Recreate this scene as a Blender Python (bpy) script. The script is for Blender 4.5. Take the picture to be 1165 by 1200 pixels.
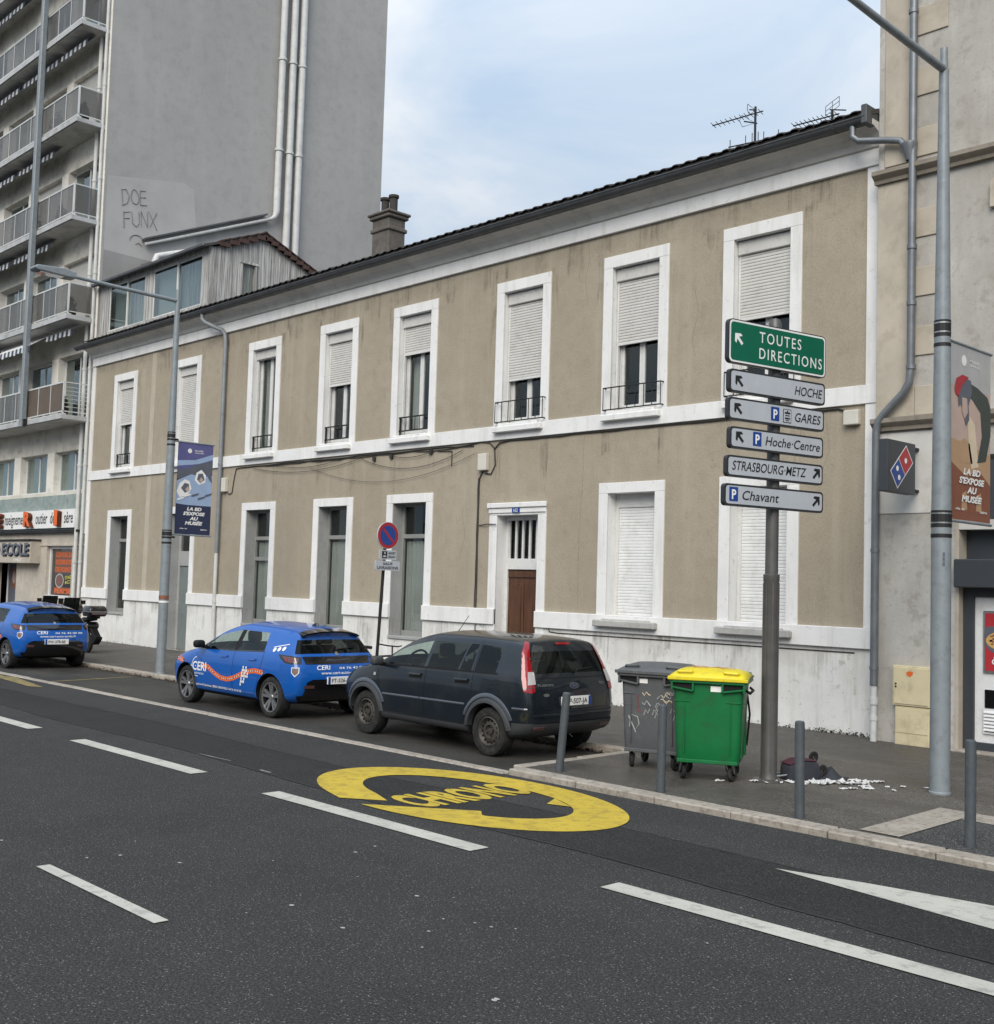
import bpy, bmesh, math, random
from mathutils import Vector, Matrix
from mathutils.bvhtree import BVHTree
random.seed(7)
R = math.radians
SC = bpy.context.scene
COL = SC.collection
for o in list(bpy.data.objects): bpy.data.objects.remove(o)

# ------------------------------------------------------------------ camera
CAM_H = 2.15
YAW, PITCH, ROLL = R(46.266), R(3.530), R(1.694)
fw = Vector((-math.sin(YAW) * math.cos(PITCH), math.cos(YAW) * math.cos(PITCH), math.sin(PITCH)))
rt = Vector((math.cos(YAW), math.sin(YAW), 0))
up = rt.cross(fw)
r2 = rt * math.cos(ROLL) + up * math.sin(ROLL)
u2 = up * math.cos(ROLL) - rt * math.sin(ROLL)
cd = bpy.data.cameras.new('camera'); cam = bpy.data.objects.new('camera', cd); COL.objects.link(cam)
cd.sensor_fit = 'VERTICAL'; cd.sensor_height = 24.0; cd.lens = 24.0 * 1360 / 1200
cd.clip_start = 0.05; cd.clip_end = 2000
M = Matrix((( r2.x, u2.x, -fw.x, 0), (r2.y, u2.y, -fw.y, 0), (r2.z, u2.z, -fw.z, CAM_H), (0, 0, 0, 1)))
cam.matrix_world = M
SC.camera = cam

# ------------------------------------------------------------------ world: overcast sky
SUN_EL, SUN_AZ = R(38), R(148)          # high soft sun behind the clouds, over the camera's side of the street
w = bpy.data.worlds.new('World'); SC.world = w; w.use_nodes = True
nt = w.node_tree; N = nt.nodes; L = nt.links
N.clear()
out = N.new('ShaderNodeOutputWorld')
sky = N.new('ShaderNodeTexSky'); sky.sky_type = 'NISHITA'; sky.sun_disc = False
sky.sun_elevation = SUN_EL; sky.sun_rotation = SUN_AZ
bg1 = N.new('ShaderNodeBackground'); bg1.inputs['Strength'].default_value = 0.05
L.new(sky.outputs[0], bg1.inputs['Color'])
tc = N.new('ShaderNodeTexCoord')
sep = N.new('ShaderNodeSeparateXYZ'); L.new(tc.outputs['Generated'], sep.inputs[0])
def wmath(op, a, b=None, clamp=False):
    m = N.new('ShaderNodeMath'); m.operation = op; m.use_clamp = clamp
    for i, v in enumerate((a, b)):
        if v is None: continue
        if isinstance(v, (int, float)): m.inputs[i].default_value = v
        else: L.new(v, m.inputs[i])
    return m.outputs[0]
zc = wmath('MAXIMUM', sep.outputs['Z'], 0.0)
den = wmath('ADD', zc, 0.28)
cx = wmath('DIVIDE', sep.outputs['X'], den); cy = wmath('DIVIDE', sep.outputs['Y'], den)
comb = N.new('ShaderNodeCombineXYZ'); L.new(cx, comb.inputs[0]); L.new(cy, comb.inputs[1])
n1 = N.new('ShaderNodeTexNoise'); n1.inputs['Scale'].default_value = 2.1; n1.inputs['Detail'].default_value = 8; n1.inputs['Roughness'].default_value = 0.56; n1.inputs['Distortion'].default_value = 0.5
L.new(comb.outputs[0], n1.inputs['Vector'])
ramp = N.new('ShaderNodeValToRGB'); L.new(n1.outputs['Fac'], ramp.inputs[0])
ramp.color_ramp.elements[0].position = 0.38; ramp.color_ramp.elements[0].color = (0.50, 0.63, 0.79, 1)
ramp.color_ramp.elements[1].position = 0.66; ramp.color_ramp.elements[1].color = (0.83, 0.865, 0.90, 1)
e_ = ramp.color_ramp.elements.new(0.52); e_.color = (0.64, 0.73, 0.84, 1)
# overcast luminance distribution: zenith brighter than horizon, all round
lum = wmath('MULTIPLY_ADD', zc, 0.60); nt.nodes[-1].inputs[2].default_value = 0.34
bg2 = N.new('ShaderNodeBackground'); L.new(ramp.outputs[0], bg2.inputs['Color']); L.new(lum, bg2.inputs['Strength'])
mixw = N.new('ShaderNodeMixShader'); mixw.inputs[0].default_value = 0.9
L.new(bg1.outputs[0], mixw.inputs[1]); L.new(bg2.outputs[0], mixw.inputs[2]); L.new(mixw.outputs[0], out.inputs['Surface'])
sd = bpy.data.lights.new('sun', 'SUN'); sd.energy = 1.5; sd.angle = R(40); sd.color = (1.0, 0.93, 0.83)
so = bpy.data.objects.new('sun', sd); COL.objects.link(so)
sdir = Vector((math.sin(SUN_AZ) * math.cos(SUN_EL), math.cos(SUN_AZ) * math.cos(SUN_EL), math.sin(SUN_EL)))
so.rotation_euler = sdir.to_track_quat('Z', 'Y').to_euler()
so.location = sdir * 60
vs = SC.view_settings
vs.view_transform = 'Standard'; vs.look = 'None'; vs.exposure = 1.0; vs.gamma = 1; vs.use_curve_mapping = False
SC.render.engine = 'CYCLES'

# ------------------------------------------------------------------ materials
MATS = {}
class NG:
    """small helper to wire a principled material"""
    def __init__(s, name):
        s.m = bpy.data.materials.new(name); s.m.use_nodes = True
        s.t = s.m.node_tree; s.N = s.t.nodes; s.L = s.t.links
        s.b = s.N['Principled BSDF']; s.out = s.N['Material Output']
        s._pos = None
    def pos(s):
        if s._pos is None:
            g = s.N.new('ShaderNodeNewGeometry'); s._pos = g.outputs['Position']
        return s._pos
    def mapped(s, scale):
        mp = s.N.new('ShaderNodeMapping'); s.L.new(s.pos(), mp.inputs[0]); mp.inputs['Scale'].default_value = scale
        return mp.outputs[0]
    def noise(s, scale, detail=4, rough=0.55, stretch=None, dist=0):
        n = s.N.new('ShaderNodeTexNoise'); n.inputs['Scale'].default_value = scale; n.inputs['Detail'].default_value = detail
        n.inputs['Roughness'].default_value = rough; n.inputs['Distortion'].default_value = dist
        s.L.new(s.mapped(stretch) if stretch else s.pos(), n.inputs['Vector'])
        return n.outputs['Fac']
    def voro(s, scale, feature='F1'):
        n = s.N.new('ShaderNodeTexVoronoi'); n.inputs['Scale'].default_value = scale; n.feature = feature
        s.L.new(s.pos(), n.inputs['Vector']); return n
    def ramp(s, fac, p0, p1, c0=(0, 0, 0, 1), c1=(1, 1, 1, 1)):
        r = s.N.new('ShaderNodeValToRGB'); s.L.new(fac, r.inputs[0])
        r.color_ramp.elements[0].position = p0; r.color_ramp.elements[1].position = p1
        r.color_ramp.elements[0].color = c0; r.color_ramp.elements[1].color = c1
        return r.outputs[0]
    def mix(s, fac, a, b, mode='MIX'):
        m = s.N.new('ShaderNodeMix'); m.data_type = 'RGBA'; m.blend_type = mode
        for i, v in ((0, fac), (6, a), (7, b)):
            if isinstance(v, (int, float)): m.inputs[i].default_value = v
            elif isinstance(v, (tuple, list)): m.inputs[i].default_value = (*v[:3], 1)
            else: s.L.new(v, m.inputs[i])
        return m.outputs[2]
    def mul(s, a, k):
        m = s.N.new('ShaderNodeMath'); m.operation = 'MULTIPLY'; s.L.new(a, m.inputs[0])
        if isinstance(k, (int, float)): m.inputs[1].default_value = k
        else: s.L.new(k, m.inputs[1])
        return m.outputs[0]
    def color(s, c):
        if isinstance(c, tuple): s.b.inputs['Base Color'].default_value = (*c[:3], 1)
        else: s.L.new(c, s.b.inputs['Base Color'])
    def bump(s, fac, strength=0.3, dist=0.01):
        b = s.N.new('ShaderNodeBump'); b.inputs['Strength'].default_value = strength; b.inputs['Distance'].default_value = dist
        s.L.new(fac, b.inputs['Height']); s.L.new(b.outputs[0], s.b.inputs['Normal'])
    def set(s, **k):
        for n, v in k.items():
            s.b.inputs[n.replace('_', ' ')].default_value = v
        return s
def simple(name, c, rough=0.6, metal=0.0, var=0.12, scale=3.0, bump=0.0, bscale=60, dirt=None, coat=0.0, spec=None):
    """plain paint / plastic / metal with soft tone variation and optional dirt stains"""
    g = NG(name)
    n = g.noise(scale, 5, 0.6)
    dark = tuple(x * (1 - var) for x in c); lite = tuple(min(1, x * (1 + var * 0.6)) for x in c)
    col = g.mix(g.ramp(n, 0.3, 0.7), dark, lite)
    if dirt:
        dcol, amt, ds = dirt
        d = g.ramp(g.noise(ds, 8, 0.7), 0.50, 0.63)
        col = g.mix(g.mul(d, amt), col, dcol)
    g.color(col)
    g.set(Roughness=rough, Metallic=metal)
    if coat: g.set(Coat_Weight=coat, Coat_Roughness=0.04)
    if spec is not None: g.set(Specular_IOR_Level=spec)
    if bump: g.bump(g.noise(bscale, 3, 0.6), bump, 0.004)
    MATS[name] = g.m
    return g.m

def make_materials():
    # beige render
    g = NG('beige_render')
    a = g.noise(0.55, 6, 0.6); b = g.noise(5, 5, 0.6); f = g.noise(140, 3, 0.7)
    col = g.mix(g.ramp(a, 0.3, 0.72), (0.345, 0.300, 0.232), (0.425, 0.374, 0.297))
    col = g.mix(g.mul(g.ramp(b, 0.45, 0.62), 0.30), col, (0.29, 0.248, 0.185))
    mid = g.noise(34, 4, 0.75)
    col = g.mix(g.mul(g.ramp(mid, 0.50, 0.62), 0.42), col, (0.24, 0.205, 0.155)); col = g.mix(g.mul(g.ramp(mid, 0.38, 0.48, (1, 1, 1, 1), (0, 0, 0, 1)), 0.35), col, (0.47, 0.42, 0.335))
    col = g.mix(g.mul(g.ramp(f, 0.42, 0.6), 0.35), col, (0.25, 0.215, 0.16))
    st = g.noise(1.0, 5, 0.6, (2.6, 1, 0.14))
    col = g.mix(g.mul(g.ramp(st, 0.53, 0.66), 0.28), col, (0.46, 0.41, 0.325))
    sp = g.noise(3.1, 8, 0.7)
    col = g.mix(g.mul(g.ramp(sp, 0.58, 0.66), 0.35), col, (0.24, 0.205, 0.155))
    g.color(col); g.set(Roughness=0.95, Specular_IOR_Level=0.15); g.bump(f, 0.55, 0.006); MATS['beige_render'] = g.m
    # white painted stone trim
    g = NG('white_trim')
    a = g.noise(1.5, 6, 0.65); b = g.noise(9, 6, 0.7); st = g.noise(1.0, 6, 0.65, (5, 5, 0.5))
    col = g.mix(g.ramp(a, 0.3, 0.7), (0.70, 0.70, 0.69), (0.80, 0.80, 0.79))
    col = g.mix(g.mul(g.ramp(st, 0.52, 0.66), 0.36), col, (0.50, 0.485, 0.45))
    col = g.mix(g.mul(g.ramp(b, 0.60, 0.68), 0.45), col, (0.40, 0.375, 0.33)); c = g.noise(28, 5, 0.75); col = g.mix(g.mul(g.ramp(c, 0.63, 0.68), 0.4), col, (0.30, 0.28, 0.25))
    g.color(col); g.set(Roughness=0.85, Specular_IOR_Level=0.2); g.bump(g.noise(45, 4, 0.6), 0.25, 0.005); MATS['white_trim'] = g.m
    # plinth: dirty white
    g = NG('plinth_white')
    a = g.noise(1.1, 7, 0.65); b = g.noise(6.5, 8, 0.72); st = g.noise(1.0, 7, 0.7, (3.5, 3.5, 0.45)); c = g.noise(16, 6, 0.75)
    col = g.mix(g.ramp(a, 0.3, 0.7), (0.64, 0.64, 0.62), (0.78, 0.775, 0.755))
    col = g.mix(g.mul(g.ramp(st, 0.50, 0.66), 0.5), col, (0.45, 0.435, 0.40))
    col = g.mix(g.mul(g.ramp(b, 0.585, 0.66), 0.55), col, (0.36, 0.335, 0.29))
    col = g.mix(g.mul(g.ramp(c, 0.63, 0.68), 0.6), col, (0.24, 0.225, 0.20)); bl = g.noise(0.75, 4, 0.5, (1, 1, 1.6)); col = g.mix(g.mul(g.ramp(bl, 0.54, 0.66), 0.35), col, (0.50, 0.48, 0.43))
    g.color(col); g.set(Roughness=0.9, Specular_IOR_Level=0.2); g.bump(g.noise(30, 6, 0.65), 0.4, 0.008); MATS['plinth_white'] = g.m
    # asphalt
    def asphalt(name, c0, c1, speck=0.5, rough=0.85, sp=(0.30, 0.30, 0.29), damp=0.0):
        g = NG(name)
        a = g.noise(0.35, 6, 0.6, (0.12, 1.6, 1)); b = g.noise(2.5, 5, 0.6); f = g.noise(210, 2, 0.5); v = g.voro(95)
        col = g.mix(g.ramp(a, 0.3, 0.7), c0, c1)
        col = g.mix(g.mul(g.ramp(b, 0.44, 0.62), 0.20), col, tuple(x * 0.68 for x in c0))
        grain = g.noise(62, 5, 0.9)
        col = g.mix(g.mul(g.ramp(grain, 0.525, 0.62), 0.85), col, tuple(x * 2.6 for x in c1))
        col = g.mix(g.mul(g.ramp(grain, 0.40, 0.485, (1, 1, 1, 1), (0, 0, 0, 1)), 0.8), col, tuple(x * 0.28 for x in c0))
        big = g.noise(0.9, 4, 0.5); col = g.mix(g.mul(g.ramp(big, 0.50, 0.66), 0.16), col, tuple(x * 0.5 for x in c0))
        sc = g.N.new('ShaderNodeSeparateColor'); g.L.new(v.outputs['Color'], sc.inputs[0])
        k = g.mul(g.ramp(sc.outputs[0], 0.90, 0.97), g.ramp(v.outputs['Distance'], 0.25, 0.5, (1, 1, 1, 1), (0, 0, 0, 1)))
        col = g.mix(g.mul(k, speck), col, sp)
        g.color(col); g.set(Roughness=rough, Specular_IOR_Level=0.3 if damp else 0.12)
        if damp:
            d = g.ramp(g.noise(0.55, 7, 0.62, (0.7, 1.3, 1)), 0.45, 0.58)
            mm = g.N.new('ShaderNodeMapRange'); g.L.new(d, mm.inputs[0]); mm.inputs[3].default_value = rough; mm.inputs[4].default_value = rough - damp
            g.L.new(mm.outputs[0], g.b.inputs['Roughness'])
            g.color(g.mix(g.mul(d, 0.50), col, tuple(x * 0.52 for x in c0)))
        g.bump(g.mix(0.5, grain, v.outputs['Distance']), 0.8, 0.008)
        MATS[name] = g.m
    asphalt('road_asphalt', (0.037, 0.037, 0.037), (0.048, 0.048, 0.0475), 0.9)
    asphalt('patch_asphalt', (0.027, 0.0267, 0.0263), (0.033, 0.0327, 0.0322), 0.4, 0.75)
    asphalt('pavement_asphalt', (0.074, 0.067, 0.058), (0.122, 0.111, 0.097), 0.5, 0.72, (0.2, 0.19, 0.17), damp=0.28)
    asphalt('bay_asphalt', (0.030, 0.0285, 0.0255), (0.062, 0.058, 0.051), 0.5, 0.75, damp=0.2)  # damp tone, colour taken darker still to deepen the shade under the cars
    asphalt('gravel_asphalt', (0.05, 0.05, 0.05), (0.08, 0.08, 0.08), 1.0, 0.85, (0.4, 0.4, 0.38))
    # kerb stone
    g = NG('kerb_stone')
    a = g.noise(2.2, 6, 0.65); b = g.noise(14, 6, 0.7); f = g.noise(160, 2, 0.6)
    col = g.mix(g.ramp(a, 0.3, 0.7), (0.27, 0.235, 0.195), (0.44, 0.40, 0.345))
    col = g.mix(g.mul(g.ramp(b, 0.5, 0.62), 0.65), col, (0.15, 0.13, 0.105))
    col = g.mix(g.mul(g.ramp(f, 0.5, 0.7), 0.4), col, (0.20, 0.185, 0.165))
    g.color(col); g.set(Roughness=0.8); g.bump(b, 0.4, 0.008); MATS['kerb_stone'] = g.m
    # worn road paint
    def paint(name, c, wear, dark=(0.07, 0.07, 0.07)):
        g = NG(name)
        a = g.noise(7, 7, 0.7); f = g.noise(120, 3, 0.7); b = g.noise(1.5, 4)
        col = g.mix(g.ramp(b, 0.3, 0.7), tuple(x * 0.82 for x in c), c)
        col = g.mix(g.mul(g.ramp(f, 0.46, 0.60), 0.38), col, tuple(x * 0.55 for x in c))
        col = g.mix(g.mul(g.ramp(a, 0.55 - wear, 0.66 - wear), 0.45 + wear), col, dark); gr = g.noise(75, 5, 0.85); col = g.mix(g.mul(g.ramp(gr, 0.58, 0.64), 0.7), col, dark); lg = g.noise(1.0, 4, 0.6, (0.8, 7, 1)); col = g.mix(g.mul(g.ramp(lg, 0.54, 0.66), 0.3), col, tuple(x * 0.5 for x in c))
        g.color(col); g.set(Roughness=0.7); g.bump(f, 0.4, 0.004); MATS[name] = g.m
    paint('white_paint', (0.545, 0.535, 0.475), 0.03, (0.16, 0.16, 0.15))
    paint('yellow_paint', (0.60, 0.44, 0.04), 0.06, (0.24, 0.165, 0.03))
    paint('faded_yellow_paint', (0.36, 0.27, 0.07), 0.13)
    paint('faded_white_paint', (0.42, 0.40, 0.36), 0.12)
    # party wall grey
    g = NG('party_wall_grey')
    a = g.noise(0.25, 6, 0.6); b = g.noise(3, 6, 0.65); f = g.noise(60, 3, 0.6); st = g.noise(1.0, 5, 0.6, (1, 1.2, 0.1))
    col = g.mix(g.ramp(a, 0.3, 0.7), (0.315, 0.313, 0.307), (0.385, 0.382, 0.374))
    col = g.mix(g.mul(g.ramp(b, 0.48, 0.64), 0.25), col, (0.24, 0.238, 0.232)); sx = g.noise(14, 6, 0.75); col = g.mix(g.mul(g.ramp(sx, 0.54, 0.64), 0.25), col, (0.22, 0.218, 0.213))
    col = g.mix(g.mul(g.ramp(st, 0.52, 0.66), 0.3), col, (0.42, 0.415, 0.405))
    g.color(col); g.set(Roughness=0.92, Specular_IOR_Level=0.15); g.bump(f, 0.3, 0.01); MATS['party_wall_grey'] = g.m
    simple('party_wall_patch', (0.385, 0.383, 0.375), 0.9, var=0.10, scale=1.2, bump=0.3)
    simple('party_wall_stain', (0.27, 0.265, 0.26), 0.9, var=0.15, scale=1.2, bump=0.3)
    simple('tower_render', (0.64, 0.61, 0.54), 0.9, var=0.15, scale=0.8, bump=0.2, dirt=((0.22, 0.21, 0.19), 0.4, 2.5))
    simple('tower_pier', (0.76, 0.73, 0.665), 0.85, var=0.1, scale=1.5, dirt=((0.35, 0.33, 0.30), 0.4, 3))
    simple('slab_concrete', (0.52, 0.51, 0.48), 0.9, var=0.18, scale=1.1, bump=0.2, dirt=((0.16, 0.155, 0.15), 0.4, 2))
    simple('slab_edge', (0.44, 0.45, 0.455), 0.85, var=0.15, scale=2, dirt=((0.17, 0.17, 0.17), 0.4, 3))
    simple('shop_stone', (0.47, 0.425, 0.36), 0.85, var=0.16, scale=1.7, bump=0.2, dirt=((0.30, 0.27, 0.22), 0.45, 4))
    g = NG('green_marble')
    n = g.noise(2.2, 8, 0.7, dist=1.5)
    g.color(g.mix(g.ramp(n, 0.35, 0.7), (0.16, 0.215, 0.20), (0.34, 0.38, 0.36))); g.set(Roughness=0.4); MATS['green_marble'] = g.m
    # right-hand building
    g = NG('grey_render')
    a = g.noise(0.9, 7, 0.62); b = g.noise(5, 6, 0.65); f = g.noise(70, 4, 0.7); st = g.noise(1.0, 6, 0.65, (2.2, 1, 0.35))
    col = g.mix(g.ramp(a, 0.3, 0.7), (0.36, 0.34, 0.305), (0.52, 0.505, 0.475))
    col = g.mix(g.mul(g.ramp(st, 0.48, 0.64), 0.42), col, (0.33, 0.305, 0.265))
    col = g.mix(g.mul(g.ramp(b, 0.54, 0.64), 0.45), col, (0.27, 0.25, 0.215)); c = g.noise(22, 6, 0.75); col = g.mix(g.mul(g.ramp(c, 0.55, 0.65), 0.35), col, (0.25, 0.235, 0.21))
    g.color(col); g.set(Roughness=0.95, Specular_IOR_Level=0.1); g.bump(f, 0.5, 0.01); MATS['grey_render'] = g.m
    simple('quoin_stone', (0.46, 0.41, 0.335), 0.9, var=0.14, scale=1.6, bump=0.3, dirt=((0.30, 0.26, 0.20), 0.4, 3))
    simple('cornice_stone', (0.27, 0.235, 0.19), 0.9, var=0.2, scale=2.5, bump=0.3, dirt=((0.13, 0.115, 0.1), 0.5, 5))
    simple('lime_white', (0.60, 0.585, 0.55), 0.9, var=0.14, scale=1.2, dirt=((0.36, 0.34, 0.31), 0.4, 3))
    simple('zinc', (0.20, 0.215, 0.23), 0.5, 0.6, var=0.22, scale=4)
    simple('dark_zinc', (0.10, 0.105, 0.11), 0.55, 0.5, var=0.25, scale=3)
    simple('grey_paint_pipe', (0.22, 0.235, 0.25), 0.55, 0.1, var=0.15, scale=4)
    simple('white_pipe', (0.58, 0.585, 0.575), 0.6, var=0.12, scale=2, dirt=((0.38, 0.37, 0.36), 0.4, 5))
    simple('roof_tile', (0.055, 0.050, 0.048), 0.85, var=0.35, scale=5, bump=0.3)
    simple('red_tile', (0.065, 0.034, 0.028), 0.85, var=0.35, scale=5, bump=0.3)
    g = NG('weathered_boards')
    st = g.noise(1.0, 7, 0.75, (26, 26, 0.7)); st2 = g.noise(1.0, 5, 0.7, (11, 11, 0.4))
    col = g.mix(g.ramp(st, 0.42, 0.62), (0.20, 0.19, 0.18), (0.60, 0.60, 0.585))
    col = g.mix(g.mul(g.ramp(st2, 0.55, 0.75), 0.6), col, (0.15, 0.14, 0.13))
    g.color(col); g.set(Roughness=0.9); g.bump(st, 0.5, 0.006); MATS['weathered_boards'] = g.m
    simple('chimney_render', (0.125, 0.112, 0.098), 0.95, var=0.3, scale=5, bump=0.5, dirt=((0.08, 0.075, 0.07), 0.6, 6))
    simple('clay_pot', (0.045, 0.04, 0.037), 0.9, var=0.3, scale=6)
    # openings
    simple('shutter_grey', (0.56, 0.55, 0.52), 0.6, var=0.08, scale=3, dirt=((0.35, 0.34, 0.31), 0.4, 6))
    simple('shutter_white', (0.74, 0.745, 0.74), 0.5, var=0.08, scale=3, dirt=((0.52, 0.51, 0.48), 0.4, 5))
    simple('window_white', (0.66, 0.66, 0.645), 0.55, var=0.1, scale=4, dirt=((0.4, 0.39, 0.37), 0.4, 8))
    simple('reveal_grey', (0.34, 0.345, 0.34), 0.9, var=0.18, scale=2, bump=0.2, dirt=((0.22, 0.22, 0.21), 0.45, 4))
    simple('frame_grey', (0.26, 0.265, 0.255), 0.6, var=0.15, scale=4)
    simple('door_greygreen', (0.17, 0.20, 0.20), 0.5, var=0.12, scale=3)
    g = NG('brown_wood')
    st = g.noise(1.0, 6, 0.65, (26, 26, 1.6)); a = g.noise(3, 4)
    col = g.mix(g.ramp(st, 0.35, 0.7), (0.055, 0.022, 0.010), (0.125, 0.052, 0.024))
    g.color(g.mix(g.mul(g.ramp(a, 0.4, 0.7), 0.3), col, (0.05, 0.02, 0.01))); g.set(Roughness=0.45); g.bump(st, 0.2, 0.003); MATS['brown_wood'] = g.m
    simple('iron_black', (0.010, 0.010, 0.011), 0.6, 0.0, var=0.2)
    simple('moss', (0.03, 0.034, 0.018), 0.95, var=0.5, scale=30)
    simple('repair_render', (0.44, 0.395, 0.315), 0.95, var=0.1, scale=3, bump=0.4)
    simple('tar', (0.018, 0.018, 0.018), 0.6, var=0.3, scale=10)
    simple('cable_black', (0.03, 0.028, 0.026), 0.6, var=0.2)
    simple('box_ivory', (0.60, 0.58, 0.51), 0.55, var=0.08)
    simple('sill_concrete', (0.42, 0.415, 0.40), 0.9, var=0.15, scale=5, bump=0.3, dirt=((0.25, 0.245, 0.23), 0.5, 8))
    simple('curtain_pale', (0.46, 0.475, 0.455), 0.95, var=0.1, scale=2)
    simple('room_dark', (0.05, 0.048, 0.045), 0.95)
    def glass(name, tint, trans=0.35, rough=0.01, ior=1.75, graz=0.8):
        g = NG(name)
        tr = g.N.new('ShaderNodeBsdfTransparent'); tr.inputs[0].default_value = (*tint, 1)
        gl = g.N.new('ShaderNodeBsdfGlossy'); gl.inputs['Roughness'].default_value = rough; gl.inputs[0].default_value = (0.9, 0.95, 0.95, 1)
        df = g.N.new('ShaderNodeBsdfDiffuse'); df.inputs[0].default_value = (0.02, 0.025, 0.025, 1)
        lw = g.N.new('ShaderNodeLayerWeight'); lw.inputs[0].default_value = 0.5
        pw = g.N.new('ShaderNodeMath'); pw.operation = 'POWER'; g.L.new(lw.outputs['Facing'], pw.inputs[0]); pw.inputs[1].default_value = 4.0
        fr = g.N.new('ShaderNodeMath'); fr.operation = 'MULTIPLY_ADD'; g.L.new(pw.outputs[0], fr.inputs[0]); fr.inputs[1].default_value = graz; fr.inputs[2].default_value = ((ior - 1) / (ior + 1)) ** 2
        nb = g.N.new('ShaderNodeBump'); nb.inputs['Strength'].default_value = 0.06; nb.inputs['Distance'].default_value = 0.02
        g.L.new(g.noise(1.6, 2), nb.inputs['Height'])
        g.L.new(nb.outputs[0], gl.inputs['Normal'])
        m1 = g.N.new('ShaderNodeMixShader'); m1.inputs[0].default_value = trans
        g.L.new(df.outputs[0], m1.inputs[1]); g.L.new(tr.outputs[0], m1.inputs[2])
        m2 = g.N.new('ShaderNodeMixShader'); g.L.new(fr.outputs[0], m2.inputs[0]); g.L.new(m1.outputs[0], m2.inputs[1]); g.L.new(gl.outputs[0], m2.inputs[2])
        g.L.new(m2.outputs[0], g.out.inputs['Surface']); MATS[name] = g.m
    glass('window_glass', (0.90, 0.92, 0.91), 0.90, ior=1.5)
    glass('tower_glass', (0.80, 0.86, 0.86), 0.9, ior=1.9)
    glass('car_glass', (0.72, 0.80, 0.76), 0.98, ior=1.45, graz=0.5)
    glass('car_glass_dark', (0.10, 0.11, 0.11), 0.85, ior=1.40, graz=0.5)
    g = NG('balcony_glass')
    tr = g.N.new('ShaderNodeBsdfTransparent'); tr.inputs[0].default_value = (0.80, 0.80, 0.79, 1)
    df = g.N.new('ShaderNodeBsdfPrincipled'); df.inputs['Base Color'].default_value = (0.13, 0.125, 0.118, 1); df.inputs['Roughness'].default_value = 0.15
    m1 = g.N.new('ShaderNodeMixShader'); m1.inputs[0].default_value = 0.55
    g.L.new(tr.outputs[0], m1.inputs[1]); g.L.new(df.outputs[0], m1.inputs[2]); g.L.new(m1.outputs[0], g.out.inputs['Surface']); MATS['balcony_glass'] = g.m
    g = NG('rain_stain')               # thin wash of grime running down a wall
    st = g.noise(1.0, 6, 0.7, (16, 16, 0.9)); bl = g.noise(2.5, 4)
    k = g.mul(g.ramp(st, 0.42, 0.62), g.ramp(bl, 0.36, 0.62))
    tr = g.N.new('ShaderNodeBsdfTransparent'); df = g.N.new('ShaderNodeBsdfDiffuse'); df.inputs[0].default_value = (0.17, 0.15, 0.115, 1)
    mx = g.N.new('ShaderNodeMixShader'); g.L.new(g.mul(k, 0.34), mx.inputs[0]); g.L.new(tr.outputs[0], mx.inputs[1]); g.L.new(df.outputs[0], mx.inputs[2]); g.L.new(mx.outputs[0], g.out.inputs['Surface']); MATS['rain_stain'] = g.m
    simple('balcony_brown', (0.115, 0.085, 0.062), 0.6, var=0.2, scale=2)
    simple('rail_grey', (0.62, 0.63, 0.62), 0.5, 0.2, var=0.1)
    simple('awning_white', (0.60, 0.61, 0.61), 0.9, var=0.1)
    simple('awning_blue', (0.045, 0.055, 0.085), 0.9, var=0.2)
    # lettering / print
    for n, c, r in (('print_white', (0.78, 0.78, 0.77), 0.5), ('print_black', (0.012, 0.012, 0.013), 0.5), ('print_blue', (0.012, 0.05, 0.25), 0.4),
                    ('print_red', (0.36, 0.016, 0.028), 0.4), ('print_orange', (0.72, 0.13, 0.02), 0.5), ('print_grey', (0.4, 0.4, 0.4), 0.5),
                    ('print_yellow', (0.66, 0.62, 0.06), 0.5), ('print_poster_red', (0.42, 0.03, 0.04), 0.35), ('print_crust', (0.55, 0.34, 0.12), 0.5),
                    ('print_tan', (0.42, 0.27, 0.16), 0.6), ('print_cream', (0.62, 0.52, 0.38), 0.6), ('print_dark_green', (0.05, 0.06, 0.055), 0.6),
                    ('print_navy', (0.022, 0.030, 0.075), 0.5), ('print_violet', (0.10, 0.10, 0.25), 0.5), ('print_skyblue', (0.30, 0.40, 0.58), 0.5),
                    ('print_slate', (0.10, 0.11, 0.14), 0.5), ('print_rust', (0.22, 0.085, 0.05), 0.5), ('print_pink', (0.48, 0.36, 0.31), 0.5)):
        simple(n, c, r, var=0.08, scale=6)
    simple('sign_green', (0.0, 0.115, 0.062), 0.35, var=0.06, scale=5)
    simple('sign_white', (0.44, 0.47, 0.51), 0.35, var=0.06, scale=5)
    simple('sign_back', (0.025, 0.027, 0.030), 0.5)
    simple('sign_dark', (0.042, 0.048, 0.056), 0.45, var=0.1)
    simple('pole_grey', (0.235, 0.265, 0.285), 0.5, 0.15, var=0.1, scale=5, dirt=((0.14, 0.15, 0.15), 0.4, 9))
    simple('pole_brown_grey', (0.115, 0.112, 0.108), 0.45, 0.35, var=0.18, scale=6)
    simple('bollard_grey', (0.062, 0.073, 0.084), 0.5, var=0.12, scale=6, dirt=((0.12, 0.12, 0.12), 0.3, 14))
    simple('rubber', (0.012, 0.012, 0.012), 0.85, var=0.3, scale=20, dirt=((0.06, 0.057, 0.05), 0.4, 10))
    simple('black_plastic', (0.008, 0.008, 0.009), 0.6, var=0.2, spec=0.25)
    simple('grey_plastic_trim', (0.042, 0.045, 0.049), 0.6, var=0.15, scale=8)
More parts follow.
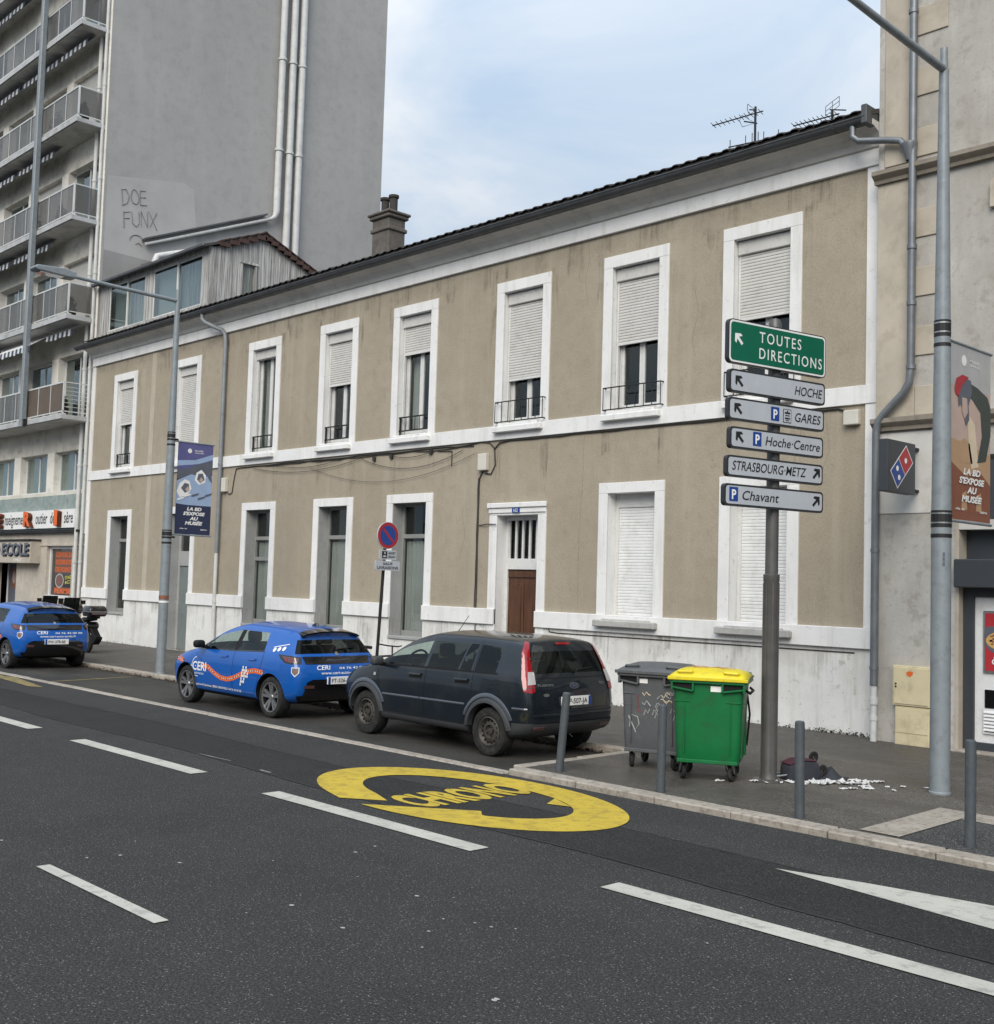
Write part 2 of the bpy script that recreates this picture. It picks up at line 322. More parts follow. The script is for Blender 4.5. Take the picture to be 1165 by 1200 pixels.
    simple('bin_green', (0.0, 0.135, 0.036), 0.42, var=0.12, scale=4, dirt=((0.02, 0.07, 0.03), 0.45, 6))
    simple('bin_yellow', (0.72, 0.58, 0.012), 0.42, var=0.10, scale=4, dirt=((0.35, 0.28, 0.05), 0.4, 8))
    simple('bin_grey', (0.085, 0.090, 0.098), 0.5, var=0.12, scale=4, dirt=((0.13, 0.13, 0.13), 0.35, 7))
    simple('steel', (0.42, 0.43, 0.43), 0.35, 0.9, var=0.15)
    simple('steel_wheel', (0.085, 0.077, 0.068), 0.55, 0.5, var=0.35, scale=22)
    simple('alloy', (0.38, 0.385, 0.39), 0.3, 0.8, var=0.1)
    simple('cabinet_cream', (0.62, 0.54, 0.35), 0.55, var=0.08, scale=3, dirt=((0.38, 0.32, 0.2), 0.5, 4))
    simple('cloth_dark', (0.03, 0.032, 0.042), 0.95, var=0.3)
    simple('cloth_maroon', (0.055, 0.012, 0.022), 0.9, var=0.2)
    simple('paper', (0.55, 0.55, 0.55), 0.9, var=0.1)
    simple('leaf_litter', (0.07, 0.042, 0.024), 0.95, var=0.5, scale=30)
    simple('plant_green', (0.045, 0.085, 0.028), 0.8, var=0.3, scale=10)
    simple('hivis', (0.45, 0.60, 0.03), 0.8)
    simple('seat_cloth', (0.028, 0.028, 0.030), 0.95)
    def carpaint(name, c, coat=1.0, metal=0.35, rough=0.38):
        g = NG(name)
        f = g.noise(900, 1); d = g.noise(2.2, 5)
        col = g.mix(g.mul(g.ramp(f, 0.4, 0.7), 0.25), c, tuple(min(1, x * 1.5 + 0.004) for x in c))
        col = g.mix(g.mul(g.ramp(d, 0.5, 0.75), 0.12), col, (0.12, 0.115, 0.105))
        g.color(col); g.set(Roughness=rough, Metallic=metal, Coat_Weight=coat, Coat_Roughness=0.03, Specular_IOR_Level=0.3); MATS[name] = g.m
    carpaint('paint_blue', (0.001, 0.082, 0.36), metal=0.0, coat=0.8)
    carpaint('paint_slate', (0.0055, 0.0095, 0.0145), metal=0.0, coat=0.7, rough=0.3)
    carpaint('paint_slate_highlight', (0.06, 0.07, 0.088), metal=0.3)  # paler slate: paints highlights into the arch flares and side mouldings
    g = NG('lamp_red'); g.color((0.26, 0.006, 0.010)); g.set(Roughness=0.12, Coat_Weight=0.6); MATS['lamp_red'] = g.m
    g = NG('lamp_clear'); g.color((0.42, 0.40, 0.40)); g.set(Roughness=0.12, Coat_Weight=0.6); MATS['lamp_clear'] = g.m
    g = NG('lamp_smoke'); g.color((0.085, 0.04, 0.04)); g.set(Roughness=0.08, Coat_Weight=1.0); MATS['lamp_smoke'] = g.m
    g = NG('gloss_black'); g.color((0.008, 0.008, 0.009)); g.set(Roughness=0.12, Coat_Weight=0.6); MATS['gloss_black'] = g.m
    simple('spray_grey', (0.22, 0.22, 0.22), 0.9, var=0.3, scale=8)
make_materials()

# ------------------------------------------------------------------ mesh helpers
OFF = {}                      # object name -> world offset its mesh coordinates are written relative to
def prop(o, label=None, cat=None, group=None, kind=None):
    if label: o['label'] = label
    if cat: o['category'] = cat
    if group: o['group'] = group
    if kind: o['kind'] = kind
    return o
def thing(name, label, cat, loc=(0, 0, 0), rotz=0.0, group=None, local=False, kind=None):
    o = bpy.data.objects.new(name, None); COL.objects.link(o)
    o.empty_display_size = 0.2; o.location = loc; o.rotation_euler = (0, 0, rotz)
    OFF[o.name] = Vector((0, 0, 0)) if local else Vector(loc)
    return prop(o, label, cat, group, kind)
class MB:
    def __init__(s): s.v = []; s.f = []; s.mi = []; s.cur = 0
    def add(s, vs, fs):
        n = len(s.v); s.v += [tuple(v) for v in vs]
        for f in fs: s.f.append([i + n for i in f]); s.mi.append(s.cur)
        return s
    def box(s, x0, x1, y0, y1, z0, z1):
        if x0 > x1: x0, x1 = x1, x0
        if y0 > y1: y0, y1 = y1, y0
        if z0 > z1: z0, z1 = z1, z0
        return s.add([(x0, y0, z0), (x1, y0, z0), (x1, y1, z0), (x0, y1, z0), (x0, y0, z1), (x1, y0, z1), (x1, y1, z1), (x0, y1, z1)],
                     [(0, 3, 2, 1), (4, 5, 6, 7), (0, 1, 5, 4), (1, 2, 6, 5), (2, 3, 7, 6), (3, 0, 4, 7)])
    def quad(s, a, b, c, d): return s.add([a, b, c, d], [(0, 1, 2, 3)])
    def prism(s, poly, axis, a, b):
        """extrude a 2D polygon along an axis; 2D coords are the remaining axes in xyz order"""
        def P(p, t):
            return {0: (t, p[0], p[1]), 1: (p[0], t, p[1]), 2: (p[0], p[1], t)}[axis]
        n = len(poly)
        vs = [P(p, a) for p in poly] + [P(p, b) for p in poly]
        fs = [list(range(n))[::-1], list(range(n, 2 * n))] + [(i, (i + 1) % n, n + (i + 1) % n, n + i) for i in range(n)]
        return s.add(vs, fs)
    def cyl(s, p0, p1, r0, r1=None, n=16, caps=True):
        r1 = r0 if r1 is None else r1
        p0 = Vector(p0); p1 = Vector(p1); d = (p1 - p0).normalized()
        a = d.orthogonal().normalized(); b = d.cross(a)
        vs = []
        for p, r in ((p0, r0), (p1, r1)):
            for i in range(n):
                t = 2 * math.pi * i / n; vs.append(p + (a * math.cos(t) + b * math.sin(t)) * r)
        fs = [(i, (i + 1) % n, n + (i + 1) % n, n + i) for i in range(n)]
        if caps: fs += [list(range(n))[::-1], list(range(n, 2 * n))]
        return s.add(vs, fs)
    def tube(s, pts, r, n=8, closed=False):
        pts = [Vector(p) for p in pts]; m = len(pts); rings = []
        prev = None
        for i, p in enumerate(pts):
            if closed: d = pts[(i + 1) % m] - pts[i - 1]
            else: d = pts[min(i + 1, m - 1)] - pts[max(i - 1, 0)]
            d.normalize()
            if prev is None: a = d.orthogonal().normalized()
            else:
                a = prev - d * prev.dot(d)
                a = a.normalized() if a.length > 1e-6 else d.orthogonal().normalized()
            prev = a; b = d.cross(a); rr = r[i] if isinstance(r, (list, tuple)) else r
            rings.append([p + (a * math.cos(2 * math.pi * k / n) + b * math.sin(2 * math.pi * k / n)) * rr for k in range(n)])
        vs = [v for rg in rings for v in rg]; fs = []
        for i in range(m if closed else m - 1):
            j = (i + 1) % m
            for k in range(n): fs.append((i * n + k, i * n + (k + 1) % n, j * n + (k + 1) % n, j * n + k))
        if not closed: fs += [list(range(n))[::-1], [(m - 1) * n + k for k in range(n)]]
        return s.add(vs, fs)
    def lathe(s, prof, c, axis, n=32, arc=None):
        """prof: (r, t) pairs; t along axis vector from centre c"""
        c = Vector(c); d = Vector(axis).normalized(); a = d.orthogonal().normalized(); b = d.cross(a)
        m = len(prof); vs = []
        for i in range(n):
            t = 2 * math.pi * i / n
            for r, q in prof: vs.append(c + (a * math.cos(t) + b * math.sin(t)) * r + d * q)
        fs = []
        for i in range(n):
            j = (i + 1) % n
            for k in range(m - 1): fs.append((i * m + k, j * m + k, j * m + k + 1, i * m + k + 1))
        return s.add(vs, fs)
    def build(s, name, mat, parent=None, smooth=False, bevel=0.0, kind=None, label=None, raw=False, seg=1):
        off = Vector((0, 0, 0))
        if parent is not None: off = OFF.get(parent.name, off)
        me = bpy.data.meshes.new(name)
        me.from_pydata([tuple(Vector(v) - off) for v in s.v], [], s.f)
        ms = mat if isinstance(mat, (list, tuple)) else [mat]
        for m in ms: me.materials.append(MATS[m])
        if len(ms) > 1: me.polygons.foreach_set('material_index', s.mi)
        bm = bmesh.new(); bm.from_mesh(me); bmesh.ops.remove_doubles(bm, verts=bm.verts, dist=1e-5)
        bmesh.ops.recalc_face_normals(bm, faces=bm.faces)
        if bevel:
            es = [e for e in bm.edges if len(e.link_faces) == 2 and e.calc_face_angle(0) > R(30)]
            bmesh.ops.bevel(bm, geom=es, offset=bevel, segments=seg, affect='EDGES', profile=0.5)
        bm.to_mesh(me); bm.free()
        if smooth:
            me.polygons.foreach_set('use_smooth', [True] * len(me.polygons))
            try: me.set_sharp_from_angle(angle=R(38))
            except Exception: pass
        me.update()
        o = bpy.data.objects.new(name, me); COL.objects.link(o)
        if parent is not None: o.parent = parent
        OFF[o.name] = off
        return prop(o, label, None, None, kind)
def copy_piece(o, delta, parent=None):
    c = o.copy(); COL.objects.link(c); c.location = o.location + Vector(delta)
    if parent is not None: c.parent = parent
    OFF[c.name] = OFF.get(o.name, Vector((0, 0, 0)))
    return c

# ------------------------------------------------------------------ lettering
_tc = {}
def text2d(s, bold=0.0, spacing=1.0, shear=0.0):
    """triangulated outline of a word in the built-in font, cap height scaled to 1, origin lower left; returns verts, faces, width"""
    key = (s, bold, spacing, shear)
    if key in _tc: return _tc[key]
    c = bpy.data.curves.new('tmp_text', 'FONT'); c.body = s; c.size = 1.0; c.offset = bold; c.space_character = spacing; c.shear = shear
    c.resolution_u = 3
    o = bpy.data.objects.new('tmp_text', c); COL.objects.link(o)
    dg = bpy.context.evaluated_depsgraph_get(); dg.update()
    me = bpy.data.meshes.new_from_object(o.evaluated_get(dg))
    bm = bmesh.new(); bm.from_mesh(me); bmesh.ops.triangulate(bm, faces=bm.faces)
    vs = [v.co.copy() for v in bm.verts]; bm.verts.index_update()
    fs = [[v.index for v in f.verts] for f in bm.faces]; bm.free()
    bpy.data.objects.remove(o); bpy.data.curves.remove(c); bpy.data.meshes.remove(me)
    if not vs: return [], [], 0
    cap = 0.729
    x0 = min(v.x for v in vs); x1 = max(v.x for v in vs)
    res = ([((v.x - x0) / cap, v.y / cap) for v in vs], fs, (x1 - x0) / cap)
    _tc[key] = res
    return res
def fit_text(s, height, width=None, bold=0.0, shear=0.0, spacing=1.0):
    vs, fs, wd = text2d(s, bold, spacing, shear)
    sx = width / wd if width else height
    return [(x * sx, y * height) for x, y in vs], fs, wd * sx
class Plane2:
    """a flat frame in space: origin o, reading direction u, up v; n = u x v points at the reader"""
    def __init__(s, o, u, v):
        s.o = Vector(o); s.u = Vector(u).normalized(); s.v = Vector(v).normalized(); s.n = s.u.cross(s.v)
    def p(s, a, b, d=0.0): return s.o + s.u * a + s.v * b + s.n * d
def put_text(pl, s, a, b, height, mat, parent, width=None, d=0.003, bold=0.012, shear=0.0, spacing=1.0, align='l', name='lettering', skew=None):
    vs, fs, wd = fit_text(s, height, width, bold, shear, spacing)
    if align == 'c': a -= wd / 2
    if align == 'r': a -= wd
    m = MB(); m.add([pl.p(a + x, b + y + (skew * x if skew else 0), d) for x, y in vs], fs)
    return m.build(name, mat, parent)
def put_poly(pl, pts, mat, parent, d=0.002, name='print', mb=None):
    m = mb or MB(); m.add([pl.p(x, y, d) for x, y in pts], [list(range(len(pts)))])
    if mb is None: return m.build(name, mat, parent)
def ell(cx, cy, rx, ry, n=28, a0=0, a1=360):
    return [(cx + rx * math.cos(R(a0 + (a1 - a0) * i / n)), cy + ry * math.sin(R(a0 + (a1 - a0) * i / n))) for i in range(n if abs(a1 - a0) >= 360 else n + 1)]
def rrect(x0, x1, y0, y1, r, n=5):
    p = []
    for cx, cy, a in ((x1 - r, y1 - r, 0), (x0 + r, y1 - r, 90), (x0 + r, y0 + r, 180), (x1 - r, y0 + r, 270)):
        for i in range(n + 1): p.append((cx + r * math.cos(R(a + 90 * i / n)), cy + r * math.sin(R(a + 90 * i / n))))
    return p
# ================================================================== GROUND
def pave_z(y): return 0.05 + max(0.0, (y - 9.5)) * 0.0105
def ground():
    m = MB(); m.quad((-400, -300, -0.06), (400, -300, -0.06), (400, 400, -0.06), (-400, 400, -0.06))
    prop(m.build('ground', 'pavement_asphalt'), kind='structure', label='ground under the street and buildings')
    m = MB(); m.quad((-160, -24, 0), (60, -24, 0), (60, 9.33, 0), (-160, 9.33, 0))
    road = prop(m.build('road', 'road_asphalt'), kind='structure', label='grey asphalt road with repaired strips')
    # repaired strips
    def strip(pts_top, pts_bot, z, mat, name):
        m = MB(); n = len(pts_top)
        for i in range(n - 1): m.quad((*pts_bot[i], z), (*pts_bot[i + 1], z), (*pts_top[i + 1], z), (*pts_top[i], z))
        return m.build(name, mat, road)
    xs = [-60 + i * 0.8 for i in range(80)]
    rr = random.Random(3)
    strip([(x, 8.12 + 0.05 * math.sin(x * 0.7) + rr.uniform(-.02, .02) - 0.012 * (x + 8)) for x in xs], [(x, 7.12 + 0.06 * math.sin(x * 0.9 + 1) + rr.uniform(-.02, .02) - 0.012 * (x + 8)) for x in xs], 0.004, 'patch_asphalt', 'asphalt_patch')
    # tar seams along the repair and a few wandering cracks
    def seam(pts, w_, mat='tar', name='asphalt_seam', z=.0062):
        m = MB(); q = random.Random(len(pts))
        for i in range(len(pts) - 1):
            a, b = pts[i], pts[i + 1]; wa, wb = w_ * q.uniform(.5, 1.3), w_ * q.uniform(.5, 1.3)
            m.quad((a[0], a[1] - wa, z), (b[0], b[1] - wb, z), (b[0], b[1] + wb, z), (a[0], a[1] + wa, z))
        m.build(name, mat, road)
    xq = [-40 + i * .25 for i in range(170)]
    seam([(x, 7.12 + 0.06 * math.sin(x * 0.9 + 1) - 0.012 * (x + 8) + rr.uniform(-.012, .012)) for x in xq], .016)
    seam([(x, 8.12 + 0.05 * math.sin(x * 0.7) - 0.012 * (x + 8) + rr.uniform(-.012, .012)) for x in xq], .010)
    for x0, y0, n_ in ((-12.6, 7.25, 4), (-11.2, 7.18, 2)):
        seam([(x0 + k * .22, y0 + rr.uniform(-.02, .02)) for k in range(n_)], .012, 'faded_white_paint', 'old_paint_trace', .0066)
    # lane dashes (each one a sheet of paint)
    def dash(x0, x1, y0, y1, mat='white_paint', name='lane_marking', z=0.008, skew=0.0):
        m = MB(); n = 8
        for i in range(n):
            a = x0 + (x1 - x0) * i / n; b = x0 + (x1 - x0) * (i + 1) / n
            m.quad((a, y0, z), (b, y0, z), (b + skew, y1, z), (a + skew, y1, z))
        return m.build(name, mat, road)
    for x0 in (-27.7, -23.25, -18.82, -14.44, -9.98, -5.54):
        dash(x0, x0 + 3.06, 6.43, 6.64)
    dash(-1.1, 2.0, 6.43, 6.64)
    for x0, x1 in ((-8.44, -6.66), (-13.0, -11.2), (-17.6, -15.8)): dash(x0, x1, 3.56, 3.66)
    # white arrow body on the right
    m = MB(); m.add([(-5.08, 7.955, .008), (-3.3, 7.70, .008), (-1.2, 7.38, .008), (-1.2, 8.35, .008), (-3.5, 8.27, .008), (-4.4, 8.12, .008)], [(0, 1, 2, 3, 4, 5)])
    m.build('lane_arrow', 'white_paint', road)
    # faded yellow zigzag near the far car
    for x0 in (-29.5, -26.8, -24.1):
        m = MB()
        m.add([(x0, 8.98, .008), (x0 + 2.6, 8.74, .008), (x0 + 2.6, 8.92, .008), (x0, 9.20, .008)], [(0, 1, 2, 3)])
        m.add([(x0 + 2.6, 8.74, .0082), (x0 + 2.9, 8.90, .0082), (x0 + 0.6, 9.26, .0082), (x0 + 0.3, 9.12, .0082)], [(0, 1, 2, 3)])
        m.build('zigzag_marking', 'faded_yellow_paint', road)
    # the yellow oval with two chasing arrows
    C0 = (-8.78, 8.04)
    def E_(a, b, t): return (C0[0] + a * math.cos(R(t)), C0[1] + b * math.sin(R(t)))
    AO, BO, AI, BI = 1.96, 1.14, 1.36, 0.73
    def ringpoly(t0, t1, pre=(), post=()):
        n = 44; m = MB()
        for i in range(n):
            a = t0 + (t1 - t0) * i / n; b = t0 + (t1 - t0) * (i + 1) / n
            o0, o1, i0, i1 = E_(AO, BO, a), E_(AO, BO, b), E_(AI, BI, a), E_(AI, BI, b)
            m.quad((*i0, .008), (*o0, .008), (*o1, .008), (*i1, .008))
        for poly in pre + post:
            m.add([(x, y, .008) for x, y in poly], [list(range(len(poly)))])
        return m
    # left arc: from the upper right round the left to its arrow end at the lower left
    a_end = 244
    o = E_(AO, BO, a_end); i_ = E_(AI, BI, a_end)
    left = ringpoly(58, a_end, post=([i_, o, (-9.36, 6.93), (-8.97, 7.22)],))
    left.build('oval_marking', 'yellow_paint', road)
    # lower/right arc: thin tip at lower left, widening, round the right side
    o0 = E_(AO, BO, 300); i0 = E_(AI, BI, 312)
    arc = [E_(AO, BO, t) for t in range(264, 301, 4)]
    tipin = [(-8.06, 7.62), (-7.92, 7.50)]
    right = ringpoly(312, 418, pre=(arc + [E_(AO, BO, t) for t in (304, 308, 312)] + [i0] + tipin[::-1],))
    right.add([(*E_(AI, BI, 38), .0083), (-7.95, 8.40, .0083), (*E_(AI, BI, 60), .0083)], [(0, 1, 2)])
    right.build('oval_marking', 'yellow_paint', road)
    pl = Plane2((-8.52, 7.28, 0.0), (0.03, 1, 0), (-1, 0.03, 0))
    put_text(pl, 'CHRONO', 0, 0, 0.62, 'yellow_paint', road, width=1.50, d=0.009, bold=0.045, name='road_lettering')
    # specks of chewing gum and grit on the asphalt
    m = MB(); rr = random.Random(11)
    for _ in range(46):
        x = rr.uniform(-9.5, -1.5); y = rr.uniform(2.4, 6.0); s = rr.uniform(.006, .022); a = rr.uniform(0, 3)
        pts = [(x + s * rr.uniform(.6, 1.3) * math.cos(a + k * 1.05), y + s * rr.uniform(.4, 1) * math.sin(a + k * 1.05), .006) for k in range(6)]
        m.add(pts, [range(6)])
    m.build('road_specks', 'print_grey', road, kind='stuff')
    # parking bay
    m = MB(); m.quad((-160, 9.46, 0.0), (-9.62, 9.46, 0.0), (-9.62, 11.62, 0.0), (-160, 11.62, 0.0))
    bay = prop(m.build('parking_bay', 'bay_asphalt'), kind='structure', label='damp asphalt parking bay beside the kerb')
    for x in (-22.3,):
        m = MB(); m.add([(x, 9.5, .006), (x + .1, 9.5, .006), (x - .25, 11.3, .006), (x - .35, 11.3, .006)], [(0, 1, 2, 3)])
        m.build('bay_marking', 'faded_yellow_paint', bay)
    # pavement (two levels of cross fall)
    m = MB()
    def sheet(x0, x1, y0, y1, n=8):
        for i in range(n):
            a = y0 + (y1 - y0) * i / n; b = y0 + (y1 - y0) * (i + 1) / n
            m.quad((x0, a, pave_z(a)), (x1, a, pave_z(a)), (x1, b, pave_z(b)), (x0, b, pave_z(b)))
    sheet(-9.48, -4.92, 9.60, 16.2); sheet(-160, -9.48, 11.78, 16.2); sheet(-4.92, 60, 11.2, 16.2)
    pav = prop(m.build('pavement', 'pavement_asphalt'), kind='structure', label='damp brownish asphalt pavement in front of the houses')
    m = MB(); m.quad((-4.92, 9.60, pave_z(9.6)), (60, 9.60, pave_z(9.6)), (60, 11.2, pave_z(11.2)), (-4.92, 11.2, pave_z(11.2)))
    m.build('crossing_surface', 'gravel_asphalt', pav)
    m = MB(); m.quad((-5.30, 9.66, .0595), (-4.92, 9.66, .0595), (-4.92, 11.24, .0755), (-5.30, 11.24, .0755)); m.build('paving_strip', 'kerb_stone', pav)
    m = MB(); m.quad((-4.92, 10.86, .069), (60, 10.86, .069), (60, 11.24, .073), (-4.92, 11.24, .073)); m.build('paving_strip', 'kerb_stone', pav)
    # kerbs: stone by stone
    kerb = thing('kerb', None, None, (0, 9.5, 0), kind='structure'); kerb['label'] = 'line of pale granite kerb stones along the road'
    rr = random.Random(5)
    def stones(x0, x1, y0, y1, z0, z1, ln, slope=0.0):
        x = x0
        while x < x1 - 0.05:
            l_ = min(ln * rr.uniform(.92, 1.08), x1 - x)
            m = MB(); dz = rr.uniform(-.004, .004); dy = rr.uniform(-.006, .006)
            m.box(x + .006, x + l_ - .006, y0 + dy, y1 + dy, z0, z1 + dz)
            m.build('kerb_stone', 'kerb_stone', kerb, bevel=0.012)
            x += l_
    stones(-9.5, 6.0, 9.38, 9.61, -0.05, 0.055, 1.0)
    stones(-46, -9.5, 9.30, 9.47, -0.05, 0.012, 1.0)
    stones(-46, -9.64, 11.61, 11.79, -0.05, 0.085, 1.0)
    for k in range(2):
        m = MB(); m.box(-9.66, -9.48, 9.62 + k * 1.08, 9.62 + k * 1.08 + 1.06, -0.05, 0.058 + k * .008); m.build('kerb_stone', 'kerb_stone', kerb, bevel=0.012)
    # dead leaves along the kerb of the bay
    m = MB(); rr = random.Random(9)
    for _ in range(900):
        x = rr.uniform(-27, -9.8); y = 11.60 - abs(rr.gauss(0, .10)); s = rr.uniform(.015, .045); a = rr.uniform(0, 6.3); t = rr.uniform(-.6, .6)
        c, sn = math.cos(a) * s, math.sin(a) * s
        z = .006 + rr.uniform(0, .03)
        m.add([(x + c, y + sn, z + t * s), (x - sn * .6, y + c * .6, z), (x - c, y - sn, z - t * s * .3 + .008), (x + sn * .6, y - c * .6, z + .005)], [(0, 1, 2, 3)])
    prop(m.build('dead_leaves', 'leaf_litter'), label='brown dead leaves gathered along the bay kerb', cat='leaves', kind='stuff')
ground()

# ================================================================== HOUSE
YF = 15.5
UX = [-10.28, -12.85, -15.62, -18.855, -21.58, -24.69, -28.52, -32.17]
HX0, HX1 = -34.38, -8.20
def holes_wall(m, x0, x1, z0, z1, y, holes):
    xs = sorted({x0, x1} | {h[0] for h in holes} | {h[1] for h in holes}); zs = sorted({z0, z1} | {max(z0, h[2]) for h in holes} | {min(z1, h[3]) for h in holes})
    xs = [x for x in xs if x0 <= x <= x1]; zs = [z for z in zs if z0 <= z <= z1]
    for i in range(len(xs) - 1):
        for j in range(len(zs) - 1):
            cx, cz = (xs[i] + xs[i + 1]) / 2, (zs[j] + zs[j + 1]) / 2
            if any(h[0] < cx < h[1] and h[2] < cz < h[3] for h in holes): continue
            m.quad((xs[i], y, zs[j]), (xs[i + 1], y, zs[j]), (xs[i + 1], y, zs[j + 1]), (xs[i], y, zs[j + 1]))
def house():
    h = thing('town_house', 'long two-storey house in beige render with white window surrounds', 'house', (-21, YF, 0))
    UZ0, UZ1 = 5.22, 7.82
    uh = [(x - .525, x + .525, UZ0, UZ1) for x in UX]
    gh = []
    for i, x in enumerate(UX):
        if i < 2: gh.append((x - .525, x + .525, 1.58, 3.79))
        elif i == 2: gh.append((x - .55, x + .55, 0.05, 3.46))
        elif i == 6: gh.append((x - .55, x + .55, 0.05, 3.79))
        else: gh.append((x - .55, x + .55, 0.98, 3.79))
    m = MB(); holes_wall(m, HX0, HX1, 1.5, 8.6, YF, uh + gh)
    m.box(HX0, HX0 + .02, YF + .02, 24, 0, 9.0); m.box(HX1 - .02, HX1, YF + .02, 24, 0, 9.0); m.box(HX0, HX1, 24, 24.1, 0, 9.0)
    wall = m.build('wall', 'beige_render', h, label='beige rendered front wall')
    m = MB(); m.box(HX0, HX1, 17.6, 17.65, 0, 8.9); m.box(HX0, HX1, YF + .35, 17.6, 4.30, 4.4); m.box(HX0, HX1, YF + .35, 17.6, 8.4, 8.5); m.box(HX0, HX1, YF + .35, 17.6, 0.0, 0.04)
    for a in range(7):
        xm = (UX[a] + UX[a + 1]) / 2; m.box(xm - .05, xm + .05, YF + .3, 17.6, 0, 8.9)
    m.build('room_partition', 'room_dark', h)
    # plinth with openings, ends a little uneven at the ground
    m = MB(); holes_wall(m, HX0, HX1 + .02, -0.02, 1.40, YF - .015, [g for g in gh if g[2] < 1.3])
    m.build('plinth', 'plinth_white', h, label='dirty white painted plinth')
    # plinth band pieces between the openings
    cuts = sorted([(g[0], g[1]) for g in gh if g[2] < 1.3])
    x = HX0
    for a, b in cuts + [(HX1 + .03, None)]:
        mm = MB(); mm.box(x, a, YF - .07, YF + .01, 1.365, 1.665); mm.build('plinth_band', 'white_trim', h, bevel=.008)
        x = b
    # reveals
    for i, hh in enumerate(uh + gh):
        a, b, c, d = hh; gf = i >= 8; dep = .30 if gf else .24
        m = MB(); y0, y1 = YF - .03, YF + dep
        m.box(a - .03, a, y0 + .032, y1, c, d); m.box(b, b + .03, y0 + .032, y1, c, d); m.box(a - .03, b + .03, y0 + .032, y1, d, d + .03); m.box(a - .03, b + .03, y0 + .032, y1, c - .03, c)
        grey = gf and i not in (8, 9, 10)
        m.build('reveal', 'reveal_grey' if grey else 'white_trim', h)
    # surrounds: jambs and lintel as separate stones
    for i, hh in enumerate(uh + gh):
        a, b, c, d = hh; gf = i >= 8; w_ = .205 if i != 10 else .21
        zb = 5.21 if not gf else 1.665
        if i == 10: zb = 0.06
        top = d + (.21 if not gf else .185) + (.04 if i == 10 else 0)
        for xa, xb in ((a - w_, a), (b, b + w_)):
            m = MB(); m.box(xa, xb, YF - .03, YF + .012, zb, d); m.build('window_surround', 'white_trim', h, bevel=.006)
        m = MB(); m.box(a - w_, b + w_, YF - .031, YF + .012, d, top); m.build('window_surround', 'white_trim', h, bevel=.006)
    # string course in lengths, broken by nothing
    for k in range(9):
        xa = HX0 + (HX1 - HX0) * k / 9; xb = HX0 + (HX1 - HX0) * (k + 1) / 9
        m = MB(); m.box(xa + .001, xb - .001, YF - .045, YF + .01, 4.93, 5.207); m.build('string_course', 'white_trim', h, bevel=.006)
    for xa, xb in ((HX1 - .26, HX1), (HX0, HX0 + .17)):
        for za, zb in ((1.67, 4.925), (5.212, 8.445)):
            m = MB(); m.box(xa, xb, YF - .028, YF + .01, za, zb); m.build('corner_strip', 'white_trim', h)
    # cornice: two flat bands, then a cove up to the gutter
    m = MB(); m.box(HX0, HX1, YF - .06, YF + .05, 8.45, 8.70); m.build('frieze_band', 'white_trim', h, bevel=.006)
    prof = [(YF - .05, 8.705), (YF - .09, 8.72), (YF - .12, 8.80), (YF - .20, 8.88), (YF - .33, 8.93), (YF - .37, 8.94), (YF - .37, 9.02), (YF + .1, 9.02), (YF + .1, 8.705)]
    m = MB(); m.prism(prof, 0, HX0 - .05, HX1); m.build('cornice', 'lime_white', h)
    # gutter: half round with rolled lip, joints and brackets
    gy, gz, gr = YF - .44, 9.03, .095
    m = MB(); n = 10
    pr = [(gy + gr * math.cos(R(180 + 180 * k / n)), gz + gr * math.sin(R(180 + 180 * k / n))) for k in range(n + 1)]
    pr2 = [(gy + (gr - .012) * math.cos(R(180 + 180 * k / n)), gz + (gr - .012) * math.sin(R(180 + 180 * k / n))) for k in range(n + 1)][::-1]
    m.prism(pr + pr2, 0, HX0 - .35, HX1 - .05)
    m.tube([(HX0 - .35, gy - gr, gz), (HX1 - .05, gy - gr, gz)], .014, 8)
    g = m.build('gutter', 'dark_zinc', h, smooth=True)
    for k in range(13):
        xx = HX0 + 1 + k * 2.05
        m = MB(); m.prism([(gy + (gr + .008) * math.cos(R(180 + 18 * q)), gz + (gr + .008) * math.sin(R(180 + 18 * q))) for q in range(11)] + [(gy + (gr - .001) * math.cos(R(360 - 18 * q)), gz + (gr - .001) * math.sin(R(360 - 18 * q))) for q in range(11)], 0, xx, xx + .03)
        m.build('gutter_bracket', 'dark_zinc', g)
    # roof
    tz = math.tan(R(19)); ry0 = YF - .40; rz0 = 9.14
    ridge = 21.3; zr = rz0 + (ridge - ry0) * tz
    m = MB(); m.prism([(ry0, rz0 - .06), (ry0, rz0), (ridge, zr), (24.9, zr - (24.9 - ridge) * tz), (24.9, zr - (24.9 - ridge) * tz - .08), (ridge, zr - .08)], 0, HX0, HX1)
    roof = m.build('roof', 'roof_tile', h, label='dark tiled roof behind the gutter')
    m = MB()                       # one roman tile: a barrel and a flat pan
    tw, tl = .25, .38
    pr = [(0, 0), (.02, .012), (.10, .012)] + [(.175 - .065 * math.cos(R(180 * k / 6)), .012 + .022 * math.sin(R(180 * k / 6))) for k in range(7)] + [(.245, .012)]
    vs = []; n = len(pr)
    for yy, zz in ((0, 0), (tl, tl * tz)):
        for a, b in pr: vs.append((HX0 + a, ry0 - .05 + yy, rz0 + .005 + b + zz))
    for a, b in pr: vs.append((HX0 + a, ry0 - .05, rz0 - .012 + b))
    m.add(vs, [(i, i + 1, n + i + 1, n + i) for i in range(n - 1)] + [(2 * n + i, 2 * n + i + 1, i + 1, i) for i in range(n - 1)])
    t0 = m.build('roof_tile', 'roof_tile', roof)
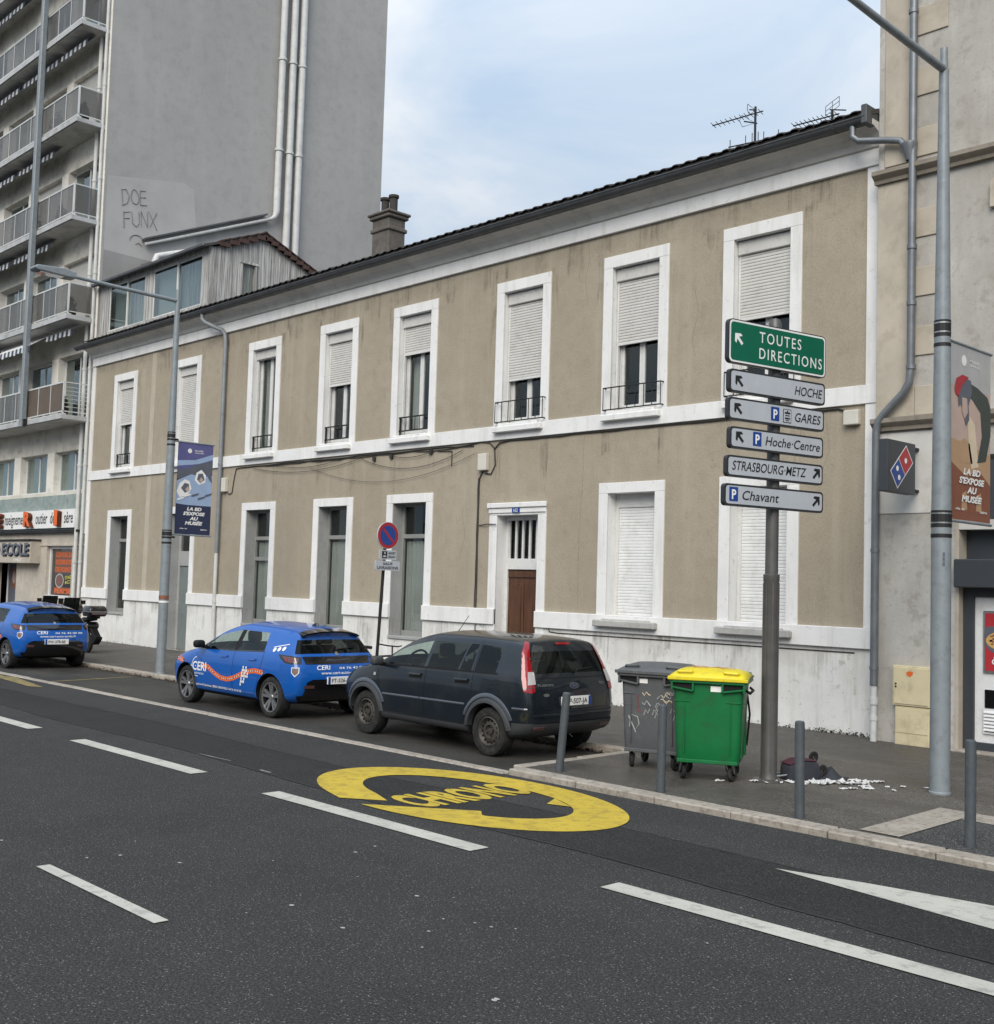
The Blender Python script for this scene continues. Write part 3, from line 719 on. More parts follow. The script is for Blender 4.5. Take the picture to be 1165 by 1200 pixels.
    for rw in range(2):
        for k in range(int((HX1 - HX0) / tw)):
            if rw == 0 and k == 0: continue
            copy_piece(t0, (k * tw, rw * .33, rw * .33 * tz + rw * .012 + random.uniform(-.008, .008)), roof)
    m = MB(); m.box(HX1 - .10, HX1 - .01, ry0 - .14, ry0 + .25, 8.92, 9.20); m.build('verge_flashing', 'dark_zinc', roof, bevel=.01)
    # ---------------- upper windows
    # shutter bottom height, railing kind
    sh = [(6.50, 'out'), (6.43, 'out'), (6.08, 'out'), (6.98, 'in'), (6.58, 'in'), (None, 'in'), (5.25, None), (6.51, 'in')]
    for i, x in enumerate(UX):
        zb, rail = sh[i]
        a, b = x - .525, x + .525
        wdw = MB()
        yf = YF + .20
        # outer frame
        wdw.box(a, a + .06, yf, yf + .06, UZ0, UZ1); wdw.box(b - .06, b, yf, yf + .06, UZ0, UZ1); wdw.box(a + .06, b - .06, yf, yf + .06, UZ0, UZ0 + .07); wdw.box(a + .06, b - .06, yf, yf + .06, UZ1 - .06, UZ1)
        wdw = wdw.build('window', 'window_white', h, bevel=.004)
        for s in (-1, 1):
            xa, xb = (a + .063, x - .002) if s < 0 else (x + .002, b - .063)
            m = MB(); st = .055
            m.box(xa, xa + st, yf + .01, yf + .055, UZ0 + .075, UZ1 - .065); m.box(xb - st, xb, yf + .01, yf + .055, UZ0 + .075, UZ1 - .065)
            m.box(xa + st, xb - st, yf + .01, yf + .055, UZ0 + .075, UZ0 + .15); m.box(xa + st, xb - st, yf + .01, yf + .055, UZ1 - .14, UZ1 - .065)
            m.build('casement', 'window_white', wdw, bevel=.003)
            m = MB(); m.box(xa + st, xb - st, yf + .03, yf + .036, UZ0 + .15, UZ1 - .14); m.build('pane', 'window_glass', wdw)
        # roller box and guide rails
        m = MB(); m.box(a + .015, b - .015, YF + .07, YF + .195, UZ1 - .24, UZ1 - .02); m.build('shutter_box', 'shutter_grey', wdw, bevel=.01)
        m = MB(); m.box(a + .012, a + .05, YF + .11, YF + .16, UZ0 + .01, UZ1 - .245); m.box(b - .05, b - .012, YF + .11, YF + .16, UZ0 + .01, UZ1 - .245); m.build('shutter_rail', 'window_white', wdw)
        if zb is not None:
            m = MB(); z = UZ1 - .245; sl = .052 if i < 7 else .052
            ya = YF + .125
            while z - sl > zb + .01:
                m.prism([(ya, z), (ya - .010, z - .012), (ya - .010, z - sl + .016), (ya, z - sl + .006), (ya + .012, z - sl + .006), (ya + .012, z)], 0, a + .052, b - .052)
                z -= sl
            m.box(a + .052, b - .052, ya - .002, ya + .01, zb + .03, UZ1 - .25)
            m.build('roller_shutter', 'shutter_grey', wdw)
            m = MB(); m.box(a + .05, b - .05, ya - .016, ya + .016, zb, zb + .045); m.build('shutter_end_bar', 'window_white', wdw, bevel=.005)
        # sill
        m = MB(); m.box(x - .64, x + .64, YF - .15, YF - .033, 5.06, 5.17); m.box(x - .53, x + .53, YF - .12, YF + .2, 5.16, 5.225)
        m.build('sill', 'white_trim', wdw, bevel=.012)
        # railing
        if rail:
            m = MB()
            if rail == 'out':
                yr = YF - .11; x = x + .03
                for z in (5.26, 5.65):
                    m.tube([(x - .64, YF - .03, z), (x - .64, yr, z), (x + .64, yr, z), (x + .64, YF - .03, z)], .012, 6)
                for k in range(8):
                    xx = x - .64 + 1.28 * k / 7; m.cyl((xx, yr, 5.26), (xx, yr, 5.65), .008, n=6)
            else:
                yr = YF + .06
                for z in (5.62, 5.33): m.box(a, b, yr - .012, yr + .012, z, z + .028)
                for k in range(7):
                    xx = a + 1.05 * (k + .5) / 7; m.cyl((xx, yr, 5.33), (xx, yr, 5.63), .008, n=6)
                m.box(a + .02, a + .045, yr - .012, yr + .012, 5.24, 5.64); m.box(b - .045, b - .02, yr - .012, yr + .012, 5.24, 5.64)
            m.build('railing', 'iron_black', wdw)
        # curtain strip inside some windows
        if i in (3, 5):
            m = MB(); n = 14
            for k in range(n):
                xa = a + .08 + .3 * k / n; xb = a + .08 + .3 * (k + 1) / n
                m.quad((xa, yf + .16 + .02 * (k % 2), UZ0), (xb, yf + .16 + .02 * ((k + 1) % 2), UZ0), (xb, yf + .16 + .02 * ((k + 1) % 2), UZ1), (xa, yf + .16 + .02 * (k % 2), UZ1))
            m.build('curtain', 'curtain_pale', wdw)
    # ---------------- ground-floor windows
    for i in (0, 1):
        x = UX[i]; a, b = x - .525, x + .525
        m = MB(); yf = YF + .24
        m.box(a, a + .07, yf - .03, yf + .05, 1.6, 3.79); m.box(b - .07, b, yf - .03, yf + .05, 1.6, 3.79); m.box(a + .07, b - .07, yf - .035, yf + .05, 3.55, 3.79); m.box(a + .07, b - .07, yf - .03, yf + .05, 1.6, 1.68)
        wdw = m.build('window', 'window_white', h, bevel=.006)
        m = MB(); z = 3.55; ya = yf
        while z > 1.72:
            m.prism([(ya, z), (ya - .010, z - .010), (ya - .010, z - .044), (ya, z - .050), (ya + .012, z - .050), (ya + .012, z)], 0, a + .071, b - .071); z -= .054
        m.box(a + .071, b - .071, ya, ya + .01, 1.68, 3.55)
        m.build('roller_shutter', 'shutter_white', wdw)
        m = MB(); m.box(x - .68, x + .68, YF - .19, YF - .072, 1.46, 1.575); m.box(x - .525, x + .525, YF - .15, YF + .24, 1.55, 1.60)
        m.build('sill', 'sill_concrete', wdw, bevel=.015)
    for i in (3, 4, 5, 7):
        x = UX[i]; a, b = x - .55, x + .55; yf = YF + .26; z0, z1, zt = .98, 3.79, 3.10
        m = MB(); fwd = .07
        m.box(a, a + fwd, yf, yf + .06, z0, z1); m.box(b - fwd, b, yf, yf + .06, z0, z1); m.box(a + fwd, b - fwd, yf, yf + .06, z0, z0 + .12); m.box(a + fwd, b - fwd, yf, yf + .06, z1 - .06, z1); m.box(a + fwd, b - fwd, yf - .01, yf + .06, zt - .045, zt + .045)
        wdw = m.build('window', 'frame_grey', h, bevel=.006)
        m = MB(); m.box(a + fwd, b - fwd, yf + .03, yf + .036, z0 + .12, zt - .045); m.build('pane', 'window_glass', wdw)
        m = MB(); m.box(a + fwd, b - fwd, yf + .03, yf + .036, zt + .045, z1 - .06); m.build('pane', 'window_glass', wdw)
        if i != 7:
            m = MB(); n = 36
            for k in range(n):
                xa = a + .07 + .96 * k / n; xb = a + .07 + .96 * (k + 1) / n
                ya = yf + .10 + .035 * math.sin(k * 1.25); yb = yf + .10 + .035 * math.sin((k + 1) * 1.25)
                m.quad((xa, ya, z0 + .1), (xb, yb, z0 + .1), (xb, yb, zt - .1), (xa, ya, zt - .1))
            m.build('curtain', 'curtain_pale', wdw)
        if i == 5:
            m = MB(); m.box(a + fwd, b - fwd, yf - .005, yf + .05, 2.55, 2.64); m.build('glazing_bar', 'frame_grey', wdw)
        if i == 3:
            m = MB(); m.cyl((a + .2, yf + .9, 3.62), (b + .1, yf + .9, 3.62), .025, n=8); m.build('lamp_tube', 'print_white', wdw)
        m = MB(); m.box(a, b, YF - .05, YF + .26, z0 - .05, z0 + .012); m.build('sill', 'reveal_grey', wdw, bevel=.008)
    # narrow side door
    x = UX[6]; a, b = x - .55, x + .55; yf = YF + .26
    m = MB(); m.box(a, a + .1, yf, yf + .08, .05, 3.79); m.box(b - .1, b, yf, yf + .08, .05, 3.79); m.box(a + .1, b - .1, yf - .02, yf + .08, 2.38, 2.56); m.box(a + .1, b - .1, yf, yf + .08, 3.68, 3.79); m.box(a + .1, b - .1, yf, yf + .06, 2.56, 2.78)
    d = m.build('door_frame', 'reveal_grey', h, bevel=.006)
    m = MB(); m.box(a + .1, b - .1, yf + .03, yf + .036, 2.78, 3.68); m.build('pane', 'window_glass', d)
    m = MB(); m.box(a + .1, b - .1, yf + .015, yf + .07, .1, 2.38); dl = m.build('door', 'door_greygreen', h, bevel=.004)
    m = MB(); m.cyl((b - .18, yf - .03, 1.12), (b - .18, yf + .02, 1.12), .03, n=10); m.build('handle', 'steel', dl)
    m = MB(); m.box(a - .02, b + .02, YF - .02, YF + .3, .06, .115); m.build('doorstep', 'kerb_stone', h, bevel=.01)
    # entrance door
    x = UX[2]; a, b = x - .55, x + .55; yf = YF + .26
    m = MB(); m.box(a, a + .07, yf - .03, yf + .06, .06, 3.46); m.box(b - .07, b, yf - .03, yf + .06, .06, 3.46); m.box(a + .07, b - .07, yf - .035, yf + .06, 2.43, 2.64); m.box(a + .07, b - .07, yf - .03, yf + .06, 3.38, 3.46)
    fr = m.build('door_frame', 'window_white', h, bevel=.008)
    m = MB(); m.box(a + .07, b - .07, yf + .05, yf + .056, 2.64, 3.38); m.build('pane', 'window_glass', fr)
    for k in range(6):
        xx = a + .08 + (.94 - .012) * k / 5; m = MB(); m.box(xx - .022, xx + .022, yf - .02, yf + .02, 2.64, 3.38); m.build('grille_bar', 'window_white', fr, bevel=.004)
    m = MB(); m.box(a + .07, b - .07, yf + .012, yf + .06, .1, 2.43); dr = m.build('door', 'brown_wood', h, label='brown panelled wooden front door')
    for s in (-1, 1):
        xa, xb = (a + .15, x - .05) if s < 0 else (x + .05, b - .15)
        for za, zb in ((.25, .85), (.97, 2.18)):
            m = MB(); m.box(xa, xb, yf - .006, yf + .011, za, zb)
            m.box(xa + .06, xb - .06, yf - .022, yf - .0065, za + .06, zb - .06); m.build('door_panel', 'brown_wood', dr, bevel=.010)
    for za, zb in ((2.28, 2.40), (.88, .94)):
        m = MB(); m.box(a + .08, b - .08, yf - .018, yf + .011, za, zb); m.build('door_panel', 'brown_wood', dr, bevel=.008)
    m = MB(); m.cyl((x - .02, yf - .07, 1.05), (x - .02, yf + .0, 1.05), .035, n=12); m.build('knob', 'steel', dr, smooth=True)
    m = MB(); m.box(a - .24, b + .24, YF - .085, YF - .032, 3.60, 3.70); m.box(a - .22, b + .22, YF - .055, YF - .032, 3.50, 3.60); m.build('door_hood', 'white_trim', h, bevel=.012)
    m = MB(); m.box(a - .01, b + .01, YF - .06, YF + .3, .07, .14); m.build('doorstep', 'kerb_stone', h, bevel=.01)
    m = MB(); m.box(x - .10, x + .10, YF - .068, YF - .056, 3.505, 3.60); npl = m.build('number_plate', 'print_blue', h)
    put_text(Plane2((x, YF - .068, 3.52), (1, 0, 0), (0, 0, 1)), '162', 0, 0, .065, 'print_white', npl, align='c')
    m = MB(); m.box(a - .045, a - .01, YF + .02, YF + .10, 1.2, 1.5); m.build('intercom', 'print_grey', h)
    # lighter strip of repaired render, and moss at the foot of the wall
    for za, zb in ((1.67, 4.92), (5.215, 8.44)):
        m = MB(); m.add([(-30.62, YF - .004, za), (-30.36, YF - .004, za), (-30.34, YF - .004, zb), (-30.58, YF - .004, zb)], [(0, 1, 2, 3)]); m.build('render_repair', 'repair_render', h)
    m = MB(); q = random.Random(31)
    for _ in range(700):
        x = HX1 - abs(q.gauss(0, 1)) * 1.1 if q.random() < .35 else q.uniform(HX0, HX1)
        s = q.uniform(.008, .024); y = YF - .018 - abs(q.gauss(0, .018)); z = pave_z(YF) + abs(q.gauss(0, .028))
        d1 = Vector((q.uniform(-1, 1), q.uniform(-.6, .2), q.uniform(-.2, 1))).normalized() * s; d2 = Vector((q.uniform(-1, 1), -.4, q.uniform(-1, 1))).normalized() * s * .6
        c = Vector((x, y, z)); m.add([c - d1, c + d2, c + d1, c - d2], [(0, 1, 2, 3)])
    m.build('moss', 'moss', h, kind='stuff')
    # grime washed down the wall: under sill ends, string course and cornice
    q = random.Random(77)
    def wash(x0, x1, zt, ln, y=YF - .003):
        n_ = max(3, int((x1 - x0) / .06)); m = MB(); bot = [zt - ln * q.uniform(.35, 1) for _ in range(n_ + 1)]
        for k in range(n_):
            a, b = x0 + (x1 - x0) * k / n_, x0 + (x1 - x0) * (k + 1) / n_
            m.quad((a, y, bot[k]), (b, y, bot[k + 1]), (b, y, zt), (a, y, zt))
        m.build('rain_stain', 'rain_stain', h)
    for x in UX:
        for s in (-1, 1):
            wash(x + s * .64 - .09, x + s * .64 + .11, 4.925, q.uniform(.5, 1.3)); wash(x + s * .80 - .10, x + s * .80 + .10, q.uniform(7.9, 8.3), q.uniform(.8, 2.0))
    x = HX0 + .3
    while x < HX1 - 1:
        wd = q.uniform(.3, 1.1); wash(x, x + wd, 8.445, q.uniform(.25, .9)); wash(x + .3, x + .3 + wd * .7, 1.36, q.uniform(.3, .9), YF - .018); x += wd + q.uniform(.1, .8)
    for pts in ([(-14.0, 8.4), (-13.95, 8.1), (-14.05, 7.7), (-13.98, 7.3)], [(-17.2, 3.6), (-17.1, 3.1), (-17.25, 2.6)], [(-9.2, 3.9), (-9.05, 4.3), (-9.12, 4.8)], [(-11.6, 7.2), (-11.5, 6.8), (-11.62, 6.3), (-11.55, 6.0)]):
        m = MB(); m.tube([(a, YF, b) for a, b in pts], .0035, 4); m.build('crack', 'cornice_stone', h)
    # ---------------- down pipe and cables
    m = MB(); px = -26.45; yp = YF - .10
    m.tube([(-27.1, gy, 8.95), (-27.1, gy, 8.82), (-27.0, gy + .04, 8.72), (-26.62, yp - .02, 8.52), (-26.49, yp, 8.40), (px, yp, 8.2), (px, yp, 2.72)], .055, 12)
    for z in (7.6, 6.3, 4.98, 3.7): m.cyl((px, yp, z), (px, yp, z + .05), .063, n=12)
    dp = m.build('downpipe', 'grey_paint_pipe', h, smooth=True)
    m = MB(); m.cyl((px, yp, .12), (px, yp, 2.75), .048, n=12); m.cyl((px, yp, 1.45), (px, yp, 1.52), .06, n=12); m.build('pipe_foot', 'white_pipe', dp, smooth=True)
    for bx, bz, w_, hh_ in ((-26.28, 4.47, .2, .36), (-16.58, 4.52, .24, .33), (-8.66, 4.74, .24, .22)):
        m = MB(); m.box(bx - w_ / 2, bx + w_ / 2, YF - .10, YF + .001, bz - hh_ / 2, bz + hh_ / 2); m.build('junction_box', 'box_ivory', h, bevel=.015, seg=2)
    def sag(pts, r=.011, name='cable', mat='cable_black'):
        m = MB(); m.tube(pts, r, 6); return m.build(name, mat, h, smooth=True)
    ys = YF - .02; rr = random.Random(4)
    def run(x0, x1, z, n, amp):
        return [(x0 + (x1 - x0) * k / n, ys, z + rr.uniform(-amp, amp)) for k in range(n + 1)]
    sag([(-26.2, ys, 4.30), (-26.1, ys, 4.22), (-25.95, ys, 4.26), (-25.88, ys, 4.6), (-25.8, ys, 4.86)] + run(-25.6, -17.1, 4.885, 26, .012) + [(-16.7, ys, 4.93), (-16.45, ys, 4.90), (-16.30, ys, 4.78), (-16.27, ys, 4.45), (-16.38, ys, 4.28), (-16.55, ys, 4.30)], .012)
    sag([(-16.32, ys, 4.75), (-16.15, ys - .01, 4.88)] + run(-15.9, -11.2, 4.90, 14, .010) + run(-10.9, -8.9, 4.90, 6, .01) + [(-8.75, ys, 4.84)], .013)
    sag(run(-24.5, -16.9, 4.86, 20, .02), .009)
    sag([(-16.62, ys, 4.34), (-16.70, ys, 4.22)] + [(-16.71 + rr.uniform(-.008, .008), ys, 4.1 - k * .3) for k in range(11)], .013)
    sag([(-16.73, ys, 4.22)] + [(-16.745 + rr.uniform(-.01, .01), ys, 4.0 - k * .3) for k in range(9)], .009)
    m = MB(); m.cyl((-16.70, ys, .1), (-16.70, ys, 1.6), .02, n=8); m.build('conduit', 'grey_paint_pipe', h)
    sag([(-16.68, ys, 3.28), (-16.4, ys - .03, 3.30), (-16.15, ys - .05, 3.29)], .010)
    for x0, x1, z, dz in ((-25.0, -20.5, 4.84, .20), (-20.5, -17.2, 4.80, .28), (-24.0, -21.3, 4.86, .12), (-19.6, -18.1, 4.84, .09), (-22.5, -16.8, 4.72, .45)):
        sag([(x0 + (x1 - x0) * k / 14, ys - .02, z - dz * (1 - (2 * k / 14 - 1) ** 2)) for k in range(15)], .006 if dz < .4 else .004)
    sag([(-18.0, ys, 4.83), (-17.55, ys, 4.80), (-17.55, ys, 4.5)], .010)
    for x, z in ((-19.5, 4.80), (-18.2, 4.82), (-20.1, 4.78)):
        m = MB(); m.box(x - .04, x + .04, ys - .03, YF, z - .04, z + .05); m.build('cable_clip', 'cable_black', h)
    sag([(-13.98, YF - .004, 4.88), (-14.0, YF - .004, 3.9), (-14.05, YF - .004, 3.3), (-14.05, YF - .004, 1.7)], .006, 'thin_cable', 'beige_render')
    sag([(-14.72, ys, 1.36), (-14.70, ys, 1.30), (-14.5, ys, 1.285), (-8.6, ys, 1.30)], .010)
    return h
HOUSE = house()
# ================================================================== DORMER, CHIMNEY, ANTENNAS
def roof_bits(h):
    tz = math.tan(R(19)); ry0, rz0 = YF - .40, 9.14
    def rz(y): return rz0 + (y - ry0) * tz
    XD0, XD1, YD = -34.36, -27.74, 15.58
    pk = (17.2, 11.62); ef = (YD, 11.02); eb = (19.0, 10.85)
    # gable end: solid core, then boards one by one
    m = MB(); core = [(YD + .03, 9.2), (YD + .03, ef[1] - .05), (pk[0], pk[1] - .06), (eb[0], eb[1] - .06), (eb[0], 9.9)]
    m.prism(core, 0, XD1 - .5, XD1 - .02)
    m.box(XD0, XD1 - .5, YD + .25, YD + .3, 9.2, 10.9)
    d = m.build('dormer', 'weathered_boards', h, label='weathered boarded roof dormer with sliding windows')
    def gz(y): return ef[1] + (pk[1] - ef[1]) * (y - YD) / (pk[0] - YD) if y < pk[0] else pk[1] + (eb[1] - pk[1]) * (y - pk[0]) / (eb[0] - pk[0])
    bw = .105; y = YD; rr = random.Random(2)
    while y < eb[0] - .1:
        y1 = min(y + bw - .006, eb[0]); dx = rr.uniform(0, .012)
        segs = [(rz(y) - .05, gz(y) - .05, gz(y1) - .05)]
        if 16.50 < (y + y1) / 2 < 16.98: segs = [(rz(y) - .05, 9.86, 9.86), (10.72, gz(y) - .05, gz(y1) - .05)]
        for za, zb, zc in segs:
            if min(zb, zc) - za < .04: continue
            mm = MB(); x0, x1 = XD1 - .02, XD1 + .012 + dx
            mm.add([(x0, y, za), (x1, y, za), (x1, y1, za), (x0, y1, za), (x0, y, zb), (x1, y, zb), (x1, y1, zc), (x0, y1, zc)], [(0, 3, 2, 1), (4, 5, 6, 7), (0, 1, 5, 4), (1, 2, 6, 5), (2, 3, 7, 6), (3, 0, 4, 7)])
            mm.build('board', 'weathered_boards', d)
        y += bw
    # small gable window
    m = MB(); xg = XD1 + .03
    m.box(xg - .06, xg + .03, 16.49, 16.55, 9.86, 10.74); m.box(xg - .06, xg + .03, 16.94, 17.0, 9.86, 10.74); m.box(xg - .06, xg + .05, 16.47, 17.02, 10.74, 10.80); m.box(xg - .06, xg + .06, 16.47, 17.02, 9.82, 9.86)
    m.build('gable_window', 'weathered_boards', d)
    m = MB(); m.box(xg - .05, xg - .045, 16.55, 16.94, 9.86, 10.74); m.build('pane', 'window_glass', d)
    # front: posts, sill boards, two pairs of sliding sashes
    for xa, xb in ((XD0, -33.72), (-31.42, -30.92), (-28.14, XD1 - .001)):
        n = max(2, int((xb - xa) / .13)); 
        for k in range(n):
            m = MB(); m.box(xa + (xb - xa) * k / n + .003, xa + (xb - xa) * (k + 1) / n - .003, YD - .02 - .006 * (k % 2), YD + .03, 9.3, 10.98); m.build('board', 'weathered_boards', d)
    m = MB(); m.box(XD0, XD1, YD - .05, YD + .06, 10.90, 11.02); m.build('head_board', 'weathered_boards', d)
    m = MB(); m.box(XD0, XD1, YD - .06, YD + .06, 9.26, 9.46); m.build('sill_board', 'weathered_boards', d)
    for xa, xb in ((-33.72, -31.42), (-30.92, -28.14)):
        xm = (xa + xb) / 2
        for k, (p, q) in enumerate(((xa, xm + .03), (xm - .03, xb))):
            yy = YD + .0 + .035 * k
            m = MB(); f_ = .055
            m.box(p, p + f_, yy, yy + .03, 9.46, 10.9); m.box(q - f_, q, yy, yy + .03, 9.46, 10.9); m.box(p + f_, q - f_, yy, yy + .03, 9.46, 9.52); m.box(p + f_, q - f_, yy, yy + .03, 10.84, 10.9)
            m.build('sash', 'window_white', d)
            m = MB(); m.box(p + f_, q - f_, yy + .012, yy + .017, 9.52, 10.84); m.build('pane', 'tower_glass', d)
        m = MB()
        for k in range(20):
            u0, u1 = xa + (xb - xa) * .45 * k / 20, xa + (xb - xa) * .45 * (k + 1) / 20
            m.quad((u0, YD + .2 + .02 * (k % 2), 9.5), (u1, YD + .2 + .02 * ((k + 1) % 2), 9.5), (u1, YD + .2 + .02 * ((k + 1) % 2), 10.9), (u0, YD + .2 + .02 * (k % 2), 10.9))
        m.build('curtain', 'curtain_pale', d)
    # dormer roof: two slopes and a course of red tiles along the gable verge
    m = MB()
    def slope(a, b, t):
        m.prism([(a[0], a[1]), (b[0], b[1]), (b[0], b[1] + t), (a[0], a[1] + t)], 0, XD0, XD1 + .12)
    slope((YD - .22, ef[1] + .0 - .22 * .37), (pk[0], pk[1]), .07); slope((pk[0], pk[1]), (eb[0] + .1, eb[1] - .04), .07)
    m.build('dormer_roof', 'roof_tile', d)
    m = MB(); m.box(XD0 - .1, XD1 + .1, YD - .30, YD - .2, 10.93, 11.03); m.build('dormer_gutter', 'dark_zinc', d, bevel=.02)
    def verge(a, b, n):
        for k in range(n):
            p = Vector((0, *a)).lerp(Vector((0, *b)), k / n); q = Vector((0, *a)).lerp(Vector((0, *b)), (k + 1.12) / n)
            m = MB(); m.add([(XD1 - .18, p.y, p.z + .075), (XD1 + .15, p.y, p.z + .075), (XD1 + .15, q.y, q.z + .1), (XD1 - .18, q.y, q.z + .1), (XD1 - .18, p.y, p.z + .12), (XD1 + .15, p.y, p.z + .12), (XD1 + .15, q.y, q.z + .13), (XD1 - .18, q.y, q.z + .13),
                             ], [(0, 3, 2, 1), (4, 5, 6, 7), (0, 1, 5, 4), (1, 2, 6, 5), (2, 3, 7, 6), (3, 0, 4, 7)])
            m.box(XD1 + .10, XD1 + .15, min(p.y, q.y), max(p.y, q.y) - .01, min(p.z, q.z) - .02, min(p.z, q.z) + .09)
            m.build('verge_tile', 'red_tile', d)
    verge((YD + .2, ef[1] + .05), pk, 5); verge((eb[0] + .1, eb[1] - .04), pk, 9)
    # chimney
    cx, cy = -22.35, 17.4; zb = rz(cy) - .3
    m = MB(); m.box(cx - .33, cx + .33, cy - .26, cy + .26, zb, 11.00); ch = m.build('chimney', 'chimney_render', h, bevel=.02, label='stained chimney stack with two pots')
    m = MB(); m.box(cx - .37, cx + .37, cy - .30, cy + .30, 10.68, 10.78); m.build('chimney_course', 'chimney_render', ch, bevel=.02)
    m = MB(); m.box(cx - .39, cx + .39, cy - .32, cy + .32, 11.00, 11.09); m.box(cx - .43, cx + .43, cy - .36, cy + .36, 11.09, 11.16); m.build('chimney_cap', 'chimney_render', ch, bevel=.02)
    for dx in (-.17, .16):
        m = MB(); m.lathe([(.10, 0), (.10, .38), (.13, .40), (.13, .46), (.08, .46), (.08, .1)], (cx + dx, cy, 11.15), (0, 0, 1), 14); m.build('chimney_pot', 'clay_pot', ch, smooth=True)
    # TV aerials
    def aerial(x, y, ztop, label, parts, az):
        zb = rz(y) - .05 if y > ry0 else 9.2
        t = thing('tv_antenna', label, 'antenna', (x, y, zb), group='TV aerials on the house roof')
        m = MB(); m.cyl((x, y, zb), (x, y, ztop), .022, n=8); m.build('mast', 'iron_black', t)
        for kind, z, ln, a, tilt in parts:
            c, s = math.cos(R(a)), math.sin(R(a)); m = MB()
            def P(u, v, w_): # u along boom, v across, w up
                return (x + c * (u * math.cos(tilt)) - s * v, y + s * (u * math.cos(tilt)) + c * v, z + u * math.sin(tilt) + w_)
            m.tube([P(-ln * .15, 0, 0), P(ln * .85, 0, 0)], .012, 6)
            if kind == 'yagi':
                for k in range(11):
                    u = -ln * .1 + ln * .93 * k / 10; m.cyl(P(u, -.13, 0), P(u, .13, 0), .006, n=5)
            elif kind == 'vhf':
                for u, w_ in ((-.1 * ln, .34), (.3 * ln, .3), (.8 * ln, .26)): m.cyl(P(u, 0, -w_ * .5), P(u, 0, w_ * .5), .008, n=5)
            elif kind == 'panel':
                for k in range(3): m.cyl(P(0, -.22, -.02 + k * .08), P(0, .22, -.02 + k * .08), .005, n=5)
                for v in (-.22, 0, .22): m.cyl(P(0, v, -.02), P(0, v, .14), .005, n=5)
            elif kind == 'loop':
                m.tube([P(0, 0, 0), P(ln, .02, .1), P(ln * 1.2, 0, 0), P(ln, -.02, -.1)], .006, 5, True)
            m.build('aerial_array', 'iron_black', t)
        return t
    aerial(-11.6, 17.2, 10.80, 'TV aerial with three arrays on a tall mast on the roof', [('yagi', 10.68, .95, 195, -.10), ('loop', 10.74, .3, 150, .4), ('loop', 10.5, .25, 200, .3), ('vhf', 10.16, .55, 10, 0.0), ('vhf', 10.16, .6, 190, 0.0)], 0)
    aerial(-9.95, 17.0, 10.22, 'low TV aerial with a small grid panel near the roof end', [('yagi', 10.12, .8, 190, -.05), ('panel', 10.22, .3, 60, .1)], 0)
roof_bits(HOUSE)

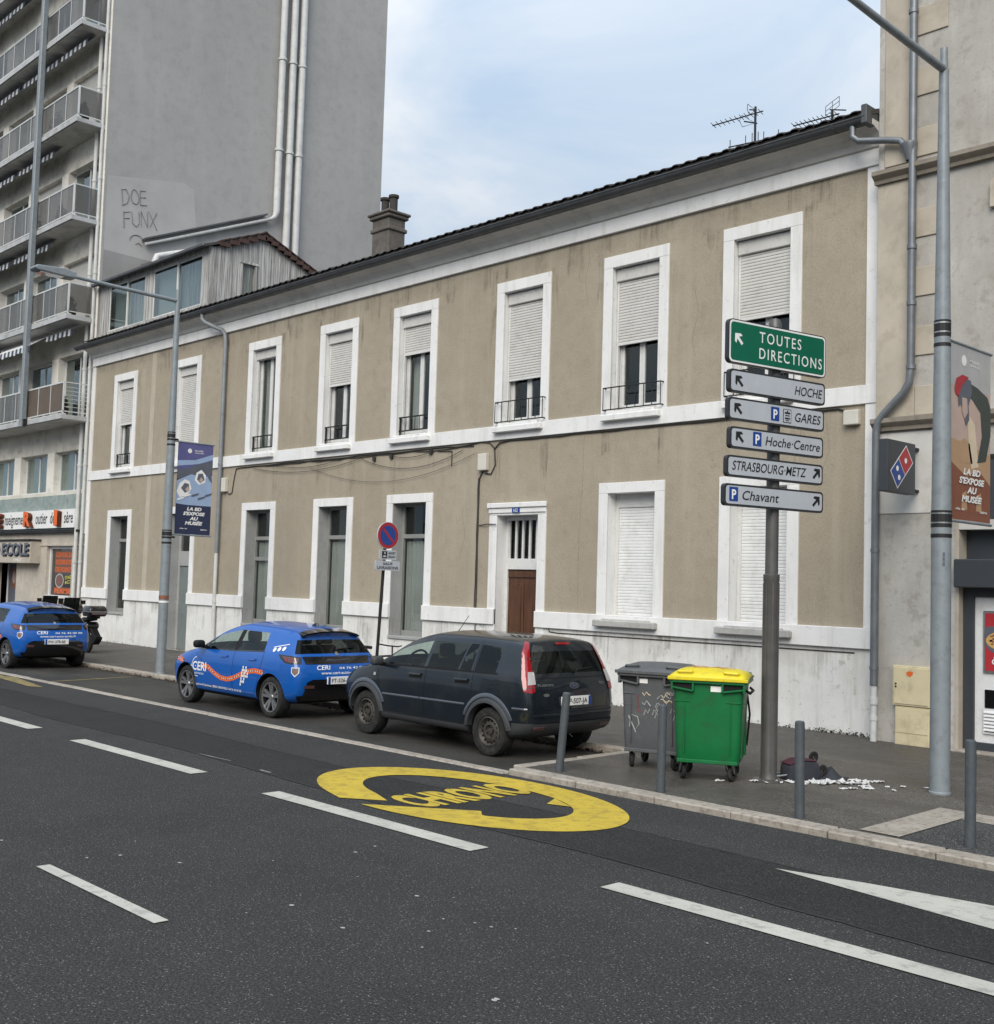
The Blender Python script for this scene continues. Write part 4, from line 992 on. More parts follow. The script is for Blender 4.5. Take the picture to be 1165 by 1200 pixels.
# ================================================================== APARTMENT TOWER
def tower():
    t = thing('apartment_tower', 'tall apartment block with balconies and a bare grey side wall', 'building', (-44, YF, 0))
    X1, X0 = -34.40, -60.0; YB = 26.35; ZT = 30.0; YW = YF + .02
    m = MB(); m.quad((X1, YW, 4.2), (X1, YB, 4.2), (X1, YB, ZT), (X1, YW, ZT)); m.quad((X1, YB, 0), (X0, YB, 0), (X0, YB, ZT), (X1, YB, ZT)); m.quad((X0, YW, ZT), (X1, YW, ZT), (X1, YB, ZT), (X0, YB, ZT)); m.quad((X0, YW, 0), (X0, YB, 0), (X0, YB, ZT), (X0, YW, ZT))
    m.quad((X1, YW, 0), (X1, YB, 0), (X1, YB, 4.2), (X1, YW, 4.2))
    pw = m.build('party_wall', 'party_wall_grey', t, label='blank grey rendered side wall')
    # repainted and stained areas low on the side wall
    m = MB(); m.add([(X1 + .006, a, b) for a, b in ((15.6, 9.0), (18.9, 9.0), (18.75, 13.6), (18.6, 14.85), (18.2, 15.0), (15.6, 14.55))], [range(6)]); m.build('repainted_patch', 'party_wall_patch', pw)
    m = MB(); m.add([(X1 + .010, a, b) for a, b in ((15.6, 9.0), (18.2, 9.0), (18.2, 11.95), (17.1, 12.15), (15.6, 12.19))], [range(5)]); m.build('damp_stain', 'party_wall_stain', pw)
    # graffiti strokes
    pl = Plane2((X1 + .012, 16.22, 13.05), (0, 1, 0.22), (0, -0.22, 1))
    def stroke(pts, parent=pw):
        m = MB(); m.tube([pl.p(a, b, .004) for a, b in pts], [.006 + .010 * abs(math.sin(3.1 * i + a_)) for i, a_ in enumerate(range(len(pts)))], 6); m.build('graffiti_stroke', 'spray_grey', parent)
    gl = {'D': [[(0, 0), (0, .9)], [(-.05, .9), (.3, .85), (.45, .5), (.3, .08), (-.05, 0)]], 'O': [[(.25 + .25 * math.cos(R(a)), .45 + .42 * math.sin(R(a))) for a in range(0, 370, 30)]],
          'E': [[(.45, .85), (.05, .8), (0, .0), (.45, .05)], [(.02, .42), (.4, .48)]], 'P': [[(0, 0), (.05, .9), (.4, .85), (.42, .5), (.05, .42)]],
          'U': [[(0, .9), (.02, .2), (.25, 0), (.45, .25), (.48, .9)]], 'N': [[(0, 0), (.05, .9), (.4, .05), (.48, .95)]], 'X': [[(0, 0), (.5, .9)], [(0, .9), (.45, -.1)]], 'F': [[(.5, .9), (.05, .85), (0, 0)], [(.03, .5), (.4, .52)]]}
    for word, a0, b0 in (('DOE', .08, .68), ('FUNX', .0, -.02)):
        a = a0
        for ch in word:
            for st in gl[ch]: stroke([(a + p * .52 + .05 * q, b0 + q * .56 + .03 * math.sin(7 * p + a)) for p, q in st])
            a += .30
    stroke([(.35 + .22 * math.cos(R(k)), -.42 + .17 * math.sin(R(k))) for k in range(-20, 200, 20)]); stroke([(.3, -.55), (.42, -.5), (.5, -.6)])
    # three white service pipes with collars, bottom of one bending over to the flue
    for k, (y, z0) in enumerate(((21.7, 13.6), (22.13, 11.0), (22.52, 11.0))):
        m = MB(); x = X1 + .16
        if k == 0:
            m.tube([(x, y, ZT), (x, y, 14.85), (x, y - .06, 14.66), (x, y - .2, 14.55), (x, 16.9, 12.62)], [.12, .12, .09, .06, .05], 14)
        else: m.cyl((x, y, z0), (x, y, ZT), .125, n=14)
        for z in (17.05, 20.3, 23.6, 26.8):
            m.cyl((x, y, z - .04), (x, y, z + .04), .155, n=14)
        m.build('wall_pipe', 'white_pipe', pw, smooth=True)
    m = MB(); m.prism([(16.85, 12.74), (21.3, 14.62), (21.3, 14.68), (16.85, 12.80)], 0, X1 + .02, X1 + .26); m.build('flashing', 'dark_zinc', pw)
    m.v = []; 
    m = MB(); m.tube([(X1 + .4, 17.1, 11.2), (X1 + .4, 17.1, 12.0), (X1 + .4, 17.2, 12.25), (X1 + .4, 17.4, 12.32), (X1 + .4, 20.2, 13.3)], .10, 12); m.build('flue_pipe', 'white_pipe', pw, smooth=True)
    m = MB(); m.box(X1 + .1, X1 + .75, 16.8, 17.4, 10.6, 11.95); m.build('flue_base', 'chimney_render', pw, bevel=.02)
    # ---- street front
    F0, FH = 6.75, 3.085                       # underside of first balcony slab, storey height
    nf = 8
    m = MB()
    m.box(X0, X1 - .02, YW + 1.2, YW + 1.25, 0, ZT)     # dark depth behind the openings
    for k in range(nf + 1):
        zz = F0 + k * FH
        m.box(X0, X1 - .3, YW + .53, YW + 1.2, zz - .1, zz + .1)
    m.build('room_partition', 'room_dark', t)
    m = MB()
    for k in range(nf):
        zz = F0 + k * FH
        m.box(X0, X1 - .42, YW, YW + .52, zz - .78, zz + .22)
    m.build('spandrel_wall', 'tower_render', t)
    m = MB(); m.box(X1 - .42, X1 - .006, YW - .02, YW + .26, 3.3, ZT); m.build('corner_pier', 'tower_pier', t, bevel=.01)
    for xp, r_ in ((X1 - .50, .06), (X1 - .12, .05)):
        m = MB(); m.cyl((xp, YW - .10, .12), (xp, YW - .10, ZT), r_, n=12)
        for z in range(2, 28, 3): m.cyl((xp, YW - .10, z + .4), (xp, YW - .10, z + .47), r_ * 1.25, n=12)
        m.build('downpipe', 'white_pipe', t, smooth=True)
    rr = random.Random(21)
    bay = 2.75
    nb = 9
    for k in range(nf):
        zf = F0 + k * FH + .2; zt = F0 + (k + 1) * FH - .78
        for j in range(nb):
            xb = X1 - .42 - j * bay; xa = xb - bay + .5
            m = MB(); m.box(xa - .5, xa, YW - .03, YW + .52, zf, zt); m.build('pier', 'tower_pier', t, bevel=.008)
            mode = {(0, 0): 'glass', (1, 0): 'shut', (2, 0): 'glassb', (3, 0): 'shut', (4, 0): 'glassb'}.get((k, j), rr.choice(['shut', 'glass', 'half', 'glass']))
            m = MB(); m.box(xa, xa + .06, YW + .22, YW + .28, zf, zt); m.box(xb - .06, xb, YW + .22, YW + .28, zf, zt); m.box((xa + xb) / 2 - .03, (xa + xb) / 2 + .03, YW + .22, YW + .28, zf, zt); m.box(xa + .06, xb - .06, YW + .22, YW + .28, zt - .06, zt)
            wd = m.build('window', 'window_white', t)
            m = MB(); m.box(xa + .06, xb - .06, YW + .245, YW + .25, zf, zt - .06); m.build('pane', 'tower_glass', wd)
            if mode in ('shut', 'half'):
                m = MB(); zlo = zf + .02 if mode == 'shut' else zf + (zt - zf) * rr.uniform(.35, .6); z = zt
                while z > zlo + .05:
                    m.prism([(YW + .18, z), (YW + .172, z - .012), (YW + .172, z - .045), (YW + .18, z - .055), (YW + .20, z - .055), (YW + .20, z)], 0, xa, xb); z -= .055
                m.build('roller_shutter', 'shutter_grey', wd)
            else:
                m = MB(); n = 16; wq = (xb - xa) * rr.uniform(.25, .5)
                for q in range(n):
                    u0, u1 = xb - wq * q / n, xb - wq * (q + 1) / n
                    m.quad((u0, YW + .36 + .02 * (q % 2), zf), (u1, YW + .36 + .02 * ((q + 1) % 2), zf), (u1, YW + .36 + .02 * ((q + 1) % 2), zt), (u0, YW + .36 + .02 * (q % 2), zt))
                m.build('curtain', 'curtain_pale', wd)
    # balconies
    XE = X1 - .10; YB0 = 14.62
    for k in range(nf):
        z0 = F0 + k * FH
        m = MB(); m.box(X0, XE, YB0, YW - .0, z0, z0 + .13); m.box(X0, XE, YB0 - .03, YB0 + .12, z0 + .13, z0 + .19)
        sl = m.build('balcony_slab', 'slab_concrete', t, bevel=.012)
        m = MB(); m.box(X0, XE + .012, YB0 - .045, YB0 - .031, z0 + .02, z0 + .17); m.box(XE + .001, XE + .014, YB0 - .03, YW - .05, z0 + .02, z0 + .15); m.build('slab_fascia', 'slab_edge', sl)
        zr0, zr1 = z0 + .27, z0 + 1.12
        m = MB(); m.box(X0, XE - .02, YB0, YB0 + .045, zr1, zr1 + .045); m.box(X0, XE - .02, YB0 + .005, YB0 + .035, zr0 - .035, zr0)
        m.box(XE - .065, XE - .02, YB0, YB0 + .045, z0 + .19, zr1); m.box(XE - .05, XE - .03, YB0 + .045, YW - .02, zr1 + .015, zr1 + .045); m.box(XE - .05, XE - .03, YB0 + .045, YW - .02, zr0 - .03, zr0)
        if k == 0:
            for q in range(1, 7): m.box(XE - .048, XE - .032, YB0 + .05, YW - .02, zr0 + (zr1 - zr0) * q / 7, zr0 + (zr1 - zr0) * q / 7 + .014)
        m.build('railing', 'rail_grey', sl)
        x = XE - .07; q = 0
        while x > X0 + 1:
            x2 = x - .92
            brown = (k == 0 and q < 3)
            m = MB(); m.box(x2 + .03, x, YB0 + .014, YB0 + .026, zr0, zr1); m.build('balcony_panel', 'balcony_brown' if brown else 'balcony_glass', sl)
            m = MB(); m.box(x2, x2 + .03, YB0 + .004, YB0 + .036, zr0, zr1); m.build('baluster', 'rail_grey', sl)
            x = x2; q += 1
        if k > 0:
            m = MB(); m.box(XE - .045, XE - .035, YB0 + .06, YW - .06, zr0, zr1); m.build('balcony_panel', 'balcony_glass', sl)
        # awnings rolled in or out under the slab above
        xa = XE - .35
        for q, (ln, outd) in enumerate(((2.0, .15), (3.1, .15), (2.7, .2), (3.0, .2), (3, .2))):
            if (k, q) in ((1, 0), (2, 0), (3, 9), (4, 1)): xa -= ln + .12; continue
            if k == 0 and q == 1: outd = 1.0
            z1 = z0 + FH - .04; y1 = YB0 + .42 - outd * .55; zf = z1 - .10 - outd * .38
            n = int(ln / .16); m = MB()
            m.add([(xa, YB0 + .60, z1), (xa - ln, YB0 + .60, z1), (xa - ln, y1, zf), (xa, y1, zf)], [(0, 1, 2, 3)])
            aw = m.build('awning', 'awning_white' if k == 0 else 'awning_blue', sl)
            for s in range(n):
                mm = MB(); u0, u1 = xa - ln * s / n, xa - ln * (s + 1) / n; dz = .17 + .02 * math.sin(s * 2.1)
                mm.add([(u0, y1, zf), (u1, y1, zf), (u1, y1 - .012, zf - dz), ((u0 + u1) / 2, y1 - .012, zf - dz - .025), (u0, y1 - .012, zf - dz)], [range(5)])
                mm.build('awning_scallop', 'awning_white' if s % 2 else 'awning_blue', sl)
            xa -= ln + .12
    # post clamped to the balcony fronts
    m = MB(); m.box(-37.32, -37.12, YB0 - .22, YB0 - .046, F0 - .06, ZT); m.build('balcony_post', 'pole_grey', t, bevel=.02)
    m = MB(); m.box(-37.12, -37.04, YB0 - .16, YB0 - .05, F0 - .02, F0 + .2); m.build('post_bracket', 'iron_black', t)
    # things on balconies
    for x, k, s in ((-35.1, 1, .30), (-34.9, 3, .28), (-36.9, 3, .5), (-38.2, 2, .45), (-36.2, 2, .35), (-38.8, 4, .4), (-35.3, 0, .3)):
        z = F0 + k * FH + .19; p = thing('potted_plant', {(0, 5): 'potted plant on the brown-panelled lowest balcony', (1, 5): 'potted plant at the corner of the second balcony up', (3, 4): 'small potted plant at the corner of the fourth balcony up', (3, 6): 'tall potted plant mid-way along the fourth balcony up', (2, 8): 'large leafy potted plant beside the post on the third balcony up', (2, 6): 'smaller potted plant on the third balcony up, nearer the corner'}.get((k, int(-x) % 10), 'potted plant on the fifth balcony up'), 'plant', (x, YB0 + .35, z), group='balcony plants')
        m = MB(); m.lathe([(0, 0), (.13, 0), (.18, .26), (.16, .26), (.15, .22), (0, .22)], (x, YB0 + .35, z), (0, 0, 1), 12); m.build('pot', 'clay_pot', p, smooth=True)
        m = MB(); r3 = random.Random(int(-x * 10))
        for _ in range(130):
            a, e, r_ = r3.uniform(0, 6.28), r3.uniform(-.2, 1.5), r3.uniform(.3, 1) * s
            c = Vector((x + r_ * math.cos(a) * math.cos(e) * .6, YB0 + .35 + r_ * math.sin(a) * math.cos(e) * .5, z + .28 + r_ * abs(math.sin(e)) * 1.3))
            d1 = Vector((r3.uniform(-1, 1), r3.uniform(-1, 1), r3.uniform(-1, 1))).normalized() * .07; d2 = d1.orthogonal().normalized() * .03
            m.add([c - d1, c + d2, c + d1, c - d2], [(0, 1, 2, 3)])
        m.build('foliage', 'plant_green', p)
    # ---- first floor windows above the shop
    za, zb = 4.66, 5.96
    m = MB(); m.box(X0, X1 - .42, YW + .001, YW + .52, 5.96, F0 - .782); m.box(X0, X1 - .42, YW - .03, YW + .52, 4.561, 4.66); m.build('first_floor_wall', 'tower_render', t)
    x = X1 - .42; j = 0
    while x > -52:
        xa = x - 2.2
        m = MB(); m.box(xa, xa + .06, YW + .20, YW + .26, za, zb); m.box(x - .06, x, YW + .20, YW + .26, za, zb); m.box((xa + x) / 2 - .03, (xa + x) / 2 + .03, YW + .20, YW + .26, za, zb); m.box(xa + .06, x - .06, YW + .20, YW + .26, zb - .06, zb); m.box(xa + .06, x - .06, YW + .05, YW + .26, za, za + .05)
        wd = m.build('window', 'window_white' if j else 'rail_grey', t)
        m = MB(); m.box(xa + .06, x - .06, YW + .225, YW + .23, za + .05, zb - .06); m.build('pane', 'tower_glass', wd)
        m = MB(); n = 40
        for q in range(n):
            u0, u1 = xa + (x - xa) * q / n, xa + (x - xa) * (q + 1) / n
            m.quad((u0, YW + .34 + .02 * (q % 2), za), (u1, YW + .34 + .02 * ((q + 1) % 2), za), (u1, YW + .34 + .02 * ((q + 1) % 2), zb), (u0, YW + .34 + .02 * (q % 2), zb))
        m.build('curtain', 'curtain_pale', wd)
        m = MB(); m.box(xa - .55, xa, YW - .02, YW + .5, za, zb); m.build('pier', 'tower_pier', t, bevel=.008)
        x = xa - .55; j += 1
    # ---- shop front
    m = MB(); m.box(X0, X1 - .44, YW - .05, YW + .2, 3.42, 4.56); m.build('fascia', 'green_marble', t)
    m = MB(); m.box(X0, X1 - .44, YW - .14, YW + .05, 3.36, 3.44); m.build('fascia_ledge', 'iron_black', t)
    m = MB(); m.box(X0, -38.15, YW, YW + .3, 2.95, 3.36); m.box(-38.15, X1 - .02, YW, YW + .3, 2.95, 3.36); m.box(X1 - .95, X1 - .02, YW, YW + .3, 0, 2.95); m.box(-39.68, -37.25, YW, YW + .3, 0, 2.95); m.box(-37.25, X1 - .95, YW, YW + .3, 0, 1.33); m.box(X0, -41.75, YW, YW + .3, 0, 2.95); m.box(-41.75, -39.68, YW, YW + .3, 2.37, 2.95)
    m.build('shop_wall', 'shop_stone', t)
    m = MB(); m.box(-38.4, X1 - .02, YW - .03, YW + .02, 2.94, 2.99); m.build('shop_ledge', 'shop_stone', t)
    m = MB(); m.box(-37.25, -37.15, YW + .1, YW + .22, 1.33, 2.95); m.box(-35.45, -35.35, YW + .1, YW + .22, 1.33, 2.95); m.box(-37.15, -35.45, YW + .1, YW + .22, 2.85, 2.95); m.box(-37.2, -35.4, YW - .04, YW + .25, 1.28, 1.37)
    sw = m.build('shop_window', 'window_white', t)
    m = MB(); m.box(-37.15, -35.45, YW + .15, YW + .16, 1.37, 2.85); m.build('pane', 'gloss_black', sw)
    pl = Plane2((-37.15, YW + .15, 1.37), (1, 0, 0), (0, 0, 1))
    for s, b, hh in (('CENTRE DE', 1.22, .15), ('RECUPERATION', .98, .16), ('DE POINTS', .75, .15), ('PERMIS', .07, .15)):
        put_poly(pl, [(.22, b - .03), (1.62, b - .03), (1.62, b + hh + .03), (.22, b + hh + .03)], 'print_rust', sw, .002)
        put_text(pl, s, .92, b, hh, 'print_orange', sw, width=1.25, align='c', d=.004)
    mm = MB(); put_poly(pl, ell(.62, .46, .33, .23), 'print_pink', sw, .003); put_poly(pl, ell(.62, .46, .27, .19), 'print_slate', sw, .005); put_poly(pl, ell(.62, .46, .17, .13), 'print_rust', sw, .007)
    put_text(pl, 'STAGE', 1.02, .50, .11, 'print_yellow', sw, width=.55, d=.004, skew=.1); put_text(pl, 'ICI', 1.06, .36, .10, 'print_yellow', sw, width=.45, d=.004, skew=.1)
    # entrance canopy with raised letters, door below
    m = MB(); m.box(-42.5, -37.75, YW - .35, YW + .01, 2.36, 3.10); cn = m.build('entrance_canopy', 'shop_stone', t, bevel=.015)
    m = MB(); m.box(-42.5, -37.72, YW - .4, YW + .012, 3.10, 3.15); m.build('canopy_cap', 'iron_black', cn)
    pl = Plane2((-41.45, YW - .35, 2.58), (1, 0, 0), (0, 0, 1))
    for dx, dz, mt, dd in ((0, 0, 'print_slate', .05), (.03, -.04, 'print_black', .012)):  # black copy, offset behind, draws the letters' shadow in colour
        put_text(pl, 'AUTO ECOLE', -.95 + dx, .05 + dz, .40, mt, cn, width=4.6, bold=.03, d=dd)
    put_text(pl, '1967', 2.4, -.16, .1, 'print_white', cn, width=.6)
    m = MB(); m.box(-41.75, -41.65, YW + .5, YW + .56, .1, 2.36); m.box(-40.72, -40.62, YW + .5, YW + .56, .1, 2.36); m.box(-39.76, -39.68, YW + .5, YW + .56, .1, 2.36)
    dr = m.build('shop_door', 'window_white', t)
    m = MB(); m.box(-41.65, -40.72, YW + .52, YW + .53, .1, 2.36); m.box(-40.62, -39.76, YW + .52, YW + .53, .1, 2.36); m.build('pane', 'print_slate', dr)
    pl = Plane2((-41.65, YW + .52, 0), (1, 0, 0), (0, 0, 1))
    put_poly(pl, [(.25, 1.5), (.7, 1.5), (.7, 2.2), (.25, 2.2)], 'print_rust', dr); put_poly(pl, ell(.47, 1.87, .15, .22), 'print_pink', dr, .004)
    for a, b in ((1.15, 1.7), (1.5, 1.7), (1.5, 1.25)): put_poly(pl, [(a, b), (a + .3, b), (a + .3, b + .4), (a, b + .4)], 'print_white', dr)
    for b in (.75, .9, 1.05): put_poly(pl, [(1.2, b), (1.75, b + .02), (1.75, b + .09), (1.2, b + .07)], 'print_white', dr)
    # sign board
    m = MB(); m.box(-46.5, -34.93, YW - .18, YW - .06, 3.50, 4.08); sg = m.build('sign_board', 'print_white', t, label='white shop sign with black and orange lettering')
    pl = Plane2((-41.05, YW - .18, 3.5), (1, 0, 0), (0, 0, 1))
    put_text(pl, 'nseignement', .60, .15, .38, 'print_black', sg, width=1.85, bold=.012)
    put_text(pl, 'outier', 3.20, .15, .38, 'print_black', sg, width=.92, bold=.012); put_text(pl, 'de', 4.34, .15, .38, 'print_black', sg, width=.34, bold=.012); put_text(pl, 's\u00e8re', 5.40, .15, .38, 'print_black', sg, width=.64, bold=.012)
    for ch, a, w_ in (('E', .10, .40), ('R', 2.48, .58), ('I', 4.90, .28)):
        for q in range(4): put_text(pl, ch, a + .05 - q * .012, .06 + .012 * q, .46, 'print_rust' if q < 3 else 'print_orange', sg, width=w_, bold=.05, d=.02 + .04 * q)
    return t
tower()

# ================================================================== RIGHT-HAND BUILDING
def right_building():
    YR = 15.30; XA = -8.19
    t = thing('corner_building', 'older building with grey render, stone quoins and a takeaway shop', 'building', (-4, YR, 0))
    m = MB()
    shop = (-7.02, 6, 0.08, 4.06)
    holes_wall(m, XA, 6, 0, 16, YR, [shop, (-6.05, 6, 5.2, 7.75)])
    m.quad((XA, YR, 0), (XA, 26, 0), (XA, 26, 16), (XA, YR, 16)); m.quad((6, YR, 0), (6, 26, 0), (6, 26, 16), (6, YR, 16)); m.quad((XA, YR, 16), (6, YR, 16), (6, 26, 16), (XA, 26, 16)); m.quad((XA, 26, 0), (6, 26, 0), (6, 26, 16), (XA, 26, 16))
    m.build('wall', 'grey_render', t, label='stained grey render wall')
    # corner stones: a plain beige pilaster, then long and short quoins
    z = 4.66; k = 0
    m = MB(); m.box(XA - .002, -7.62, YR - .025, YR + .001, 4.66, 8.06); m.box(XA + .1, -7.62, YR - .025, YR + .001, 8.30, 16); m.build('corner_pilaster', 'quoin_stone', t, bevel=.006)
    for zz in [4.66 + .42 * i for i in range(8)] + [8.34 + .44 * i for i in range(17)]:
        long_ = k % 2 == 0
        m = MB(); m.box(-7.615, -7.16 if long_ else -7.42, YR - .022, YR + .001, zz + .004, zz + .41)
        if long_: m.build('quoin', 'quoin_stone', t, bevel=.006)
        k += 1
    # cornices
    for z0, dep in ((8.06, .16), (4.47, .14)):
        m = MB(); m.prism([(YR + .0, z0), (YR - dep * .45, z0), (YR - dep * .5, z0 + .05), (YR - dep * .85, z0 + .09), (YR - dep, z0 + .11), (YR - dep, z0 + .17), (YR + .0, z0 + .2)], 0, XA - .03, 6); m.build('cornice', 'cornice_stone', t)
    m = MB(); m.box(XA, -7.04, YR - .012, YR + .001, 3.30, 4.44); m.build('whitewashed_band', 'lime_white', t)
    # moulded window surround at the picture edge
    for za, zb in ((5.2, 7.75), (8.5, 12)):
        m = MB(); m.box(-6.42, -6.25, YR - .05, YR + .001, za - .1, zb - .35 if za < 8 else zb); m.box(-6.24, -6.05, YR - .03, YR + .2, za, zb); m.build('window_surround', 'quoin_stone', t, bevel=.01)
    m = MB(); m.prism([(-6.55, 7.38), (-6.55, 7.72), (-6.42, 7.86), (-6.1, 7.99), (-5.2, 8.04), (-5.2, 7.92), (-6.08, 7.88), (-6.34, 7.76), (-6.44, 7.66), (-6.44, 7.38)], 1, YR - .07, YR + .001); m.build('window_hood', 'quoin_stone', t, bevel=.006)
    m = MB(); m.box(-6.05, 6, YR + .25, YR + .28, 5.2, 7.75); m.build('pane', 'tower_glass', t)
    # shop front
    m = MB(); m.box(-7.02, -6.97, YR - .01, YR + .32, .08, 4.06); m.build('shop_jamb', 'quoin_stone', t)
    m = MB(); m.box(-6.97, 6, YR - .03, YR + .06, 3.20, 3.98); m.build('sign_fascia', 'sign_dark', t)
    m = MB(); m.box(-6.97, 6, YR - .02, YR + .05, 3.06, 3.197); m.build('fascia_trim', 'lime_white', t)
    m = MB(); m.box(-6.99, 6, YR - .14, YR + .25, 2.28, 2.66); m.build('shutter_case', 'sign_dark', t, bevel=.015)
    m = MB(); m.box(-6.97, 6, YR + .22, YR + .25, 2.66, 3.06); m.build('fanlight', 'sign_dark', t)
    m = MB(); m.box(-6.97, -6.82, YR + .12, YR + .3, .1, 2.28); m.box(-6.82, 6, YR + .12, YR + .3, 2.16, 2.28); m.box(-6.82, 6, YR + .1, YR + .3, .1, .24); m.build('door_frame', 'sign_dark', t, bevel=.006)
    m = MB(); m.box(-6.82, -5.4, YR + .16, YR + .22, .24, 2.16); dr = m.build('shop_door', 'shutter_white', t)
    m = MB(); m.box(-7.04, 6, YR - .12, YR + .35, .08, .135); m.build('threshold', 'kerb_stone', t, bevel=.01)
    m = MB(); m.box(-6.70, -5.75, YR + .125, YR + .16, 1.16, 1.98); fr = m.build('poster_frame', 'steel', dr, bevel=.008)
    pl = Plane2((-6.70, YR + .125, 1.16), (1, 0, 0), (0, 0, 1))
    put_poly(pl, [(.03, .03), (.92, .03), (.92, .79), (.03, .79)], 'print_poster_red', dr, .003, 'poster')
    put_poly(pl, [(.035, .47), (.30, .44), (.78, .36), (.78, .56), (.35, .60), (.10, .62), (.035, .60)], 'print_slate', dr, .0045, 'poster'); put_poly(pl, ell(.30, .40, .265, .16), 'print_slate', dr, .005, 'poster')
    put_poly(pl, ell(.30, .43, .26, .13), 'print_crust', dr, .006, 'poster')
    m = MB(); rr = random.Random(8)
    for _ in range(50):
        a, b = rr.uniform(0, 6.28), rr.uniform(0, 1) ** .5
        m.add([pl.p(.30 + .23 * b * math.cos(a) + .022 * math.cos(q), .43 + .11 * b * math.sin(a) + .012 * math.sin(q), .0075) for q in range(6)], [range(6)])
    m.build('poster_print', 'print_rust', dr)
    put_text(pl, 'VOS', .36, .70, .06, 'print_white', dr, width=.2, d=.0045, bold=.03); put_text(pl, 'BONS PLANS', .30, .60, .07, 'print_white', dr, width=.5, d=.0055, bold=.03)
    put_text(pl, 'OFFERT', .12, .12, .07, 'print_white', dr, width=.33, d=.0045, bold=.04)
    for k in range(5): put_poly(pl, [(.14 + k * .07, .20), (.18 + k * .07, .20), (.17 + k * .07, .25)], 'print_white', dr, .0045)
    for k in range(4): put_poly(pl, [(.17 + k * .07, .10), (.21 + k * .07, .10), (.19 + k * .07, .055)], 'print_white', dr, .0045)
    m = MB(); m.box(-6.68, -5.8, YR + .14, YR + .16, .70, .94); m.build('vent_glass', 'gloss_black', dr)
    for k in range(4):
        mm = MB(); mm.box(-6.50 + k * .2, -6.49 + k * .2, YR + .132, YR + .141, .70, .94); mm.build('vent_bar', 'steel', dr)
    m = MB(); m.box(-6.70, -5.8, YR + .13, YR + .16, .36, .69); lv = m.build('louvre_frame', 'shutter_white', dr)
    for k in range(6):
        mm = MB(); mm.prism([(YR + .105, .40 + k * .046), (YR + .13, .43 + k * .046), (YR + .13, .44 + k * .046), (YR + .105, .412 + k * .046)], 0, -6.68, -5.8); mm.build('louvre_slat', 'shutter_white', dr)
    m = MB(); m.box(-6.675, -5.8, YR + .1285, YR + .1295, .385, .67); m.build('louvre_gap', 'gloss_black', dr)
    # projecting shop sign (own thing): hangs on brackets from the wall
    s = thing('projecting_sign', 'dark square shop sign with red and blue domino logo on the grey wall', 'sign', (-7.55, 15.0, 3.45))
    xs, y0, y1, z0, z1 = -7.50, 14.31, 15.10, 3.53, 4.23
    m = MB(); m.box(xs - .13, xs, y0, y1, z0, z1); sp = m.build('sign_case', 'sign_dark', s, bevel=.008)
    pl = Plane2((xs, y0, z0), (0, 1, 0), (0, 0, 1))
    cxx, czz = .395, .354; a = R(-32); A, B = Vector((math.cos(a), 0)), None
    u = Vector((.145, .11)); v = Vector((-.055, .135))
    # logo tile: a tilted double square, red upper half with one dot, blue lower half with two
    c = Vector((cxx, czz))
    dirL = Vector((.753, .657)).normalized(); dirS = Vector((.657, -.753)).normalized()
    hl, hs = .276, .137
    def Q(a, b): p = c + dirL * a + dirS * b; return (p.x, p.y)
    put_poly(pl, [Q(-hl - .015, -hs - .015), Q(-hl - .015, hs + .015), Q(hl + .015, hs + .015), Q(hl + .015, -hs - .015)], 'print_white', sp, .003, 'logo')
    put_poly(pl, [Q(.006, -hs), Q(.006, hs), Q(hl, hs), Q(hl, -hs)], 'print_red', sp, .005, 'logo'); put_poly(pl, [Q(-hl, -hs), Q(-hl, hs), Q(-.006, hs), Q(-.006, -hs)], 'print_blue', sp, .005, 'logo')
    for a_, b_ in ((hl / 2, 0), (-hl / 2 + .02, -.062), (-hl / 2 - .02, .062)):
        q = Q(a_, b_); put_poly(pl, ell(q[0], q[1], .037, .037, 18), 'print_white', sp, .007, 'logo')
    for z in (z0 + .05, z1 - .07):
        m = MB(); m.box(xs - .10, xs - .04, y1, YR + .01, z, z + .035); m.build('bracket', 'iron_black', s)
    # gas/electric cabinet
    e = thing('meter_cabinet', 'cream two-part meter cabinet fixed low on the grey wall', 'cabinet', (-7.6, YR, .1))
    m = MB(); m.box(-7.86, -7.32, YR - .11, YR - .002, .64, 1.19); m.build('upper_box', 'cabinet_cream', e, bevel=.012, seg=2)
    m = MB(); m.box(-7.835, -7.345, YR - .122, YR - .1105, .665, 1.165); dd = m.build('door', 'cabinet_cream', e, bevel=.006)
    for z in (.94, .90): 
        m = MB(); m.cyl((-7.80, YR - .135, z), (-7.80, YR - .12, z), .012, n=8); m.build('lock', 'iron_black', dd)
    put_poly(Plane2((-7.64, YR - .1235, 1.06), (1, 0, 0), (0, 0, 1)), [(0, 0), (.04, -.02), (.08, .01), (.09, .05), (.03, .06), (-.01, .04)], 'print_orange', dd, .001, 'sticker')
    m = MB(); m.box(-7.83, -7.33, YR - .09, YR - .002, .10, .635); m.build('lower_box', 'cabinet_cream', e, bevel=.012, seg=2)
    m = MB(); m.box(-7.81, -7.35, YR - .098, YR - .0905, .27, .61); m.build('lower_door', 'cabinet_cream', e, bevel=.004)
    # tall zinc downpipe with swan neck, gutter outlet and hopper
    p = thing('downpipe', 'tall zinc downpipe with a swan neck between the two houses', 'pipe', (-7.65, YR - .1, 0))
    yp = YR - .12
    m = MB(); m.tube([(-7.60, yp, 16), (-7.62, yp, 5.32), (-7.64, yp, 5.12), (-7.72, yp, 4.98), (-8.02, yp, 4.70), (-8.10, yp, 4.60), (-8.13, yp, 4.45), (-8.13, yp, .88)], .055, 14)
